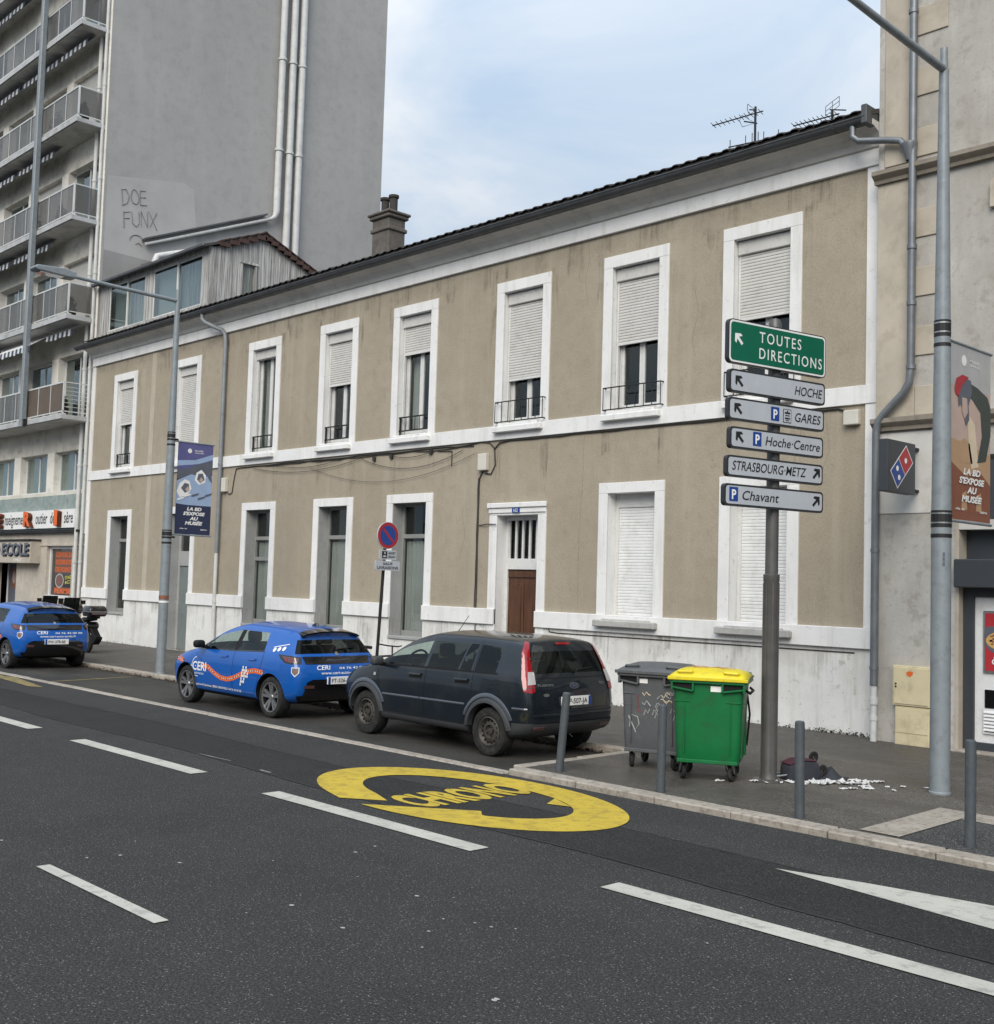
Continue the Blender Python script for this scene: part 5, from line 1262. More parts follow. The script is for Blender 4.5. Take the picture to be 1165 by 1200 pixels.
    for z in (13.2, 10.4, 7.0, 6.2, 5.3): m.cyl((-7.615, yp, z), (-7.615, yp, z + .06), .068, n=14)
    for z in (2.75, 1.1): m.cyl((-8.13, yp, z), (-8.13, yp, z + .05), .064, n=14)
    m.build('pipe', 'zinc', p, smooth=True)
    m = MB(); m.tube([(-8.48, YF - .44, 8.96), (-8.48, YF - .44, 8.80), (-8.40, YF - .42, 8.72), (-8.0, yp, 8.66), (-7.80, yp, 8.60), (-7.70, yp, 8.46)], .05, 12); m.lathe([(.05, -.22), (.11, 0), (.11, .03), (.04, .03)], (-7.66, yp, 8.50), (0, 0, 1), 14); m.build('gutter_outlet', 'zinc', p, smooth=True)
    m = MB(); m.cyl((-8.13, yp, .1), (-8.13, yp, .92), .045, n=12); m.cyl((-8.13, yp, .62), (-8.13, yp, .72), .06, n=12); m.cyl((-8.13, yp, .40), (-8.13, yp, .46), .055, n=12); m.build('pipe_foot', 'white_pipe', p, smooth=True)
right_building()
# ================================================================== CARS
def mirror_ring(col):
    """17 outline points (near side row 0 .. roof centre .. far side row 0) and 3 floor points"""
    a = [(x, -y, z) for x, y, z in col]; b = [(x, y, z) for x, y, z in col[:-1]][::-1]
    x0, y0, z0 = col[0]
    return a + b + [(x0, y0 * .5, z0), (x0, 0, z0), (x0, -y0 * .5, z0)]
def car_shell(cols, capf, capr, tags, captags_r, captags_f, creases, wheels, wr):
    vs = []; rings = []
    for c in cols:
        rg = mirror_ring(c); rings.append(list(range(len(vs), len(vs) + 20))); vs += rg
    fs = []; mi = []
    nc = len(cols)
    for c in range(nc - 1):
        for k in range(20):
            k2 = (k + 1) % 20
            fs.append((rings[c][k], rings[c][k2], rings[c + 1][k2], rings[c + 1][k]))
            row = k if k < 8 else (15 - k if k < 16 else -1)
            mi.append(tags.get((c, row), 0))
    for cap, ci, ct in ((capf, 0, captags_f), (capr, nc - 1, captags_r)):
        rg = rings[ci]; col = cols[ci]
        grid = []
        ratio = col[7][1] / col[6][1]
        for i in range(7):
            if i == 0: row = [rg[0], rg[19], rg[18], rg[17], rg[16]]
            elif i == 6: row = [rg[6], rg[7], rg[8], rg[9], rg[10]]
            else:
                xq, xc = cap[i - 1]; y = col[i][1]; z = col[i][2]; dz = .0
                n = len(vs); vs += [(xq, -y * ratio, z), (xc, 0, z + .004), (xq, y * ratio, z)]
                row = [rg[i], n, n + 1, n + 2, rg[16 - i]]
            grid.append(row)
        for i in range(6):
            for j in range(4):
                fs.append((grid[i][j], grid[i][j + 1], grid[i + 1][j + 1], grid[i + 1][j])); mi.append(ct.get(i, 0))
    me = bpy.data.meshes.new('shell_cage'); me.from_pydata(vs, [], fs)
    for k in range(8): me.materials.append(MATS['black_plastic'])
    me.polygons.foreach_set('material_index', mi)
    bm = bmesh.new(); bm.from_mesh(me); bmesh.ops.recalc_face_normals(bm, faces=bm.faces)
    cl = bm.edges.layers.float.new('crease_edge'); bm.verts.ensure_lookup_table()
    vid = {}
    for c in range(nc):
        for k in range(20): vid[rings[c][k]] = (c, k)
    for e in bm.edges:
        a, b = vid.get(e.verts[0].index), vid.get(e.verts[1].index)
        if a and b:
            ra = a[1] if a[1] <= 8 else 16 - a[1]; rb = b[1] if b[1] <= 8 else 16 - b[1]
            if ra == rb and a[0] != b[0]: e[cl] = creases.get(('row', ra), 0)
            elif a[0] == b[0]:
                e[cl] = creases.get(('col', a[0]), 0)
                if 3 <= min(ra, rb) and max(ra, rb) <= 6 and ra != rb and a[1] < 17 and b[1] < 17: e[cl] = max(e[cl], creases.get(('colr', a[0]), 0))
    bm.to_mesh(me); bm.free()
    o = bpy.data.objects.new('shell_cage', me); COL.objects.link(o)
    s = o.modifiers.new('s', 'SUBSURF'); s.levels = 3; s.render_levels = 3
    cut = []
    for lx in wheels:
        for sd in (-1, 1):
            m = MB(); m.cyl((lx, sd * .56, wr[1]), (lx, sd * 1.1, wr[1]), wr[0], n=48); cut.append(m)
    mm = MB()
    for m in cut: mm.add(m.v, m.f)
    co = mm.build('cutter', 'black_plastic')
    b = o.modifiers.new('b', 'BOOLEAN'); b.operation = 'DIFFERENCE'; b.solver = 'EXACT'; b.object = co
    dg = bpy.context.evaluated_depsgraph_get(); dg.update()
    res = bpy.data.meshes.new_from_object(o.evaluated_get(dg))
    bpy.data.objects.remove(o); bpy.data.objects.remove(co)
    # tag the arch liners
    for p in res.polygons:
        ok = True
        for vi in p.vertices:
            co_ = res.vertices[vi].co
            if abs(co_.y) < .5 or min(math.hypot(co_.x - lx, co_.z - wr[1]) for lx in wheels) > wr[0] + .004: ok = False; break
        if ok: p.material_index = 6
    return res
def split_shell(res, idx, components=False):
    """copy the faces of one tag into new meshes"""
    bm = bmesh.new(); bm.from_mesh(res)
    bmesh.ops.delete(bm, geom=[f for f in bm.faces if f.material_index != idx], context='FACES')
    bm.verts.ensure_lookup_table(); out_ = []
    if not components: comps = [set(bm.faces)]
    else:
        left = set(bm.faces); comps = []
        while left:
            st = [left.pop()]; comp = set(st)
            while st:
                f = st.pop()
                for e in f.edges:
                    for g in e.link_faces:
                        if g in left: left.discard(g); comp.add(g); st.append(g)
            comps.append(comp)
    for comp in comps:
        vm = {}; V = []; F = []
        for f in comp:
            q = []
            for v in f.verts:
                if v.index not in vm: vm[v.index] = len(V); V.append(v.co.copy())
                q.append(vm[v.index])
            F.append(q)
        if F: out_.append((V, F))
    bm.free(); return out_
def mesh_obj(name, V, F, mat, parent, smooth=True, sharp=40):
    me = bpy.data.meshes.new(name); me.from_pydata([tuple(v) for v in V], [], F); me.materials.append(MATS[mat])
    bm = bmesh.new(); bm.from_mesh(me); bmesh.ops.recalc_face_normals(bm, faces=bm.faces); bm.to_mesh(me); bm.free()
    if smooth:
        me.polygons.foreach_set('use_smooth', [True] * len(me.polygons)); me.set_sharp_from_angle(angle=R(sharp))
    o = bpy.data.objects.new(name, me); COL.objects.link(o); o.parent = parent; OFF[o.name] = Vector((0, 0, 0))
    return o
class Skin:
    """throws flat artwork on to the car body from the near side, from behind or at the rear corner"""
    def __init__(s, res, root):
        s.bvh = BVHTree.FromPolygons([v.co.copy() for v in res.vertices], [list(p.vertices) for p in res.polygons]); s.root = root
    def hit(s, view, a, b, off):
        if view == 'side': o, d = Vector((a, -3, b)), Vector((0, 1, 0))
        elif view == 'far': o, d = Vector((a, 3, b)), Vector((0, -1, 0))
        elif view == 'rear': o, d = Vector((8, a, b)), Vector((-1, 0, 0))
        elif view == 'front': o, d = Vector((-4, a, b)), Vector((1, 0, 0))
        elif view == 'top': o, d = Vector((a, b, 4)), Vector((0, 0, -1))
        else:                                             # 'corner': a runs along the diagonal, view at 45 degrees
            q = Vector((1, 1, 0)).normalized(); d = Vector((-1, 1, 0)).normalized()
            if view == 'corner_far': q = Vector((-1, 1, 0)).normalized(); d = Vector((-1, -1, 0)).normalized()
            o = Vector((3.8, -.75 if view == 'corner' else .75, 0)) + q * a - d * 4; o.z = b
        h = s.bvh.ray_cast(o, d)
        if h[0] is None:
            n = s.bvh.find_nearest(o + d * 2.2); return n[0] + n[1] * off
        n = h[1]
        if n.dot(d) > 0: n = -n
        return h[0] + n * off
    def poly(s, view, pts, mat, name, off=.004, cell=.05, faces=None, parent=None, smooth=True):
        bm = bmesh.new(); bv = [bm.verts.new((p[0], p[1], 0)) for p in pts]
        for f in (faces or [range(len(pts))]):
            try: bm.faces.new([bv[i] for i in f])
            except ValueError: pass
        if faces is None: bmesh.ops.triangulate(bm, faces=bm.faces[:])
        for _ in range(5):
            es = [e for e in bm.edges if e.calc_length() > cell]
            if not es: break
            bmesh.ops.subdivide_edges(bm, edges=es, cuts=1); bmesh.ops.triangulate(bm, faces=[f for f in bm.faces if len(f.verts) > 3])
        bm.verts.index_update()
        V = [s.hit(view, v.co.x, v.co.y, off) for v in bm.verts]; F = [[v.index for v in f.verts] for f in bm.faces]; bm.free()
        return mesh_obj(name, V, F, mat, parent or s.root, smooth)
    def line(s, view, pts, w_, mat, name, off=.002, parent=None, n=8):
        P = []
        for i in range(len(pts) - 1):
            for k in range(n): P.append(Vector(pts[i]).lerp(Vector(pts[i + 1]), k / n))
        P.append(Vector(pts[-1])); V = []; F = []
        for i, p in enumerate(P):
            d = (P[min(i + 1, len(P) - 1)] - P[max(i - 1, 0)]).normalized(); q = Vector((-d.y, d.x)) * w_ / 2
            V += [s.hit(view, p.x + q.x, p.y + q.y, off), s.hit(view, p.x - q.x, p.y - q.y, off)]
            if i: F.append((2 * i - 2, 2 * i - 1, 2 * i + 1, 2 * i))
        return mesh_obj(name, V, F, mat, parent or s.root)
    def rail(s, view, pts, r_, mat, name, parent=None, n=8, sink=.3):
        """a raised rounded moulding following the body"""
        P = []
        for i in range(len(pts) - 1):
            for k in range(n): P.append(Vector(pts[i]).lerp(Vector(pts[i + 1]), k / n))
        P.append(Vector(pts[-1]))
        m = MB(); m.tube([s.hit(view, p.x, p.y, -r_ * sink) for p in P], r_, 8)
        return m.build(name, mat, parent or s.root, smooth=True)
    def text(s, view, txt, a, b, h, mat, width=None, off=.004, bold=.012, shear=0, skew=0, name='lettering', align='l'):
        vs, fs, wd = fit_text(txt, h, width, bold, shear)
        if align == 'c': a -= wd / 2
        return s.poly(view, [(a + x, b + y + skew * x) for x, y in vs], mat, name, off, .08, fs, smooth=False)
    def flare(s, lx, wz, r0, r1, mat, name, a0=-8, a1=188, out_=.022):
        for view, sd in (('side', -1), ('far', 1)):
            V = []; F = []; n = 40
            for k in range(n + 1):
                t = R(a0 + (a1 - a0) * k / n); c, q = math.cos(t), math.sin(t)
                pi = s.hit(view, lx + (r0 + .025) * c, wz + (r0 + .025) * q, 0); po = s.hit(view, lx + r1 * c, wz + r1 * q, .0)
                yi = pi.y + sd * out_
                V += [Vector((lx + r0 * c, pi.y - sd * .07, wz + r0 * q)), Vector((lx + r0 * c, yi, wz + r0 * q)), Vector((lx + (r0 * .45 + r1 * .55) * c, (yi + po.y) / 2 + sd * out_ * .55, wz + (r0 * .45 + r1 * .55) * q)), Vector((lx + r1 * c, po.y + sd * .002, wz + r1 * q))]
                if k:
                    for j in range(3): F.append((4 * k - 4 + j, 4 * k + j, 4 * k + j + 1, 4 * k - 3 + j))
            mesh_obj(name, V, F, mat, s.root)
def wheel(root, lx, y, sd, r_, kind):
    z = r_; ax = (0, sd, 0); wdt = .20
    m = MB(); ri = r_ * (.72 if kind == 'alloy' else .62)
    m.lathe([(ri, -wdt), (r_ * .93, -wdt), (r_ * .99, -wdt + .03), (r_, -wdt * .5), (r_ * .99, -.035), (r_ * .95, -.008), (r_ * .86, .004), (ri + .012, -.004), (ri, -.02)], (lx, y, z), ax, 40)
    tw = m.build('wheel', 'rubber', root, smooth=True)
    if kind == 'alloy':
        m = MB(); m.lathe([(ri, -.015), (ri - .014, -.012), (ri - .022, -.05), (ri - .03, -.13), (0.0, -.13)], (lx, y, z), ax, 40); m.build('rim', 'black_plastic', tw, smooth=True)
        m = MB()
        for k in range(5):
            for dd in (-.25, .25):
                a = 2 * math.pi * k / 5 + .35 + dd; a2 = 2 * math.pi * k / 5 + .35 + dd * .75
                p0 = Vector((lx + .045 * math.cos(a), y - sd * .03, z + .045 * math.sin(a))); p1 = Vector((lx + (ri - .012) * math.cos(a2), y - sd * .016, z + (ri - .012) * math.sin(a2)))
                d = (p1 - p0).normalized(); q = d.cross(Vector((0, 1, 0))).normalized()
                w0, w1 = .018, .024
                vs_ = []
                for p, w_ in ((p0, w0), (p1, w1)):
                    vs_ += [p + q * w_, p - q * w_, p - q * w_ - Vector((0, sd * .03, 0)), p + q * w_ - Vector((0, sd * .03, 0))]
                m.add(vs_, [(0, 1, 5, 4), (1, 2, 6, 5), (2, 3, 7, 6), (3, 0, 4, 7), (4, 5, 6, 7)])
        m.lathe([(ri + .001, -.012), (ri + .001, -.003), (ri - .014, -.004), (ri - .016, -.02)], (lx, y, z), ax, 40)
        m.lathe([(0, -.02), (.04, -.022), (.052, -.04), (.052, -.08)], (lx, y, z), ax, 18)
        m.build('spokes', 'alloy', tw)
    else:
        m = MB(); m.lathe([(ri, -.012), (ri - .016, -.004), (ri - .03, -.03), (ri - .045, -.05), (ri * .62, -.035), (ri * .45, -.03), (ri * .40, -.055), (ri * .22, -.06), (ri * .2, -.035), (0, -.03)], (lx, y, z), ax, 40); m.build('rim', 'steel_wheel', tw, smooth=True)
        m = MB()
        for k in range(14):
            a = 2 * math.pi * k / 14; c = Vector((lx + ri * .72 * math.cos(a), y - sd * .034, z + ri * .72 * math.sin(a)))
            m.cyl(c - Vector((0, sd * .012, 0)), c + Vector((0, sd * .006, 0)), .011, n=8)
        for k in range(4):
            a = 2 * math.pi * k / 4 + .4; c = Vector((lx + ri * .31 * math.cos(a), y - sd * .05, z + ri * .31 * math.sin(a))); m.cyl(c, c + Vector((0, sd * .012, 0)), .009, n=6)
        m.build('rim_holes', 'black_plastic', tw)
    m = MB(); m.cyl((lx, y - sd * .16, z), (lx, y - sd * .35, z), .10, n=12); m.build('brake_hub', 'black_plastic', tw)
def seats(root, xs, zb, mat='seat_cloth', hw=.25):
    for x, ys in xs:
        for y in ys:
            m = MB(); m.box(x - .5, x, y - hw, y + hw, zb, zb + .16); st = m.build('seat', mat, root, bevel=.05, seg=2)
            m = MB(); m.add([(x - .06, y - hw, zb + .1), (x - .06, y + hw, zb + .1), (x + .12, y + hw, zb + .1), (x + .12, y - hw, zb + .1), (x + .12, y - hw * .8, zb + .68), (x + .12, y + hw * .8, zb + .68), (x + .22, y + hw * .8, zb + .66), (x + .22, y - hw * .8, zb + .66)], [(0, 1, 2, 3), (4, 5, 6, 7), (0, 1, 5, 4), (1, 2, 6, 5), (2, 3, 7, 6), (3, 0, 4, 7)]); m.build('backrest', mat, st, bevel=.03, seg=2)
            m = MB(); m.box(x + .13, x + .23, y - .12, y + .12, zb + .69, zb + .87); m.build('headrest', mat, st, bevel=.04, seg=2)
def steering(root, x, y, z, rot=.45):
    m = MB(); pts = []
    for k in range(24):
        t = 2 * math.pi * k / 24; pts.append((x + .18 * math.sin(t) * math.sin(rot), y + .18 * math.cos(t), z + .18 * math.sin(t) * math.cos(rot)))
    m.tube(pts, .016, 8, True); m.box(x - .02, x + .02, y - .16, y + .16, z - .02, z + .02); m.box(x - .05, x + .02, y - .06, y + .06, z - .06, z + .05); m.build('steering_wheel', 'black_plastic', root, smooth=True)
def mirror_part(root, x, y, z, mat, sd):
    m = MB(); m.add([], [])
    m.box(x - .03, x + .09, sd * y, sd * (y + .19), z, z + .125); o = m.build('door_mirror', mat, root, bevel=.045, seg=3, smooth=True)
    m = MB(); m.box(x + .0, x + .05, sd * (y - .12), sd * (y + .03), z - .01, z + .04); m.build('mirror_arm', 'black_plastic', o, bevel=.01)
    return o

def hatch_208(x0, yc, label, full=True, plate='FT-526-KB'):
    """small blue five-door hatchback; local x runs from nose (0) to tail (4.055)"""
    L_ = 4.055; W1, W2 = .82, 3.36; wr = .315
    lo = lambda x, y, z3, y3, ys=.78: [(x, ys, .20), (x, y - .012, .30), (x, y, .54), (x, y3, z3)]
    cols = [
        [(.30, .62, .21), (.22, .70, .32), (.13, .735, .50), (.17, .735, .66), (.25, .70, .735), (.245, .60, .77), (.22, .50, .785), (.15, .26, .80), (.13, 0, .80)],
        lo(.46, .862, .68, .855) + [(.50, .80, .79), (.50, .70, .835), (.50, .58, .855), (.46, .30, .872), (.45, 0, .877)],
        lo(.82, .872, .75, .868) + [(.85, .82, .865), (.85, .73, .905), (.85, .60, .925), (.80, .30, .94), (.78, 0, .945)],
        lo(1.18, .870, .79, .862) + [(1.15, .825, .915), (1.21, .775, .955), (1.20, .70, .972), (1.07, .36, .985), (1.02, 0, .985)],
        lo(1.50, .868, .80, .862) + [(1.50, .825, .935), (1.66, .69, 1.235), (1.70, .60, 1.292), (1.75, .30, 1.338), (1.76, 0, 1.348)],
        lo(2.24, .868, .81, .862) + [(2.24, .822, .95), (2.26, .638, 1.345), (2.26, .565, 1.392), (2.28, .29, 1.427), (2.28, 0, 1.437)],
        lo(2.36, .868, .815, .862) + [(2.37, .822, .953), (2.37, .635, 1.345), (2.37, .562, 1.392), (2.38, .29, 1.428), (2.38, 0, 1.438)],
        lo(3.04, .875, .84, .872) + [(3.14, .815, .985), (2.98, .608, 1.322), (3.0, .542, 1.375), (3.02, .28, 1.408), (3.02, 0, 1.418)],
        lo(3.46, .872, .87, .862) + [(3.45, .80, 1.005), (3.36, .588, 1.285), (3.40, .522, 1.345), (3.44, .27, 1.382), (3.45, 0, 1.392)],
        [(3.86, .66, .26), (3.94, .76, .36), (3.975, .79, .58), (3.95, .785, .82), (3.84, .74, .985), (3.69, .60, 1.225), (3.68, .535, 1.30), (3.73, .27, 1.338), (3.74, 0, 1.345)]]
    capf = [(.08, .05), (.03, 0), (.06, .03), (.13, .10), (.16, .12)]
    capr = [(4.0, 4.02), (4.04, 4.055), (4.0, 4.02), (3.88, 3.90), (3.70, 3.71)]
    tags = {(3, 4): 1, (4, 4): 1, (6, 4): 1, (5, 4): 4, (3, 6): 2, (3, 7): 2}
    for c in range(9): tags[(c, -1)] = 5
    res = car_shell(cols, capf, capr, tags, {0: 5, 4: 3}, {}, {('row', 4): .35, ('col', 9): .35, ('row', 6): .1, ('row', 1): .2, ('colr', 5): 1, ('colr', 6): 1, ('colr', 7): .8}, (W1, W2), (.355, .325))
    root = thing('parked_car', label, 'car', (x0, yc, 0), group='blue driving school cars', local=True)
    for idx, nm, mt in ((0, 'body', 'paint_blue'), (4, 'door_pillar', 'black_plastic'), (5, 'underbody', 'black_plastic'), (6, 'arch_liner', 'black_plastic')):
        for V, F in split_shell(res, idx, idx == 4): mesh_obj(nm, V, F, mt, root)
    for idx, nm in ((1, 'side_window'), (2, 'windscreen'), (3, 'rear_window')):
        for V, F in split_shell(res, idx, True): mesh_obj(nm, V, F, 'car_glass' if idx != 3 else 'car_glass_dark', root)
    S = Skin(res, root)
    for lx in (W1, W2):
        for sd in (-1, 1): wheel(root, lx, sd * .835, sd, wr, 'alloy')
    # lower black: sill, rear diffuser
    S.poly('side', [(1.2, .21), (2.98, .21), (2.98, .27), (1.2, .27)], 'black_plastic', 'sill_trim', .008)
    S.poly('rear', [(-.66, .30), (-.60, .58), (-.50, .62), (.50, .62), (.60, .58), (.66, .30)], 'gloss_black', 'rear_diffuser', .010)
    for y in (-.56, .56): S.poly('rear', [(y - .09, .49), (y + .09, .49), (y + .08, .535), (y - .08, .535)], 'lamp_smoke', 'reflector', .014)
    # black band and claw lamps across the tail
    S.poly('rear', [(-.60, .845), (.60, .845), (.62, .955), (-.62, .955)], 'gloss_black', 'tail_band', .006)
    for v in ('corner', 'corner_far'):
        sg = 1 if v == 'corner' else -1
        S.poly(v, [(sg * -.24, .975), (sg * -.02, .965), (sg * .14, .945), (sg * .15, .85), (sg * .0, .845), (sg * -.12, .86), (sg * -.20, .92)], 'gloss_black', 'tail_lamp_housing', .007)
        tl = S.poly(v, [(sg * -.17, .955), (sg * .0, .945), (sg * .10, .93), (sg * .10, .87), (sg * .0, .865), (sg * -.09, .88)], 'lamp_smoke', 'tail_lamp', .011)
        for k in range(3): S.poly(v, [(sg * (-.10 + .06 * k), .94), (sg * (-.085 + .06 * k), .94), (sg * (-.065 + .06 * k), .88), (sg * (-.08 + .06 * k), .88)], 'lamp_red', 'lamp_claw', .014)
    S.text('rear', 'PEUGEOT', 0, .89, .018, 'print_slate', width=.42, off=.012, align='c')
    S.poly('rear', [(-.03, .975), (0, .965), (.03, .975), (.022, 1.02), (-.022, 1.02)], 'alloy', 'badge', .008)
    # spoiler lip, wiper, aerial
    V = []; F = []; n = 16
    for k in range(n + 1):
        y = -.53 + 1.06 * k / n; p = S.hit('top', 3.60, y, .002); e = 1 - (y / .53) ** 2
        xe = 3.755 + .055 * e
        V += [p, Vector((xe, y, p.z - .028)), Vector((xe - .01, y, p.z - .052)), Vector((3.64, y, p.z - .06))]
        if k:
            for j in range(4): F.append((4 * k - 4 + j, 4 * k + j, 4 * k + (j + 1) % 4, 4 * k - 4 + (j + 1) % 4))
    F += [(0, 1, 2, 3), (4 * n, 4 * n + 1, 4 * n + 2, 4 * n + 3)]
    mesh_obj('spoiler', V, F, 'gloss_black', root)
    m = MB(); m.tube([(3.86, 0, 1.03), (3.85, .05, 1.06), (3.82, .38, 1.085)], .010, 6); m.build('rear_wiper', 'black_plastic', root)
    m = MB(); m.prism([(3.22, 1.40), (3.38, 1.385), (3.36, 1.44), (3.33, 1.445)], 1, -.015, .015); m.build('roof_fin', 'gloss_black', root, bevel=.005)
    for sd in (-1, 1): mirror_part(root, 1.36, .86, .955, 'black_plastic', sd)
    S.poly('side', [(1.33, .93), (1.47, .945), (1.43, 1.02), (1.36, .975)], 'gloss_black', 'mirror_base', .006)
    # number plate
    m = MB(); m.box(4.03, 4.066, -.26, .26, .545, .655); pt = m.build('number_plate', 'print_white', root)
    pl = Plane2((4.066, -.26, .545), (0, 1, 0), (0, 0, 1)); put_text(pl, plate, .07, .025, .06, 'print_black', pt, width=.38); put_poly(pl, [(0, 0), (.045, 0), (.045, .11), (0, .11)], 'print_blue', pt)
    # door gaps, handles, crease
    for ln in ([(1.16, .86), (1.14, .6), (1.22, .33), (2.27, .31), (2.29, .6), (2.30, .95)], [(2.29, .6), (2.33, .31), (2.92, .31), (3.0, .42), (3.08, .65), (3.14, .86), (3.14, .97)]):
        S.line('side', ln, .007, 'black_plastic', 'door_gap', .0015)
    for a in (2.02, 2.86):
        S.poly('side', [(a - .10, .835), (a + .10, .845), (a + .10, .875), (a - .10, .865)], 'paint_blue', 'door_handle', .022)
    S.line('side', [(1.15, .925), (1.5, .945), (2.25, .958), (3.13, .995)], .018, 'gloss_black', 'window_seal', .004)
    # head lamp seen at the near front corner
    S.poly('side', [(.17, .70), (.42, .755), (.40, .80), (.22, .745)], 'lamp_clear', 'head_lamp', .005); S.poly('front', [(-.70, .66), (-.42, .66), (-.44, .75), (-.66, .74)], 'lamp_clear', 'head_lamp', .005); S.poly('front', [(.70, .66), (.42, .66), (.44, .75), (.66, .74)], 'lamp_clear', 'head_lamp', .005)
    S.poly('front', [(-.45, .42), (.45, .42), (.48, .64), (-.48, .64)], 'gloss_black', 'grille', .006)
    # cabin
    seats(root, ((1.95, (-.36, .36)), (2.85, (-.4, .0, .4))), .40)
    steering(root, 1.45, -.36, .88)
    m = MB(); m.box(1.05, 1.42, -.70, .70, .55, .93); m.build('dashboard', 'black_plastic', root, bevel=.05, seg=2)
    # livery: wavy orange road with white dashes, name, address lines
    if full:
        way = [(.22, .68), (.38, .735), (.55, .735), (.75, .69), (.92, .645), (1.1, .635), (1.35, .66), (1.55, .65), (1.75, .565), (1.95, .505), (2.15, .495), (2.35, .53), (2.55, .60), (2.75, .66), (2.95, .69), (3.15, .68), (3.32, .64), (3.45, .60)]
    else:
        way = [(2.55, .60), (2.75, .66), (2.95, .69), (3.15, .68), (3.32, .64), (3.45, .60)]
    S.line('side', way, .075, 'print_orange', 'livery_road', .003, n=5)
    S.line('side', way, .018, 'print_rust', 'livery_road', .0045, n=5)
    for i in range(len(way) - 1):
        for t in (.15, .45, .75):
            p = Vector(way[i]).lerp(Vector(way[i + 1]), t); q = Vector(way[i]).lerp(Vector(way[i + 1]), t + .12)
            S.line('side', [tuple(p), tuple(q)], .016, 'print_white', 'livery_dash', .006, n=2)
    if full:
        S.poly('side', ell(1.20, .635, .16, .155), 'paint_blue', 'livery_disc', .006)
        S.line('side', [p for p in ell(1.20, .635, .165, .16, 24, 100, 285)], .012, 'print_white', 'livery_ring', .007, n=1)
        S.text('side', 'CERI', 1.06, .575, .145, 'print_white', width=.44, off=.008, bold=.02)
        S.text('side', 'AUTO-ECOLE', 1.13, .51, .03, 'print_white', width=.30, off=.008)
        S.text('side', '14 Boulevard Gambetta, 38000 GRENOBLE  04 76 43 00 00', 1.08, .335, .036, 'print_white', width=1.5, off=.004, skew=-.008)
        for k, (a, b, n_) in enumerate(((2.62, .70, 3), (2.60, .655, 4), (2.585, .61, 5), (2.58, .565, 5), (2.57, .52, 4), (2.56, .475, 3), (2.55, .43, 2))):
            for q in range(n_):
                if (k + q) % 2 == 0 or q % 2 == 0: S.poly('side', [(a + q * .042, b), (a + q * .042 + .034, b), (a + q * .042 + .034, b + .038), (a + q * .042, b + .038)], 'print_white', 'livery_block', .007)
        for q in range(3): S.poly('side', ell(3.36 + q * .10, 1.035 + q * .012, .035, .033, 12), 'print_white', 'livery_dot', .005)
        S.line('side', [(3.31, 1.07), (3.62, 1.13)], .012, 'print_white', 'livery_line', .005)
    S.text('rear', 'CERI', -.42, .762, .068, 'print_white', width=.24, off=.005, shear=.2)
    S.text('rear', '04 76 43 00 00', -.02, .765, .035, 'print_white', width=.62, off=.005)
    S.text('rear', 'www.ceri-auto-ecole.fr', -.36, .692, .045, 'print_white', width=.80, off=.012)
    S.poly('corner', [(.01, .80), (.13, .80), (.13, .72), (.07, .66), (.01, .72)], 'print_white', 'crest', .005); S.poly('corner', [(.022, .79), (.118, .79), (.118, .725), (.07, .678), (.022, .725)], 'print_slate', 'crest', .008); S.poly('corner', ell(.07, .74, .03, .03, 12), 'print_rust', 'crest', .010)
    return root

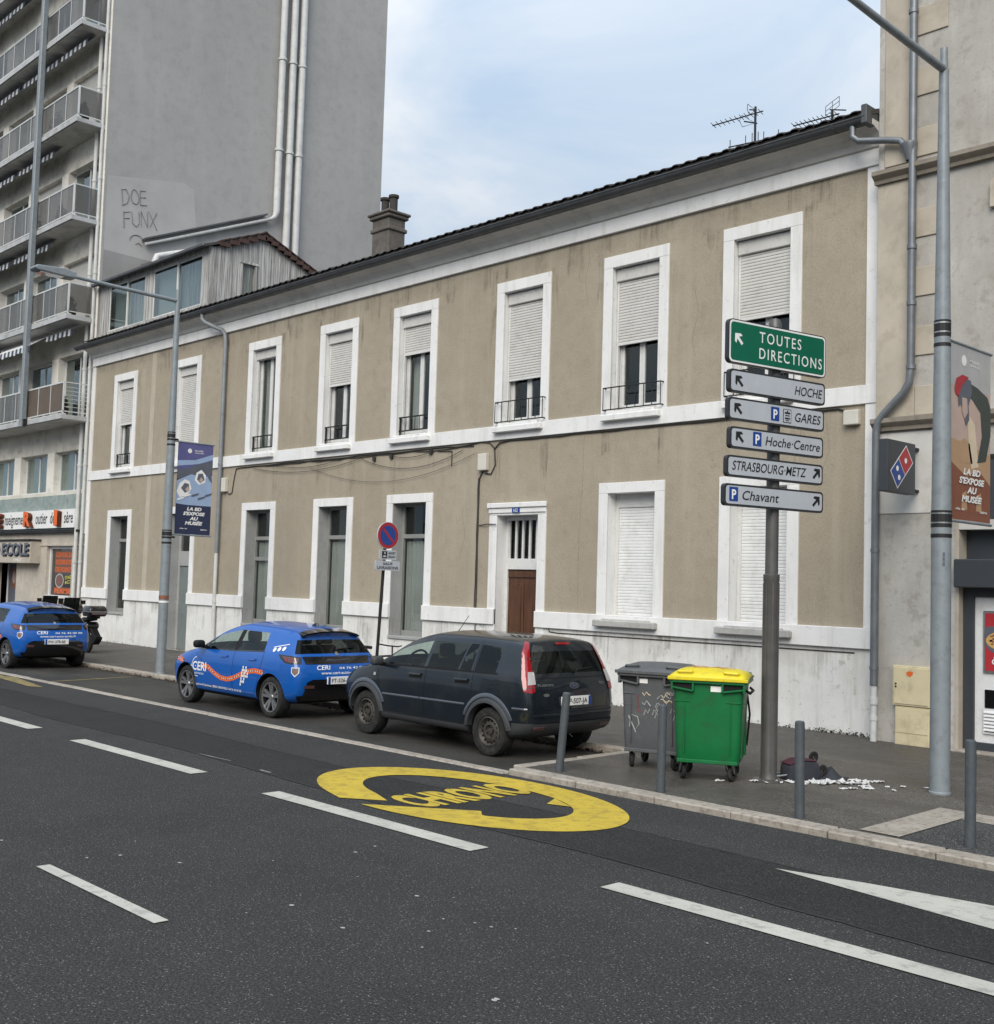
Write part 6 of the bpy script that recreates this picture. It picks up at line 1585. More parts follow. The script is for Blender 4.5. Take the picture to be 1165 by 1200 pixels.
def fusion(x0, yc):
    W1, W2 = .80, 3.29; wr = .305
    lo = lambda x, y, z3, y3: [(x, .78, .23), (x, y - .012, .33), (x, y, .56), (x, y3, z3)]
    cols = [
        [(.28, .64, .24), (.18, .70, .36), (.10, .735, .54), (.13, .735, .72), (.22, .70, .81), (.22, .60, .84), (.20, .50, .855), (.13, .26, .865), (.11, 0, .865)],
        lo(.42, .850, .74, .845) + [(.46, .80, .87), (.46, .71, .905), (.46, .59, .925), (.42, .30, .94), (.40, 0, .945)],
        lo(.78, .860, .80, .855) + [(.78, .815, .945), (.78, .73, .98), (.78, .60, 1.0), (.74, .30, 1.015), (.72, 0, 1.02)],
        lo(1.05, .860, .83, .855) + [(1.00, .825, .99), (1.08, .785, 1.02), (1.08, .71, 1.04), (.95, .36, 1.055), (.90, 0, 1.055)],
        lo(1.38, .860, .84, .856) + [(1.36, .83, 1.0), (1.50, .70, 1.30), (1.54, .62, 1.372), (1.58, .31, 1.42), (1.59, 0, 1.43)],
        lo(2.02, .860, .845, .856) + [(2.02, .83, 1.01), (2.06, .662, 1.425), (2.06, .60, 1.47), (2.07, .30, 1.50), (2.07, 0, 1.508)],
        lo(2.09, .860, .845, .856) + [(2.09, .83, 1.012), (2.125, .662, 1.427), (2.125, .60, 1.472), (2.125, .30, 1.502), (2.125, 0, 1.51)],
        lo(2.69, .860, .85, .856) + [(2.69, .828, 1.02), (2.77, .662, 1.43), (2.77, .60, 1.475), (2.77, .30, 1.505), (2.77, 0, 1.512)],
        lo(2.72, .860, .85, .856) + [(2.725, .828, 1.02), (2.80, .662, 1.43), (2.80, .60, 1.475), (2.80, .30, 1.505), (2.80, 0, 1.512)],
        lo(2.95, .862, .85, .856) + [(2.94, .826, 1.02), (2.95, .66, 1.428), (2.95, .60, 1.475), (2.95, .30, 1.503), (2.95, 0, 1.51)],
        lo(3.02, .862, .85, .856) + [(3.00, .826, 1.02), (3.01, .66, 1.427), (3.01, .60, 1.474), (3.01, .30, 1.502), (3.01, 0, 1.51)],
        lo(3.40, .862, .86, .854) + [(3.38, .82, 1.02), (3.40, .66, 1.405), (3.40, .60, 1.462), (3.40, .30, 1.492), (3.40, 0, 1.50)],
        lo(3.64, .855, .86, .848) + [(3.62, .81, 1.03), (3.56, .665, 1.39), (3.56, .60, 1.452), (3.57, .30, 1.482), (3.57, 0, 1.49)],
        [(3.86, .70, .30), (3.94, .78, .40), (3.97, .815, .60), (3.945, .815, .86), (3.88, .785, 1.03), (3.74, .67, 1.36), (3.70, .59, 1.43), (3.72, .30, 1.458), (3.72, 0, 1.465)]]
    capf = [(.07, .04), (.02, 0), (.05, .03), (.11, .09), (.14, .12)]
    capr = [(3.99, 4.0), (4.015, 4.025), (3.975, 3.99), (3.91, 3.925), (3.765, 3.775)]
    tags = {(3, 4): 1, (4, 4): 1, (6, 4): 7, (8, 4): 7, (10, 4): 7, (5, 4): 4, (7, 4): 4, (9, 4): 4, (3, 6): 2, (3, 7): 2}
    for c in range(13): tags[(c, -1)] = 5; tags[(c, 0)] = 5
    res = car_shell(cols, capf, capr, tags, {0: 5, 4: 3}, {0: 5}, {('row', 4): .5, ('col', 13): .3, ('row', 6): .15, ('row', 1): .3, **{('colr', c): 1 for c in (5, 6, 7, 8, 9, 10, 11)}}, (W1, W2), (.35, .315))
    root = thing('parked_car', 'dark slate-grey family hatchback with steel wheels parked behind a blue car', 'car', (x0, yc, 0), local=True)
    for idx, nm, mt in ((0, 'body', 'paint_slate'), (4, 'door_pillar', 'paint_slate'), (5, 'underbody', 'grey_plastic_trim'), (6, 'arch_liner', 'black_plastic')):
        for V, F in split_shell(res, idx, idx == 4): mesh_obj(nm, V, F, mt, root)
    for idx, nm, mt in ((1, 'side_window', 'car_glass'), (7, 'side_window', 'car_glass_dark'), (2, 'windscreen', 'car_glass'), (3, 'rear_window', 'car_glass_dark')):
        for V, F in split_shell(res, idx, True): mesh_obj(nm, V, F, mt, root)
    S = Skin(res, root)
    for lx in (W1, W2):
        for sd in (-1, 1): wheel(root, lx, sd * .825, sd, wr, 'steel')
        S.flare(lx, .315, .348, .415, 'grey_plastic_trim', 'arch_trim', 6, 174, .024)
        S.flare(lx, .315, .417, .47, 'paint_slate_highlight', 'arch_flare', 22, 158, .016)
    # side moulding, sill trim
    for view in ('side', 'far'):
        S.rail(view, [(1.20, .60), (1.98, .605)], .020, 'paint_slate_highlight', 'side_moulding'); S.rail(view, [(2.0, .605), (2.88, .61)], .020, 'paint_slate_highlight', 'side_moulding'); S.rail(view, [(3.72, .635), (3.93, .635)], .018, 'paint_slate_highlight', 'side_moulding')
        S.poly(view, [(1.17, .28), (2.93, .28), (2.91, .355), (1.19, .355)], 'grey_plastic_trim', 'sill_trim', .012)
        S.poly(view, [(3.70, .32), (3.95, .34), (3.95, .47), (3.72, .46)], 'grey_plastic_trim', 'bumper_trim', .012)
    S.poly('rear', [(-.75, .36), (-.77, .45), (-.70, .46), (.70, .46), (.77, .45), (.75, .36), (.6, .33), (-.6, .33)], 'grey_plastic_trim', 'rear_bumper', .014)
    S.rail('rear', [(-.72, .555), (-.3, .56), (.3, .56), (.72, .555)], .018, 'paint_slate', 'bumper_step')
    for y in (-.60, .60): S.poly('rear', [(y - .10, .38), (y + .10, .38), (y + .10, .43), (y - .10, .43)], 'lamp_smoke', 'reflector', .020)
    # tall tail lamps
    for v in ('corner', 'corner_far'):
        sg = 1 if v == 'corner' else -1
        tl = S.poly(v, [(sg * a, b) for a, b in ((.02, 1.435), (.065, 1.42), (.085, 1.20), (.13, 1.0), (.155, .845), (.11, .825), (.02, .845), (-.01, 1.0), (-.015, 1.3))], 'lamp_red', 'tail_lamp', .014)
        S.poly(v, [(sg * a, b) for a, b in ((.055, 1.075), (.125, 1.075), (.155, .93), (.06, .92))], 'lamp_clear', 'tail_lamp_lens', .019)
        S.line(v, [(sg * .03, 1.24), (sg * .09, 1.23)], .012, 'lamp_smoke', 'lamp_divider', .018); S.line(v, [(sg * .02, .885), (sg * .16, .895)], .01, 'lamp_smoke', 'lamp_divider', .018)
    S.poly('rear', [(-.13, 1.425), (.13, 1.425), (.13, 1.40), (-.13, 1.40)], 'lamp_red', 'high_brake_lamp', .008)
    S.line('rear', [(-.66, 1.06), (-.70, .62), (.70, .62), (.66, 1.06)], .008, 'black_plastic', 'tailgate_gap', .002)
    S.line('rear', [(-.72, 1.0), (0, 1.0), (.72, 1.0)], .010, 'black_plastic', 'tailgate_gap', .002)
    S.poly('rear', ell(.0, .90, .085, .036, 24), 'alloy', 'badge', .008); S.poly('rear', ell(.0, .90, .074, .028, 24), 'print_navy', 'badge', .011)
    S.text('rear', 'Ford', 0, .888, .026, 'alloy', width=.085, off=.013, shear=.3, align='c')
    S.text('rear', 'FUSION', -.62, .905, .028, 'alloy', width=.26, off=.004); S.poly('rear', ell(-.50, .80, .05, .02, 14), 'alloy', 'badge', .004); S.text('rear', 'TDCi', .50, .905, .03, 'alloy', width=.1, off=.004)
    m = MB(); m.tube([(3.93, .05, 1.06), (3.91, .12, 1.09), (3.88, .42, 1.11)], .010, 6); m.build('rear_wiper', 'black_plastic', root)
    S.poly('rear', [(-.34, .66), (.34, .66), (.36, .80), (-.36, .80)], 'paint_slate', 'plate_recess', .002)
    m = MB(); m.box(4.0, 4.026, -.26, .26, .665, .775); pt = m.build('number_plate', 'print_white', root)
    pl = Plane2((4.026, -.26, .665), (0, 1, 0), (0, 0, 1)); put_text(pl, 'BP-507-JA', .065, .022, .066, 'print_black', pt, width=.39); put_poly(pl, [(0, 0), (.045, 0), (.045, .11), (0, .11)], 'print_blue', pt); put_poly(pl, [(.475, 0), (.52, 0), (.52, .11), (.475, .11)], 'print_blue', pt)
    # door gaps, handles, fuel/indicator
    for ln in ([(1.06, .93), (1.10, .70), (1.18, .38), (2.06, .37), (2.07, .7), (2.08, 1.0)], [(2.07, .6), (2.10, .37), (2.84, .37), (2.90, .55), (2.98, .70), (3.0, 1.0)], [(2.98, 1.02), (2.99, 1.42)]):
        S.line('side', ln, .008, 'black_plastic', 'door_gap', .0015)
    for a in (1.88, 2.80):
        S.poly('side', [(a - .13, .86), (a + .13, .865), (a + .12, .935), (a - .12, .93)], 'black_plastic', 'handle_recess', .003)
        S.rail('side', [(a - .12, .91), (a + .12, .915)], .018, 'paint_slate', 'door_handle', sink=-.6)
    S.poly('side', [(.98, .835), (1.03, .835), (1.03, .875), (.98, .875)], 'lamp_clear', 'side_indicator', .006)
    S.line('side', [(1.0, .995), (1.38, 1.005), (2.0, 1.015), (3.42, 1.03)], .022, 'black_plastic', 'window_seal', .004)
    for sd in (-1, 1): mirror_part(root, 1.16, .87, .985, 'grey_plastic_trim', sd)
    S.poly('front', [(-.45, .55), (.45, .55), (.40, .74), (-.40, .74)], 'black_plastic', 'grille', .006)
    for sg in (-1, 1): S.poly('front', [(sg * .44, .70), (sg * .70, .72), (sg * .66, .83), (sg * .46, .82)], 'lamp_clear', 'head_lamp', .006)
    # aerial
    m = MB(); m.tube([(1.75, 0, 1.45), (1.80, 0, 1.50), (1.98, 0, 1.70)], [.010, .005, .003], 6); m.build('aerial', 'black_plastic', root)
    # cabin
    seats(root, ((1.78, (-.36, .36)), (2.72, (-.4, 0, .4))), .45)
    steering(root, 1.32, -.36, 1.03)
    m = MB(); m.box(.98, 1.28, -.72, .72, .55, .985); m.build('dashboard', 'black_plastic', root, bevel=.05, seg=2)
    m = MB(); m.box(1.10, 1.20, .22, .34, .99, 1.12); m.build('folded_vest', 'hivis', root, bevel=.03, seg=2)
    return root
hatch_208(-18.63, 10.75, 'blue driving school hatchback with wavy orange road livery, between the two parked cars')
hatch_208(-29.06, 10.74, 'blue driving school hatchback parked in front of the tower shop', full=False, plate='FW-378-BE')
fusion(-13.87, 10.90)
# ================================================================== STREET FURNITURE
PZ = pave_z
def bollards():
    for i, (x, y, lean, lab) in enumerate(((-9.04, 9.74, 4.5, 'grey steel bollard leaning slightly behind the dark car'), (-7.54, 9.67, 0.3, 'grey steel bollard in front of the grey wheeled bin'),
                                           (-5.93, 9.70, -.6, 'grey steel bollard at the kerb beside the scattered paper'), (-4.36, 9.80, 0.2, 'grey steel bollard on the paved strip by the shop door'))):
        z = PZ(y)
        t = thing('bollard', lab, 'bollard', (x, y, z), group='bollards along the kerb', local=True)
        t.rotation_euler = (0, R(lean), R(20))
        m = MB(); m.lathe([(.0, -.05), (.046, -.05), (.046, .865), (.044, .885), (.034, .895), (0, .9)], (0, 0, 0), (0, 0, 1), 28); m.build('post', 'bollard_grey', t, smooth=True)
bollards()

def bin4(x, y, rot, body, lid, label, tag):
    z = PZ(y)
    t = thing('wheeled_bin', label, 'bin', (x, y, z), R(rot), group='wheeled bins on the pavement', local=True)
    # body: front at y=0, depth +y
    wb, wt, db, dt_ = .34, .385, .62, .72; z0, z1 = .20, 1.10
    def ring(zz):
        f = (zz - z0) / (z1 - z0); w_ = wb + (wt - wb) * f; d = db + (dt_ - db) * f; o = -.03 * f
        return [(a, b + o, zz) for a, b in rrect(-w_, w_, 0, d, .06, 4)]
    m = MB(); prev = None; hs = [z0, z0 + .03, .45, .72, .94, z1]
    for k, zz in enumerate(hs):
        rg = ring(zz) if k else [(a * .97, (b - .31) * .97 + .31, zz) for a, b, zz in ring(zz)]
        n = len(rg); base = len(m.v); m.v += rg
        if prev is not None:
            for i in range(n): m.f.append([prev + i, prev + (i + 1) % n, base + (i + 1) % n, base + i]); m.mi.append(0)
        else: m.f.append(list(range(n))); m.mi.append(0)
        prev = base
    m.build('body', body, t, smooth=True)
    # moulded ribs and step lines on the front and side
    for sx in (-1, 1):
        m = MB(); m.box(sx * .25 - .006, sx * .25 + .006, -.028, .01, .30, .86); m.build('front_rib', body, t, bevel=.004)
    m = MB(); m.box(-.355, -.20, -.030, .01, .86, .875); m.box(.20, .355, -.030, .01, .86, .875); m.build('front_step', body, t, bevel=.004)
    m = MB(); m.box(.335, .365, .12, .16, .25, .95); m.box(.335, .372, .50, .54, .25, .95); m.build('side_rib', body, t, bevel=.006)
    m = MB(); m.box(-.33, .33, -.012, .02, .195, .235); m.build('bottom_rim', body, t, bevel=.006)
    # rim
    m = MB(); o0 = rrect(-.425, .425, -.075, .745, .05, 4); o1 = rrect(-.37, .37, -.02, .69, .05, 4); n = len(o0)
    for i in range(n):
        j = (i + 1) % n
        for a, b in (((*o0[i], 1.04), (*o0[j], 1.04)),):
            m.quad((*o0[i], 1.07), (*o0[j], 1.07), (*o0[j], 1.135), (*o0[i], 1.135)); m.quad((*o0[i], 1.135), (*o0[j], 1.135), (*o1[j], 1.135), (*o1[i], 1.135)); m.quad((*o0[i], 1.07), (*o0[j], 1.07), (*o1[j], 1.05), (*o1[i], 1.05))
    m.build('rim', body, t)
    # grip pockets hanging under the rim at the front corners
    for sx in (-1, 1):
        m = MB(); xa, xb = sx * .16, sx * .39
        m.box(xa - .012, xa + .012, -.07, .0, .98, 1.08); m.box(xb - .012, xb + .012, -.07, .0, .98, 1.08)
        m.prism([(xa, .97), (xb, 1.005), (xb, 1.025), (xa, .99)], 1, -.072, -.0); m.build('grip', body, t, bevel=.005)
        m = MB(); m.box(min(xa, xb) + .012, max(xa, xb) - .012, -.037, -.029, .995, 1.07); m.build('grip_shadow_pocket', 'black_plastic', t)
    # lid: low vault with raised panel, lip and two hand grips
    m = MB(); nx, ny = 12, 10; P = []
    for j in range(ny + 1):
        for i in range(nx + 1):
            u, v = i / nx * 2 - 1, j / ny
            xx = u * .435; yy = -.09 + v * .84
            zz = 1.142 + .062 * math.sin(math.pi * (v * .86 + .07)) ** .8 * (1 - .35 * u * u) - (.035 if abs(u) > .99 or v < .01 else 0)
            if abs(u) < .72 and .2 < v < .85: zz += .018
            P.append((xx, yy, zz))
    m.add(P, [(j * (nx + 1) + i, j * (nx + 1) + i + 1, (j + 1) * (nx + 1) + i + 1, (j + 1) * (nx + 1) + i) for j in range(ny) for i in range(nx)])
    lo = m.build('lid', lid, t, smooth=True)
    sl = lo.modifiers.new('thick', 'SOLIDIFY'); sl.thickness = .014
    m = MB(); m.box(-.435, .435, -.095, -.075, 1.095, 1.135); m.build('lid_lip', lid, lo, bevel=.006)
    for sx in (-1, 1):
        m = MB(); m.tube([(sx * .16, .02, 1.17), (sx * .18, -.03, 1.19), (sx * .32, -.03, 1.185), (sx * .34, .02, 1.165)], .014, 8); m.build('lid_grip', lid, lo, smooth=True)
    m = MB(); m.cyl((-.40, .75, 1.14), (.40, .75, 1.14), .02, n=10); m.build('hinge_bar', body, t)
    # side handle bar
    m = MB(); m.tube([(.40, .10, 1.0), (.44, .12, .97), (.44, .56, .97), (.40, .58, 1.0)], .015, 8); m.tube([(.36, .60, .98), (.40, .60, .7), (.37, .60, .35)], .012, 8); m.build('side_bar', 'black_plastic' if body == 'bin_green' else body, t, smooth=True)
    # castors
    for cx, cy, a in ((-.26, .08, 25), (.24, .08, -20), (-.26, .56, 40), (.26, .56, 60)):
        c, s = math.cos(R(a)), math.sin(R(a))
        m = MB(); ax = (c, s, 0); off = (-s * .05, c * .05)
        m.lathe([(.03, -.02), (.075, -.024), (.088, -.012), (.09, 0), (.088, .012), (.075, .024), (.03, .02)], (cx + off[0], cy + off[1], .09), ax, 20); w_ = m.build('castor', 'rubber', t, smooth=True)
        m = MB()
        for sg in (-1, 1):
            b0 = Vector((cx + off[0] + c * .032 * sg, cy + off[1] + s * .032 * sg, .085)); b1 = Vector((cx + c * .032 * sg, cy + s * .032 * sg, .20))
            d = Vector((-s, c, 0)) * .022; e = Vector((c, s, 0)) * .004
            m.add([b0 - d * .5 - e, b0 + d * .5 - e, b1 + d * 1.6 - e, b1 - d * 1.6 - e, b0 - d * .5 + e, b0 + d * .5 + e, b1 + d * 1.6 + e, b1 - d * 1.6 + e], [(0, 1, 2, 3), (4, 5, 6, 7), (0, 1, 5, 4), (1, 2, 6, 5), (2, 3, 7, 6), (3, 0, 4, 7)])
        m.cyl((cx, cy, .19), (cx, cy, .215), .05, n=12); m.build('castor_fork', 'steel', w_)
    pl = Plane2((0, -.031, 0), (1, 0, 0), (0, 0, 1))
    put_poly(Plane2((0, -.0305, 0), (1, 0, 0), (0, 0, 1)), [(.03, .98), (.16, .98), (.16, 1.04), (.03, 1.04)], 'print_white', t, .002, 'sticker') if tag == 'green' else put_poly(Plane2((0, -.0305, 0), (1, 0, 0), (0, 0, 1)), [(-.17, .99), (-.05, .99), (-.05, 1.04), (-.17, 1.04)], 'print_white', t, .002, 'sticker')
    if tag == 'grey':
        def fy(zz): return -.03 * (zz - z0) / (z1 - z0)
        def st(pts, mat, w_=.006):
            m = MB(); m.tube([(a, fy(b) - .002, b) for a, b in pts], w_, 5); m.build('graffiti_stroke', mat, t)
        st([(-.27, .48), (-.25, .62), (-.17, .60), (-.15, .52), (-.20, .44), (-.28, .60)], 'print_grey'); st([(-.28, .61), (-.19, .42)], 'print_grey')
        rr = random.Random(6)
        for k in range(9):
            a0, b0 = rr.uniform(-.15, .25), rr.uniform(.72, .90)
            st([(a0 + q * .025, b0 + rr.uniform(-.04, .04)) for q in range(5)], 'print_cream' if k % 2 else 'print_grey')
        for k in range(6):
            a0, b0 = rr.uniform(-.10, .26), rr.uniform(.58, .72); st([(a0, b0), (a0 + .02, b0 + .06), (a0 + .05, b0 + .02), (a0 + .07, b0 + .07)], 'print_grey')
        st([(-.17, .86), (-.165, .66), (-.13, .66)], 'print_red', .004); st([(-.36, .74), (.05, .74)], 'print_slate', .003)
    else:
        rr = random.Random(14)
        for k in range(7):                    # scribbles on the lid
            a0, b0 = rr.uniform(-.25, .2), rr.uniform(.15, .5); m = MB()
            m.tube([(a0 + q * .04, b0 + rr.uniform(-.04, .04), 1.224 + .002 * rr.random()) for q in range(5)], .004, 5); m.build('graffiti_stroke', 'print_tan', lo)
    return t
bin4(-7.61, 10.56, 29, 'bin_green', 'bin_yellow', 'green wheeled bin with a yellow lid on the pavement', 'green')
bin4(-8.46, 10.66, 19, 'bin_grey', 'bin_grey', 'grey wheeled bin with scrawled graffiti next to the green bin', 'grey')

def direction_sign():
    bx, by = -7.23, 11.18; z = PZ(by); K = .967
    t = thing('direction_sign', 'tall direction sign with a green panel above five white panels', 'sign', (bx, by, z))
    a = math.atan2(1.55, .30)
    u = Vector((math.cos(a), math.sin(a), 0)); n = u.cross(Vector((0, 0, 1)))
    # post: wide ribbed lower length, collar, slimmer upper length with domed top
    m = MB(); m.lathe([(.0, 0), (.17, 0), (.17, .02), (.10, .03), (.088, .08), (.086, 2.20), (.090, 2.21), (.090, 2.27), (.074, 2.28)], (bx, by, z), (0, 0, 1), 24); m.build('lower_post', 'pole_brown_grey', t, smooth=True)
    for k in range(8):
        q = 2 * math.pi * k / 8; mm = MB(); mm.box(-.008, .008, -.006, .006, .1, 2.18)
        mm.v = [(bx + (.086 + v[1]) * math.cos(q) - v[0] * math.sin(q), by + (.086 + v[1]) * math.sin(q) + v[0] * math.cos(q), z + v[2]) for v in mm.v]; mm.build('post_rib', 'pole_brown_grey', t)
    m = MB(); m.lathe([(.072, 2.28), (.070, 4.98), (.072, 5.0), (.072, 5.12), (.05, 5.17), (0, 5.19)], (bx, by, z - .02), (0, 0, 1), 24); m.build('upper_post', 'pole_brown_grey', t, smooth=True)
    m = MB()
    for k in range(5): m.cyl((bx + math.cos(R(a * 57.3 - 90)) * .17, by, z), (bx, by, z + .06), .012, n=6)
    rows = [('green', 5.10, 4.616, 1.53, 0.0), ('white', 4.552, 4.298, 1.50, 0.01), ('white', 4.243, 3.995, 1.50, 0.0), ('white', 3.925, 3.688, 1.46, 0.01), ('white', 3.611, 3.378, 1.50, -.01), ('white', 3.302, 3.062, 1.54, -.02)]
    panels = []
    for kind, zt, zb, w_, sh in rows:
        c = Vector((bx, by, 0)) + n * .115 + u * (-.06 + sh)
        o = c - u * w_ / 2; pl = Plane2((o.x, o.y, zb), u, (0, 0, 1)); h_ = zt - zb
        m = MB(); pts = rrect(0, w_, 0, h_, .045 if kind == 'white' else .06, 5); k = len(pts)
        V = [pl.p(p[0], p[1], 0) for p in pts] + [pl.p(p[0], p[1], -.055) for p in pts]
        m.add(V, [list(range(k)), list(range(k, 2 * k))] + [(i, (i + 1) % k, k + (i + 1) % k, k + i) for i in range(k)])
        pn = m.build('sign_panel', 'sign_back', t, label='green panel reading TOUTES DIRECTIONS' if kind == 'green' else None)
        if kind == 'green':
            put_poly(pl, rrect(.012, w_ - .012, .012, h_ - .012, .05), 'print_white', pn, .002, 'border'); put_poly(pl, rrect(.032, w_ - .032, .032, h_ - .032, .04), 'sign_green', pn, .004, 'face')
        else:
            put_poly(pl, rrect(.022, w_ - .022, .022, h_ - .022, .035), 'sign_white', pn, .003, 'face')
        # mounting saddle
        m = MB(); zc = (zt + zb) / 2
        m.box(-.12, .12, -.11, -.05, -.05, .05); m.v = [tuple(pl.p(w_ / 2 - sh + v[0] + .06, h_ / 2 + v[2], v[1])) for v in m.v]; m.build('bracket', 'pole_brown_grey', t)
        panels.append((pl, pn, w_, h_))
    def arrow(i, cx, cy, s, ang, mat):
        pl, pn, w_, h_ = panels[i]; c, q = math.cos(R(ang)), math.sin(R(ang))
        pts = [(-.5, -.11), (.05, -.11), (.05, -.11), (-.05, -.40), (.14, -.40), (.55, 0), (.14, .40), (-.05, .40), (.05, .11), (-.5, .11)]
        pts = [pts[0], (.12, -.11), (-.06, -.42), (.16, -.42), (.55, 0), (.16, .42), (-.06, .42), (.12, .11), pts[-1]]
        m = MB(); P = [pl.p(cx + s * (a_ * c - b_ * q), cy + s * (a_ * q + b_ * c), .006) for a_, b_ in pts]
        m.add(P, [(0, 1, 7, 8), (1, 2, 3, 4), (4, 5, 6, 7), (1, 4, 7)]); m.build('arrow', mat, pn)
    arrow(0, .15, .27, .15, 135, 'print_white')
    pl, pn, w_, h_ = panels[0]
    put_text(pl, 'TOUTES', .46, .275, .125, 'print_white', pn, width=.66, d=.006, bold=.004, spacing=1.25); put_text(pl, 'DIRECTIONS', .46, .095, .125, 'print_white', pn, width=1.00, d=.006, bold=.004, spacing=1.25)
    ar = [(1, .14, 135), (2, .14, 135), (3, .14, 135), (4, 1.39, 45), (5, 1.42, 45)]
    for i, cx, an in ar: arrow(i, cx, .127, .145, an, 'print_black')
    def ptext(i, s, a_, w, sh=.22, hh=.105, b=.075):
        pl, pn, w_, h_ = panels[i]; put_text(pl, s, a_, b, hh, 'print_black', pn, width=w, d=.006, bold=.006, shear=sh)
    def pbox(i, a_):
        pl, pn, w_, h_ = panels[i]; put_poly(pl, rrect(a_, a_ + .13, .05, .205, .008, 2), 'print_blue', pn, .005, 'parking_symbol'); put_text(pl, 'P', a_ + .035, .075, .105, 'print_white', pn, width=.065, d=.008, bold=.03)
    ptext(1, 'HOCHE', 1.0, .45); ptext(2, 'GARES', 1.02, .42); pbox(2, .64)
    pl, pn, w_, h_ = panels[2]
    put_poly(pl, rrect(.83, .96, .045, .20, .01, 2), 'print_black', pn, .005, 'station_symbol'); put_poly(pl, rrect(.838, .952, .053, .192, .008, 2), 'sign_white', pn, .007, 'station_symbol')
    for a0, b0, w0, h0 in ((.852, .145, .086, .02), (.86, .12, .07, .012), (.855, .085, .08, .018), (.87, .065, .05, .01), (.885, .165, .02, .018)): put_poly(pl, [(a0, b0), (a0 + w0, b0), (a0 + w0, b0 + h0), (a0, b0 + h0)], 'print_black', pn, .009, 'station_symbol')
    pbox(3, .34); ptext(3, 'Hoche\u00b7Centre', .53, .87, b=.072); ptext(4, 'STRASBOURG\u00b7METZ', .075, 1.15); pbox(5, .07); ptext(5, 'Chavant', .265, .56)
    return t
direction_sign()

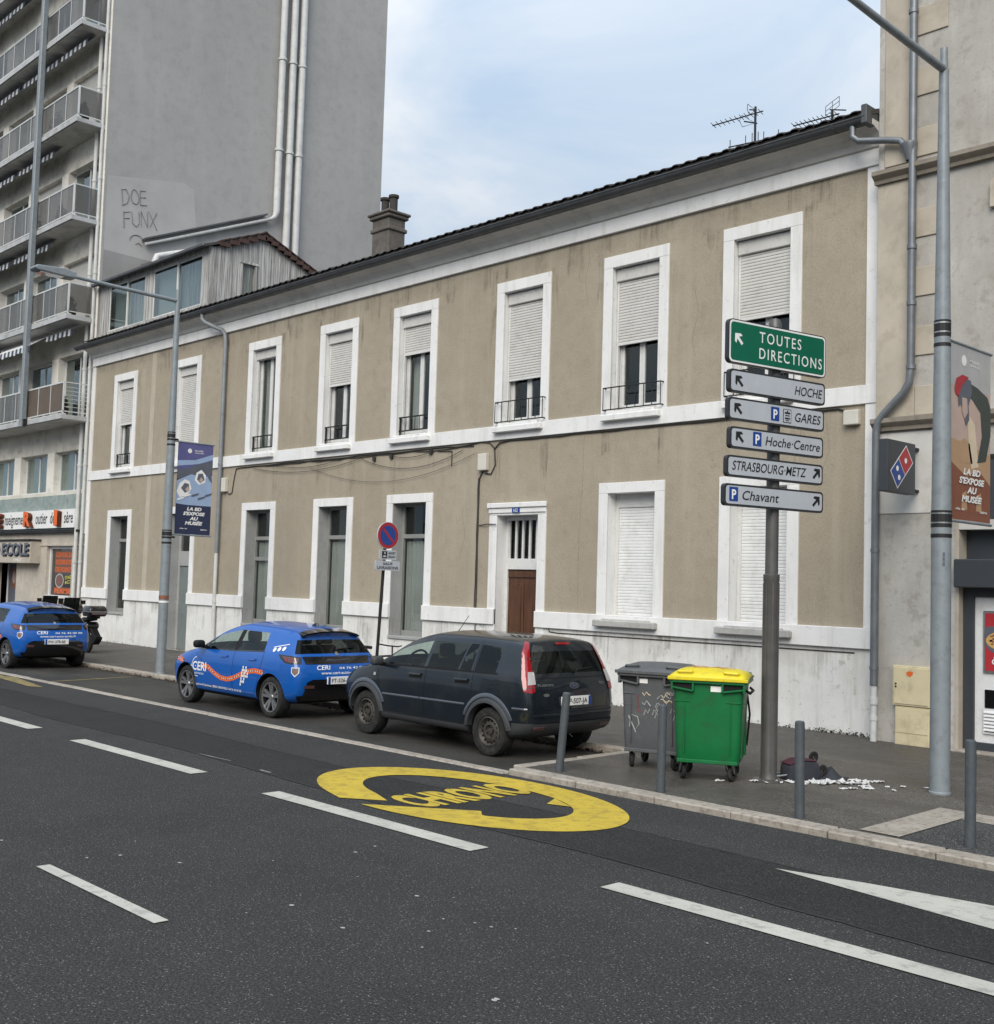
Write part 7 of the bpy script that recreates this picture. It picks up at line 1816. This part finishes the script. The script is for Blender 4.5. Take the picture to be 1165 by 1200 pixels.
def banner(t, x, y0, y1, z0, z1, art):
    m = MB(); n = 10; V = []
    pl = Plane2((x, y0, z0), (0, 1, 0), (0, 0, 1)); w_, h_ = y1 - y0, z1 - z0
    m.box(x - .004, x + .002, y0, y1, z0, z1)
    b = m.build('banner', 'print_pink' if art == 'R' else 'print_navy', t, label='museum exhibition banner on the lamp post')
    for z in (z0 - .02, z1 + .01):
        m = MB(); m.cyl((x, y0 - .12, z), (x, y1 + .03, z), .017, n=10); m.build('banner_rod', 'pole_grey', t)
    P = lambda pts, mat, d: put_poly(pl, [(a * w_, c * h_) for a, c in pts], mat, b, d, 'banner_print')
    if art == 'R':
        P([(0, 0), (1, 0), (1, .22), (.7, .30), (.4, .25), (0, .33)], 'print_rust', .003); P([(0, .33), (.4, .25), (.7, .30), (1, .22), (1, .40), (0, .46)], 'print_tan', .0035)
        P([(0, .76), (1, .76), (1, 1), (0, 1)], 'print_grey', .003)
        P([(.42, .62), (.60, .56), (.70, .32), (.52, .30), (.45, .42)], 'print_cream', .005); P([(.20, .44), (.36, .47), (.48, .44), (.55, .33), (.25, .33)], 'print_tan', .005)
        P([(.40, .80), (.66, .78), (.92, .74), (1, .68), (1, .52), (.88, .36), (.66, .34), (.78, .50), (.74, .64), (.55, .70), (.44, .72)], 'print_dark_green', .006)
        P([(.18, .74), (.30, .82), (.50, .81), (.52, .74), (.44, .66), (.46, .58), (.38, .54), (.26, .66), (.20, .64)], 'print_slate', .007); P([(.28, .70), (.40, .70), (.42, .62), (.34, .58), (.28, .62)], 'print_pink', .009)
        P([(.10, .74), (.14, .80), (.28, .83), (.44, .825), (.36, .80), (.26, .76), (.20, .70), (.13, .71)], 'print_red', .011)
        for k in range(5): P([(.1 + .18 * k, .04 + .02 * (k % 2)), (.24 + .18 * k, .06), (.22 + .18 * k, .17), (.12 + .18 * k, .15)], 'print_tan' if k % 2 else 'print_rust', .005)
    else:
        P([(0, .62), (1, .62), (1, 1), (0, 1)], 'print_violet', .003); P([(0, .70), (.3, .72), (.6, .78), (1, .82), (1, .70), (.5, .62), (0, .60)], 'print_slate', .004); P([(0, .80), (.5, .82), (1, .90), (1, .84), (.6, .78), (0, .74)], 'print_skyblue', .0045)
        P([(0, .32), (1, .32), (1, .66), (.7, .64), (.4, .66), (0, .58)], 'print_skyblue', .005)
        P([(0, .46), (.08, .55), (.22, .60), (.36, .58), (.42, .50), (.30, .42), (.1, .40)], 'print_white', .007); P([(.12, .50), (.22, .56), (.34, .55), (.36, .48), (.24, .45)], 'print_slate', .009); P([(.24, .49), (.32, .53), (.36, .49), (.30, .46)], 'print_pink', .011)
        P([(.50, .60), (.54, .68), (.68, .72), (.82, .66), (.80, .58), (.62, .55)], 'print_white', .007); P([(.56, .61), (.60, .67), (.72, .68), (.78, .61), (.66, .57)], 'print_slate', .009); P([(.62, .60), (.68, .64), (.74, .61), (.68, .575)], 'print_pink', .011)
        P([(.55, .70), (.74, .79), (.95, .70), (1, .58), (.90, .62), (.80, .70), (.74, .76), (.66, .72)], 'print_slate', .010)
        for a, c in ((.02, .36), (.2, .40), (.42, .41), (.6, .38), (.8, .42)): P([(a, c), (a + .2, c + .03), (a + .22, c + .05), (a + .02, c + .025)], 'print_slate' if a > .3 else 'print_white', .012)
        P([(0, 0), (1, 0), (1, .30), (0, .33)], 'print_navy', .006)
    for k, s in enumerate(('LA BD', "S'EXPOSE", 'AU', 'MUS\u00c9E')):
        wd = (.42, .62, .24, .50)[k] * w_
        put_text(pl, s, w_ * .52, h_ * (.262 - .052 * k), h_ * .036, 'print_white', b, width=wd, d=.013, bold=.045, shear=.2, align='c')
    put_poly(pl, ell(w_ * .33, h_ * .915, w_ * .06, w_ * .06, 18), 'print_white', b, .006, 'banner_print'); put_text(pl, 'MUS\u00c9E', w_ * .47, h_ * .915, h_ * .016, 'print_white', b, width=w_ * .24, d=.006); put_text(pl, 'GRENOBLE', w_ * .47, h_ * .893, h_ * .012, 'print_white', b, width=w_ * .26, d=.006)
    put_text(pl, 'is\u00e8re', w_ * .72, h_ * .05, h_ * .018, 'print_white', b, width=w_ * .18, d=.013); put_text(pl, 'ville de', w_ * .12, h_ * .055, h_ * .014, 'print_white', b, width=w_ * .22, d=.013)
def lamp_post(x, y, label, by0, by1, art, rb=.105):
    z = PZ(y); H = 8.16
    t = thing('lamp_post', label, 'lamp post', (x, y, z), group='street lamps')
    m = MB(); m.lathe([(0, 0), (rb + .008, 0), (rb + .008, .02), (rb, .03), (rb, .12), (rb * .98, 3.0), (rb * .78, 5.2), (.052, H - z - .35), (.052, H - z - .25), (.040, H - z - .24), (.040, H - z), (0, H - z)], (x, y, z), (0, 0, 1), 24); m.build('pole', 'pole_grey', t, smooth=True)
    za = 7.92
    m = MB(); m.tube([(x, y, za), (x, y - 1.3, za + .03), (x, y - 2.35, za + .06)], [.045, .04, .035], 12); m.build('arm', 'pole_grey', t, smooth=True)
    m = MB(); m.add([], []); pts = [(x - .13, x + .13)]
    m.prism([(y - 2.25, za + .0), (y - 2.28, za + .12), (y - 2.5, za + .15), (y - 3.05, za + .12), (y - 3.10, za + .06), (y - 3.05, za + .02), (y - 2.4, za - .01)], 0, x - .15, x + .15); hd = m.build('lamp_head', 'pole_grey', t, bevel=.02, seg=2)
    m = MB(); m.box(x - .12, x + .12, y - 2.98, y - 2.5, za - .012, za + .012); m.build('lamp_glass', 'lamp_clear', hd)
    zb0, zb1 = 3.0, 4.94
    for zc in (zb1 + .10, zb0 - .02):
        r_ = rb * (.80 if zc > 4 else .98) + .004
        m = MB(); m.cyl((x, y, zc - .09), (x, y, zc + .09), r_, n=20); m.cyl((x, y, zc - .20), (x, y, zc - .16), r_ + .001, n=20); cl = m.build('clamp', 'iron_black', t)
        m = MB(); m.tube([(x, y + r_ - .01, zc - .05), (x, y + r_ + .08, zc - .06)], .02, 8); m.build('clamp_arm', 'iron_black', cl)
        for q in (-.05, .05):
            m = MB(); m.cyl((x, y, zc + q), (x, y, zc + q + .015), r_ + .003, n=20); m.build('clamp_band', 'steel', cl)
    banner(t, x, by0, by1, zb0, zb1, art)
    if art == 'R':
        for k in range(3): 
            m = MB(); a = R(-50); m.box(-.012, .012, -.003, .003, -.02, .02); c = Vector((x + math.cos(a) * (rb - .001), y + math.sin(a) * (rb - .001), 2.60 - k * .05)); m.v = [tuple(c + Vector((-math.sin(a) * v[0] + math.cos(a) * v[1], math.cos(a) * v[0] + math.sin(a) * v[1], v[2]))) for v in m.v]; m.build('number_sticker', 'print_slate', t)
    else:
        m = MB(); m.cyl((x, y, 1.62), (x, y, 1.70), rb + .003, n=20); m.build('sticker', 'print_rust', t); m = MB(); m.cyl((x, y, 1.55), (x, y, 1.59), rb + .003, n=20); m.build('sticker', 'print_white', t)
lamp_post(-5.67, 12.01, 'grey lamp post with a pinkish banner in front of the takeaway shop', 12.19, 13.22, 'R')
lamp_post(-22.30, 11.80, 'grey lamp post with a dark blue banner between the two blue cars', 11.97, 12.80, 'L', .10)

def no_parking():
    x, y = -15.50, 12.1; z = PZ(y)
    t = thing('no_parking_sign', 'round red and blue no-parking sign on a thin black post', 'sign', (x, y, z))
    xt = -15.29
    m = MB(); m.tube([(x, y, z), (xt - .02, y, 3.08)], .027, 12); m.build('post', 'iron_black', t, smooth=True)
    px = xt + .03; pl = Plane2((px, y, 2.90), (0, 1, 0), (0, 0, 1))
    m = MB(); m.cyl((px - .02, y, 2.90), (px, y, 2.90), .225, n=36); d = m.build('disc', 'sign_white', t)
    put_poly(pl, ell(0, 0, .218, .218, 36), 'print_red', d, .002, 'face'); put_poly(pl, ell(0, 0, .165, .165, 36), 'print_blue', d, .004, 'face')
    c, s = math.cos(R(-45)), math.sin(R(-45)); put_poly(pl, [(c * a - s * b, s * a + c * b) for a, b in ((-.175, -.02), (.175, -.02), (.175, .02), (-.175, .02))], 'print_red', d, .006, 'face')
    for zc, w_, rows in ((2.575, .36, None), (2.395, .52, None)):
        m = MB(); pts = rrect(-w_ / 2, w_ / 2, -.08, .08, .025, 3); p2 = Plane2((px - .01, y + .02, zc), (0, 1, 0), (0, 0, 1)); k = len(pts)
        m.add([p2.p(a, b, 0) for a, b in pts] + [p2.p(a, b, -.02) for a, b in pts], [list(range(k)), list(range(k, 2 * k))] + [(i, (i + 1) % k, k + (i + 1) % k, k + i) for i in range(k)])
        pn = m.build('plate', 'sign_white', t)
        if w_ < .4:
            put_poly(p2, [(-.13, -.06), (-.02, -.06), (-.02, .06), (-.13, .06)], 'print_black', pn, .002, 'tow_symbol'); put_poly(p2, [(-.115, -.04), (-.035, -.04), (-.05, -.01), (-.10, -.01)], 'sign_white', pn, .004, 'tow_symbol'); put_poly(p2, ell(-.07, .03, .018, .018, 10), 'sign_white', pn, .004, 'tow_symbol')
            put_text(p2, 'ARR\u00caT', .0, .012, .038, 'print_black', pn, width=.16, bold=.02); put_text(p2, 'G\u00caNANT', .0, -.05, .038, 'print_black', pn, width=.16, bold=.02)
        else:
            put_text(p2, 'SAUF', 0, .012, .042, 'print_black', pn, width=.2, align='c', bold=.02); put_text(p2, 'LIVRAISONS', 0, -.058, .048, 'print_black', pn, width=.44, align='c', bold=.02)
no_parking()

def bicycle(x, y):
    z = PZ(y); t = thing('bicycle', 'dark bicycle standing against the no-parking sign post', 'bicycle', (x, y, z), local=True)
    r_ = .335; A, B = Vector((-.52, 0, r_)), Vector((.53, 0, r_))
    for c in (A, B):
        m = MB(); m.tube([(c.x + r_ * math.cos(R(k * 10)), 0, c.z + r_ * math.sin(R(k * 10))) for k in range(36)], .018, 8, True); w_ = m.build('wheel', 'rubber', t, smooth=True)
        m = MB()
        for k in range(18): m.cyl((c.x, .02 * (-1) ** k, c.z), (c.x + (r_ - .015) * math.cos(R(k * 20)), 0, c.z + (r_ - .015) * math.sin(R(k * 20))), .002, n=4)
        m.build('spokes', 'steel', w_, kind='stuff')
    bb = Vector((-.07, 0, .29)); st = Vector((-.24, 0, .74)); hd = Vector((.36, 0, .80)); hb = Vector((.40, 0, .66))
    m = MB()
    for p, q in ((bb, st), (st, hd), (bb, hb), (A, bb), (A, st), (hd, hb), (hb, B)): m.tube([p, q], .017, 8)
    m.build('frame', 'iron_black', t, smooth=True)
    m = MB(); m.cyl(st, st + Vector((-.05, 0, .14)), .013, n=8); m.build('seat_post', 'steel', t)
    s = st + Vector((-.05, 0, .15)); m = MB(); m.prism([(s.x - .15, -.075), (s.x - .15, .075), (s.x, .055), (s.x + .14, .018), (s.x + .14, -.018), (s.x, -.055)], 2, s.z - .01, s.z + .045); m.build('saddle', 'black_plastic', t, bevel=.018, seg=2, smooth=True)
    m = MB(); m.cyl(hd, hd + Vector((-.02, 0, .16)), .013, n=8); h = hd + Vector((-.02, 0, .16)); m.tube([(h.x - .08, -.30, h.z + .02), (h.x + .02, -.12, h.z), (h.x + .02, .12, h.z), (h.x - .08, .30, h.z + .02)], .012, 8); m.build('handlebar', 'iron_black', t, smooth=True)
    m = MB(); m.cyl(bb - Vector((0, .06, 0)), bb - Vector((0, .045, 0)), .09, n=20); m.cyl(bb + Vector((0, -.07, 0)), bb + Vector((.15, -.07, -.06)), .01, n=6); m.cyl(bb + Vector((0, .07, 0)), bb + Vector((-.15, .07, .06)), .01, n=6); m.build('crank', 'steel', t)
    return t
bk = bicycle(-15.85, 12.36); bk.rotation_euler = (R(-5), 0, R(6))

def scooter(x, y, label):
    """motor scooter, nose towards -x; local x from nose"""
    t = thing('motor_scooter', label, 'scooter', (x, y, PZ(y)), group='scooters behind the blue car', local=True)
    for cx in (.28, 1.52):
        m = MB(); m.lathe([(.12, -.05), (.20, -.055), (.235, -.035), (.24, 0), (.235, .035), (.20, .055), (.12, .05), (.12, -.05)], (cx, 0, .24), (0, 1, 0), 26); w_ = m.build('wheel', 'rubber', t, smooth=True)
        m = MB(); m.lathe([(0, .03), (.12, .03), (.12, -.03), (0, -.03)], (cx, 0, .24), (0, 1, 0), 16); m.build('rim', 'alloy', w_)
    m = MB(); m.prism([(.55, .30), (.60, .26), (1.15, .26), (1.30, .45), (1.78, .62), (1.80, .72), (1.70, .80), (1.05, .74), (.98, .40), (.62, .40)], 1, -.17, .17); m.build('body', 'gloss_black', t, bevel=.05, seg=3, smooth=True)
    m = MB(); m.prism([(.30, .52), (.36, .40), (.58, .38), (.56, .60), (.48, .98), (.38, 1.0)], 1, -.22, .22); m.build('leg_shield', 'gloss_black', t, bevel=.05, seg=3, smooth=True)
    m = MB(); m.prism([(1.0, .75), (1.72, .82), (1.74, .90), (1.45, .90), (1.30, .84), (1.02, .83)], 1, -.15, .15); m.build('seat', 'rubber', t, bevel=.03, seg=2, smooth=True)
    m = MB(); m.add([], []); m.prism([(1.62, .93), (1.60, 1.08), (1.68, 1.20), (1.95, 1.20), (2.07, 1.12), (2.07, 1.0), (2.0, .93)], 1, -.24, .24); tc_ = m.build('top_case', 'gloss_black', t, bevel=.05, seg=3, smooth=True)
    m = MB(); m.prism([(1.63, 1.045), (2.085, 1.045), (2.085, 1.065), (1.63, 1.065)], 1, -.245, .245); m.build('case_seam', 'steel', tc_)
    m = MB(); m.prism([(1.98, .97), (2.08, .99), (2.08, 1.03), (2.0, 1.03)], 1, -.18, .18); m.build('case_reflector', 'lamp_smoke', tc_)
    m = MB(); m.box(1.66, 1.90, -.12, .12, .88, .93); m.build('rack', 'black_plastic', t)
    m = MB(); m.prism([(1.76, .66), (1.86, .62), (2.10, .42), (2.16, .44), (2.14, .36), (1.98, .22), (1.92, .26), (1.95, .40), (1.74, .58)], 1, -.09, .09); m.build('rear_mudguard', 'black_plastic', t, bevel=.012)
    m = MB(); m.tube([(.42, -.36, 1.06), (.44, -.12, 1.02), (.44, .12, 1.02), (.42, .36, 1.06)], .018, 8); m.build('handlebar', 'black_plastic', t, smooth=True)
    m = MB(); m.prism([(.30, .98), (.42, .98), (.50, 1.36), (.47, 1.37)], 1, -.2, .2); m.build('windshield', 'car_glass_dark', t)
    for s in (-1, 1):
        m = MB(); m.tube([(.44, s * .2, 1.03), (.46, s * .3, 1.22)], .008, 6); m.box(.45, .48, s * .24, s * .36, 1.2, 1.30); m.build('mirror', 'black_plastic', t)
    m = MB(); m.cyl((1.15, .17, .3), (1.75, .20, .38), .05, n=12); m.build('exhaust', 'steel', t, smooth=True)
    return t
scooter(-30.15, 13.1, 'black motor scooter with top case behind the far blue car')
scooter(-32.0, 13.3, 'second black motor scooter, farther along, hidden behind the blue car')

def litter():
    rr = random.Random(17)
    # shopping trolley bag lying on its side behind the sign post
    bx, by = -7.05, 11.55; z = PZ(by)
    t = thing('trolley_bag', 'dark maroon shopping trolley bag lying behind the sign post', 'bag', (bx, by, z), R(62), local=True); t.scale = (.72, .72, .85)
    m = MB(); m.prism([(-.30, 0), (.25, 0), (.27, .12), (.22, .24), (-.10, .26), (-.28, .20)], 1, -.15, .15); m.build('bag', 'cloth_dark', t, bevel=.03, seg=2, smooth=True)
    m = MB(); m.prism([(-.27, .205), (-.10, .262), (.20, .248), (.20, .262), (-.10, .275), (-.28, .218)], 1, -.145, .145); m.build('flap', 'cloth_maroon', t, bevel=.006)
    for s, zz in ((-1, .17), (1, .17)):
        m = MB(); m.lathe([(.02, -.014), (.075, -.016), (.085, 0), (.075, .016), (.02, .014)], (.29, s * .13, zz + (.10 if s > 0 else -.04)), (0, 1, .25), 22); w_ = m.build('wheel', 'rubber', t, smooth=True)
    m = MB(); m.tube([(.29, -.13, .13), (.29, .13, .27)], .008, 6); m.tube([(-.30, -.10, .08), (-.55, -.10, .06), (-.55, .10, .06), (-.30, .10, .08)], .010, 6); m.build('handle', 'steel', t, smooth=True)
    cl = thing('discarded_cloth', 'crumpled dark blue cloth on the pavement by the trolley bag', 'cloth', (-6.90, 11.83, PZ(11.8)), local=True)
    m = MB(); n = 14; P = []
    for j in range(n + 1):
        for i in range(n + 1):
            u, v = i / n * 2 - 1, j / n * 2 - 1; e = max(0, 1 - (u * u + v * v) * .75)
            P.append((u * .2 + rr.uniform(-.01, .01), v * .19 + rr.uniform(-.01, .01), .01 + e * .13 * (.6 + .4 * math.sin(u * 5 + v * 3)) + rr.uniform(0, .016)))
    m.add(P, [(j * (n + 1) + i, j * (n + 1) + i + 1, (j + 1) * (n + 1) + i + 1, (j + 1) * (n + 1) + i) for j in range(n) for i in range(n)]); m.build('cloth', 'cloth_dark', cl, smooth=True)
    spots = [(-7.30, 11.02, .05), (-7.18, 11.06, .05), (-7.10, 11.18, .06), (-7.02, 11.30, .06), (-6.90, 11.42, .06), (-6.83, 11.52, .08), (-6.75, 11.60, .09), (-6.68, 11.66, .09), (-6.60, 11.72, .08), (-6.52, 11.78, .07), (-6.46, 11.86, .07), (-6.50, 12.02, .06), (-6.42, 12.12, .05), (-6.62, 11.95, .06), (-6.36, 11.72, .06), (-6.28, 11.62, .05), (-6.44, 11.40, .045), (-6.38, 11.48, .05), (-6.1, 12.05, .03), (-7.55, 10.72, .045), (-6.95, 11.62, .06), (-6.72, 11.46, .06), (-6.84, 11.30, .035), (-6.2, 11.9, .03), (-5.9, 12.2, .025), (-6.05, 11.75, .03)]
    for x, y, s in spots:
        n = 6; P = []; s *= 1.1; a0 = rr.uniform(0, 3); asp = rr.uniform(.45, 1.0)
        t_ = 0
        for j in range(n + 1):
            for i in range(n + 1):
                u, v = (i / n - .5) * 2 * s, (j / n - .5) * 2 * s * asp
                if i in (0, n): u += rr.uniform(-.2, .2) * s
                if j in (0, n): v += rr.uniform(-.2, .2) * s
                P.append((u * math.cos(a0) - v * math.sin(a0), u * math.sin(a0) + v * math.cos(a0), .006 + abs(rr.gauss(0, .10)) * s * 2.2))
        m = MB(); m.v = []; m.add([(x + p[0], y + p[1], PZ(y) + p[2] * .8) for p in P], [(j * (n + 1) + i, j * (n + 1) + i + 1, (j + 1) * (n + 1) + i + 1, (j + 1) * (n + 1) + i) for j in range(n) for i in range(n)])
        o = m.build('paper_scrap', 'paper')
        prop(o, 'crumpled white paper scrap on the pavement near the trolley bag', 'litter', 'paper scraps on the pavement')
litter()
# ================================================================== THE OTHER SIDE OF THE STREET (unseen, behind the camera; added to give glass and car paint reflections)
def other_side():
    t = thing('reflection_building', 'unseen low pale building across the road, added for reflections', 'building', (-14, -24, 0))
    m = MB(); m.box(-46, 22, -34, -24, 0, 8.6); m.build('wall', 'lime_white', t)
    m = MB(); m.prism([(-34.4, 8.6), (-23.6, 8.6), (-29, 11)], 0, -46.3, 22.3); m.build('roof', 'roof_tile', t)
    m = MB(); m.box(-.6, .6, -24.06, -23.97, 0, 1.7); w0 = None
    for k in range(22):
        for z in (1.2, 5.0):
            if w0 is None:
                m = MB(); x = -44.5; m.box(x - .6, x + .6, -24.05, -23.97, 1.2, 3.1); w0 = m.build('window', 'print_slate', t)
            else: copy_piece(w0, (k * 3.0, 0, z - 1.2), t)
    def tree(x, y, seed, h, lab):
        rr = random.Random(seed); t = thing('reflection_tree', lab, 'tree', (x, y, 0), group='unseen bare trees added for reflections')
        m = MB(); tw = MB()
        def grow(p, d, ln, r_, lev):
            pts = [p]; q = p.copy(); dd = d.copy()
            for k in range(3):
                dd = (dd + Vector((rr.uniform(-.22, .22), rr.uniform(-.22, .22), rr.uniform(-.05, .14)))).normalized(); q = q + dd * ln / 3; pts.append(q.copy())
            (m if lev < 2 else tw).tube(pts, [r_, r_ * .88, r_ * .76, r_ * .62], 7 if lev < 2 else 4)
            if lev >= 4: return
            for k in range(3 if lev < 3 else 4):
                a = rr.uniform(0, 6.28); s = rr.uniform(.5, .95); b = dd.orthogonal().normalized(); c = dd.cross(b)
                nd = (dd * (1 - s * .4) + (b * math.cos(a) + c * math.sin(a)) * s).normalized()
                grow(pts[-1] if k < 2 else pts[2], nd, ln * rr.uniform(.55, .78), r_ * .55, lev + 1)
        grow(Vector((x, y, 0)), Vector((0, 0, 1)), h * .36, .19, 0)
        m.build('trunk', 'chimney_render', t, smooth=True); tw.build('crown', 'chimney_render', t)
    for i, (x, y) in enumerate(((-26, -12), (-17, -12.5), (-8, -12), (2, -12.5))):
        tree(x, y, 40 + i, 8.5, 'unseen leafless street tree across the road, added for reflections')
other_side()
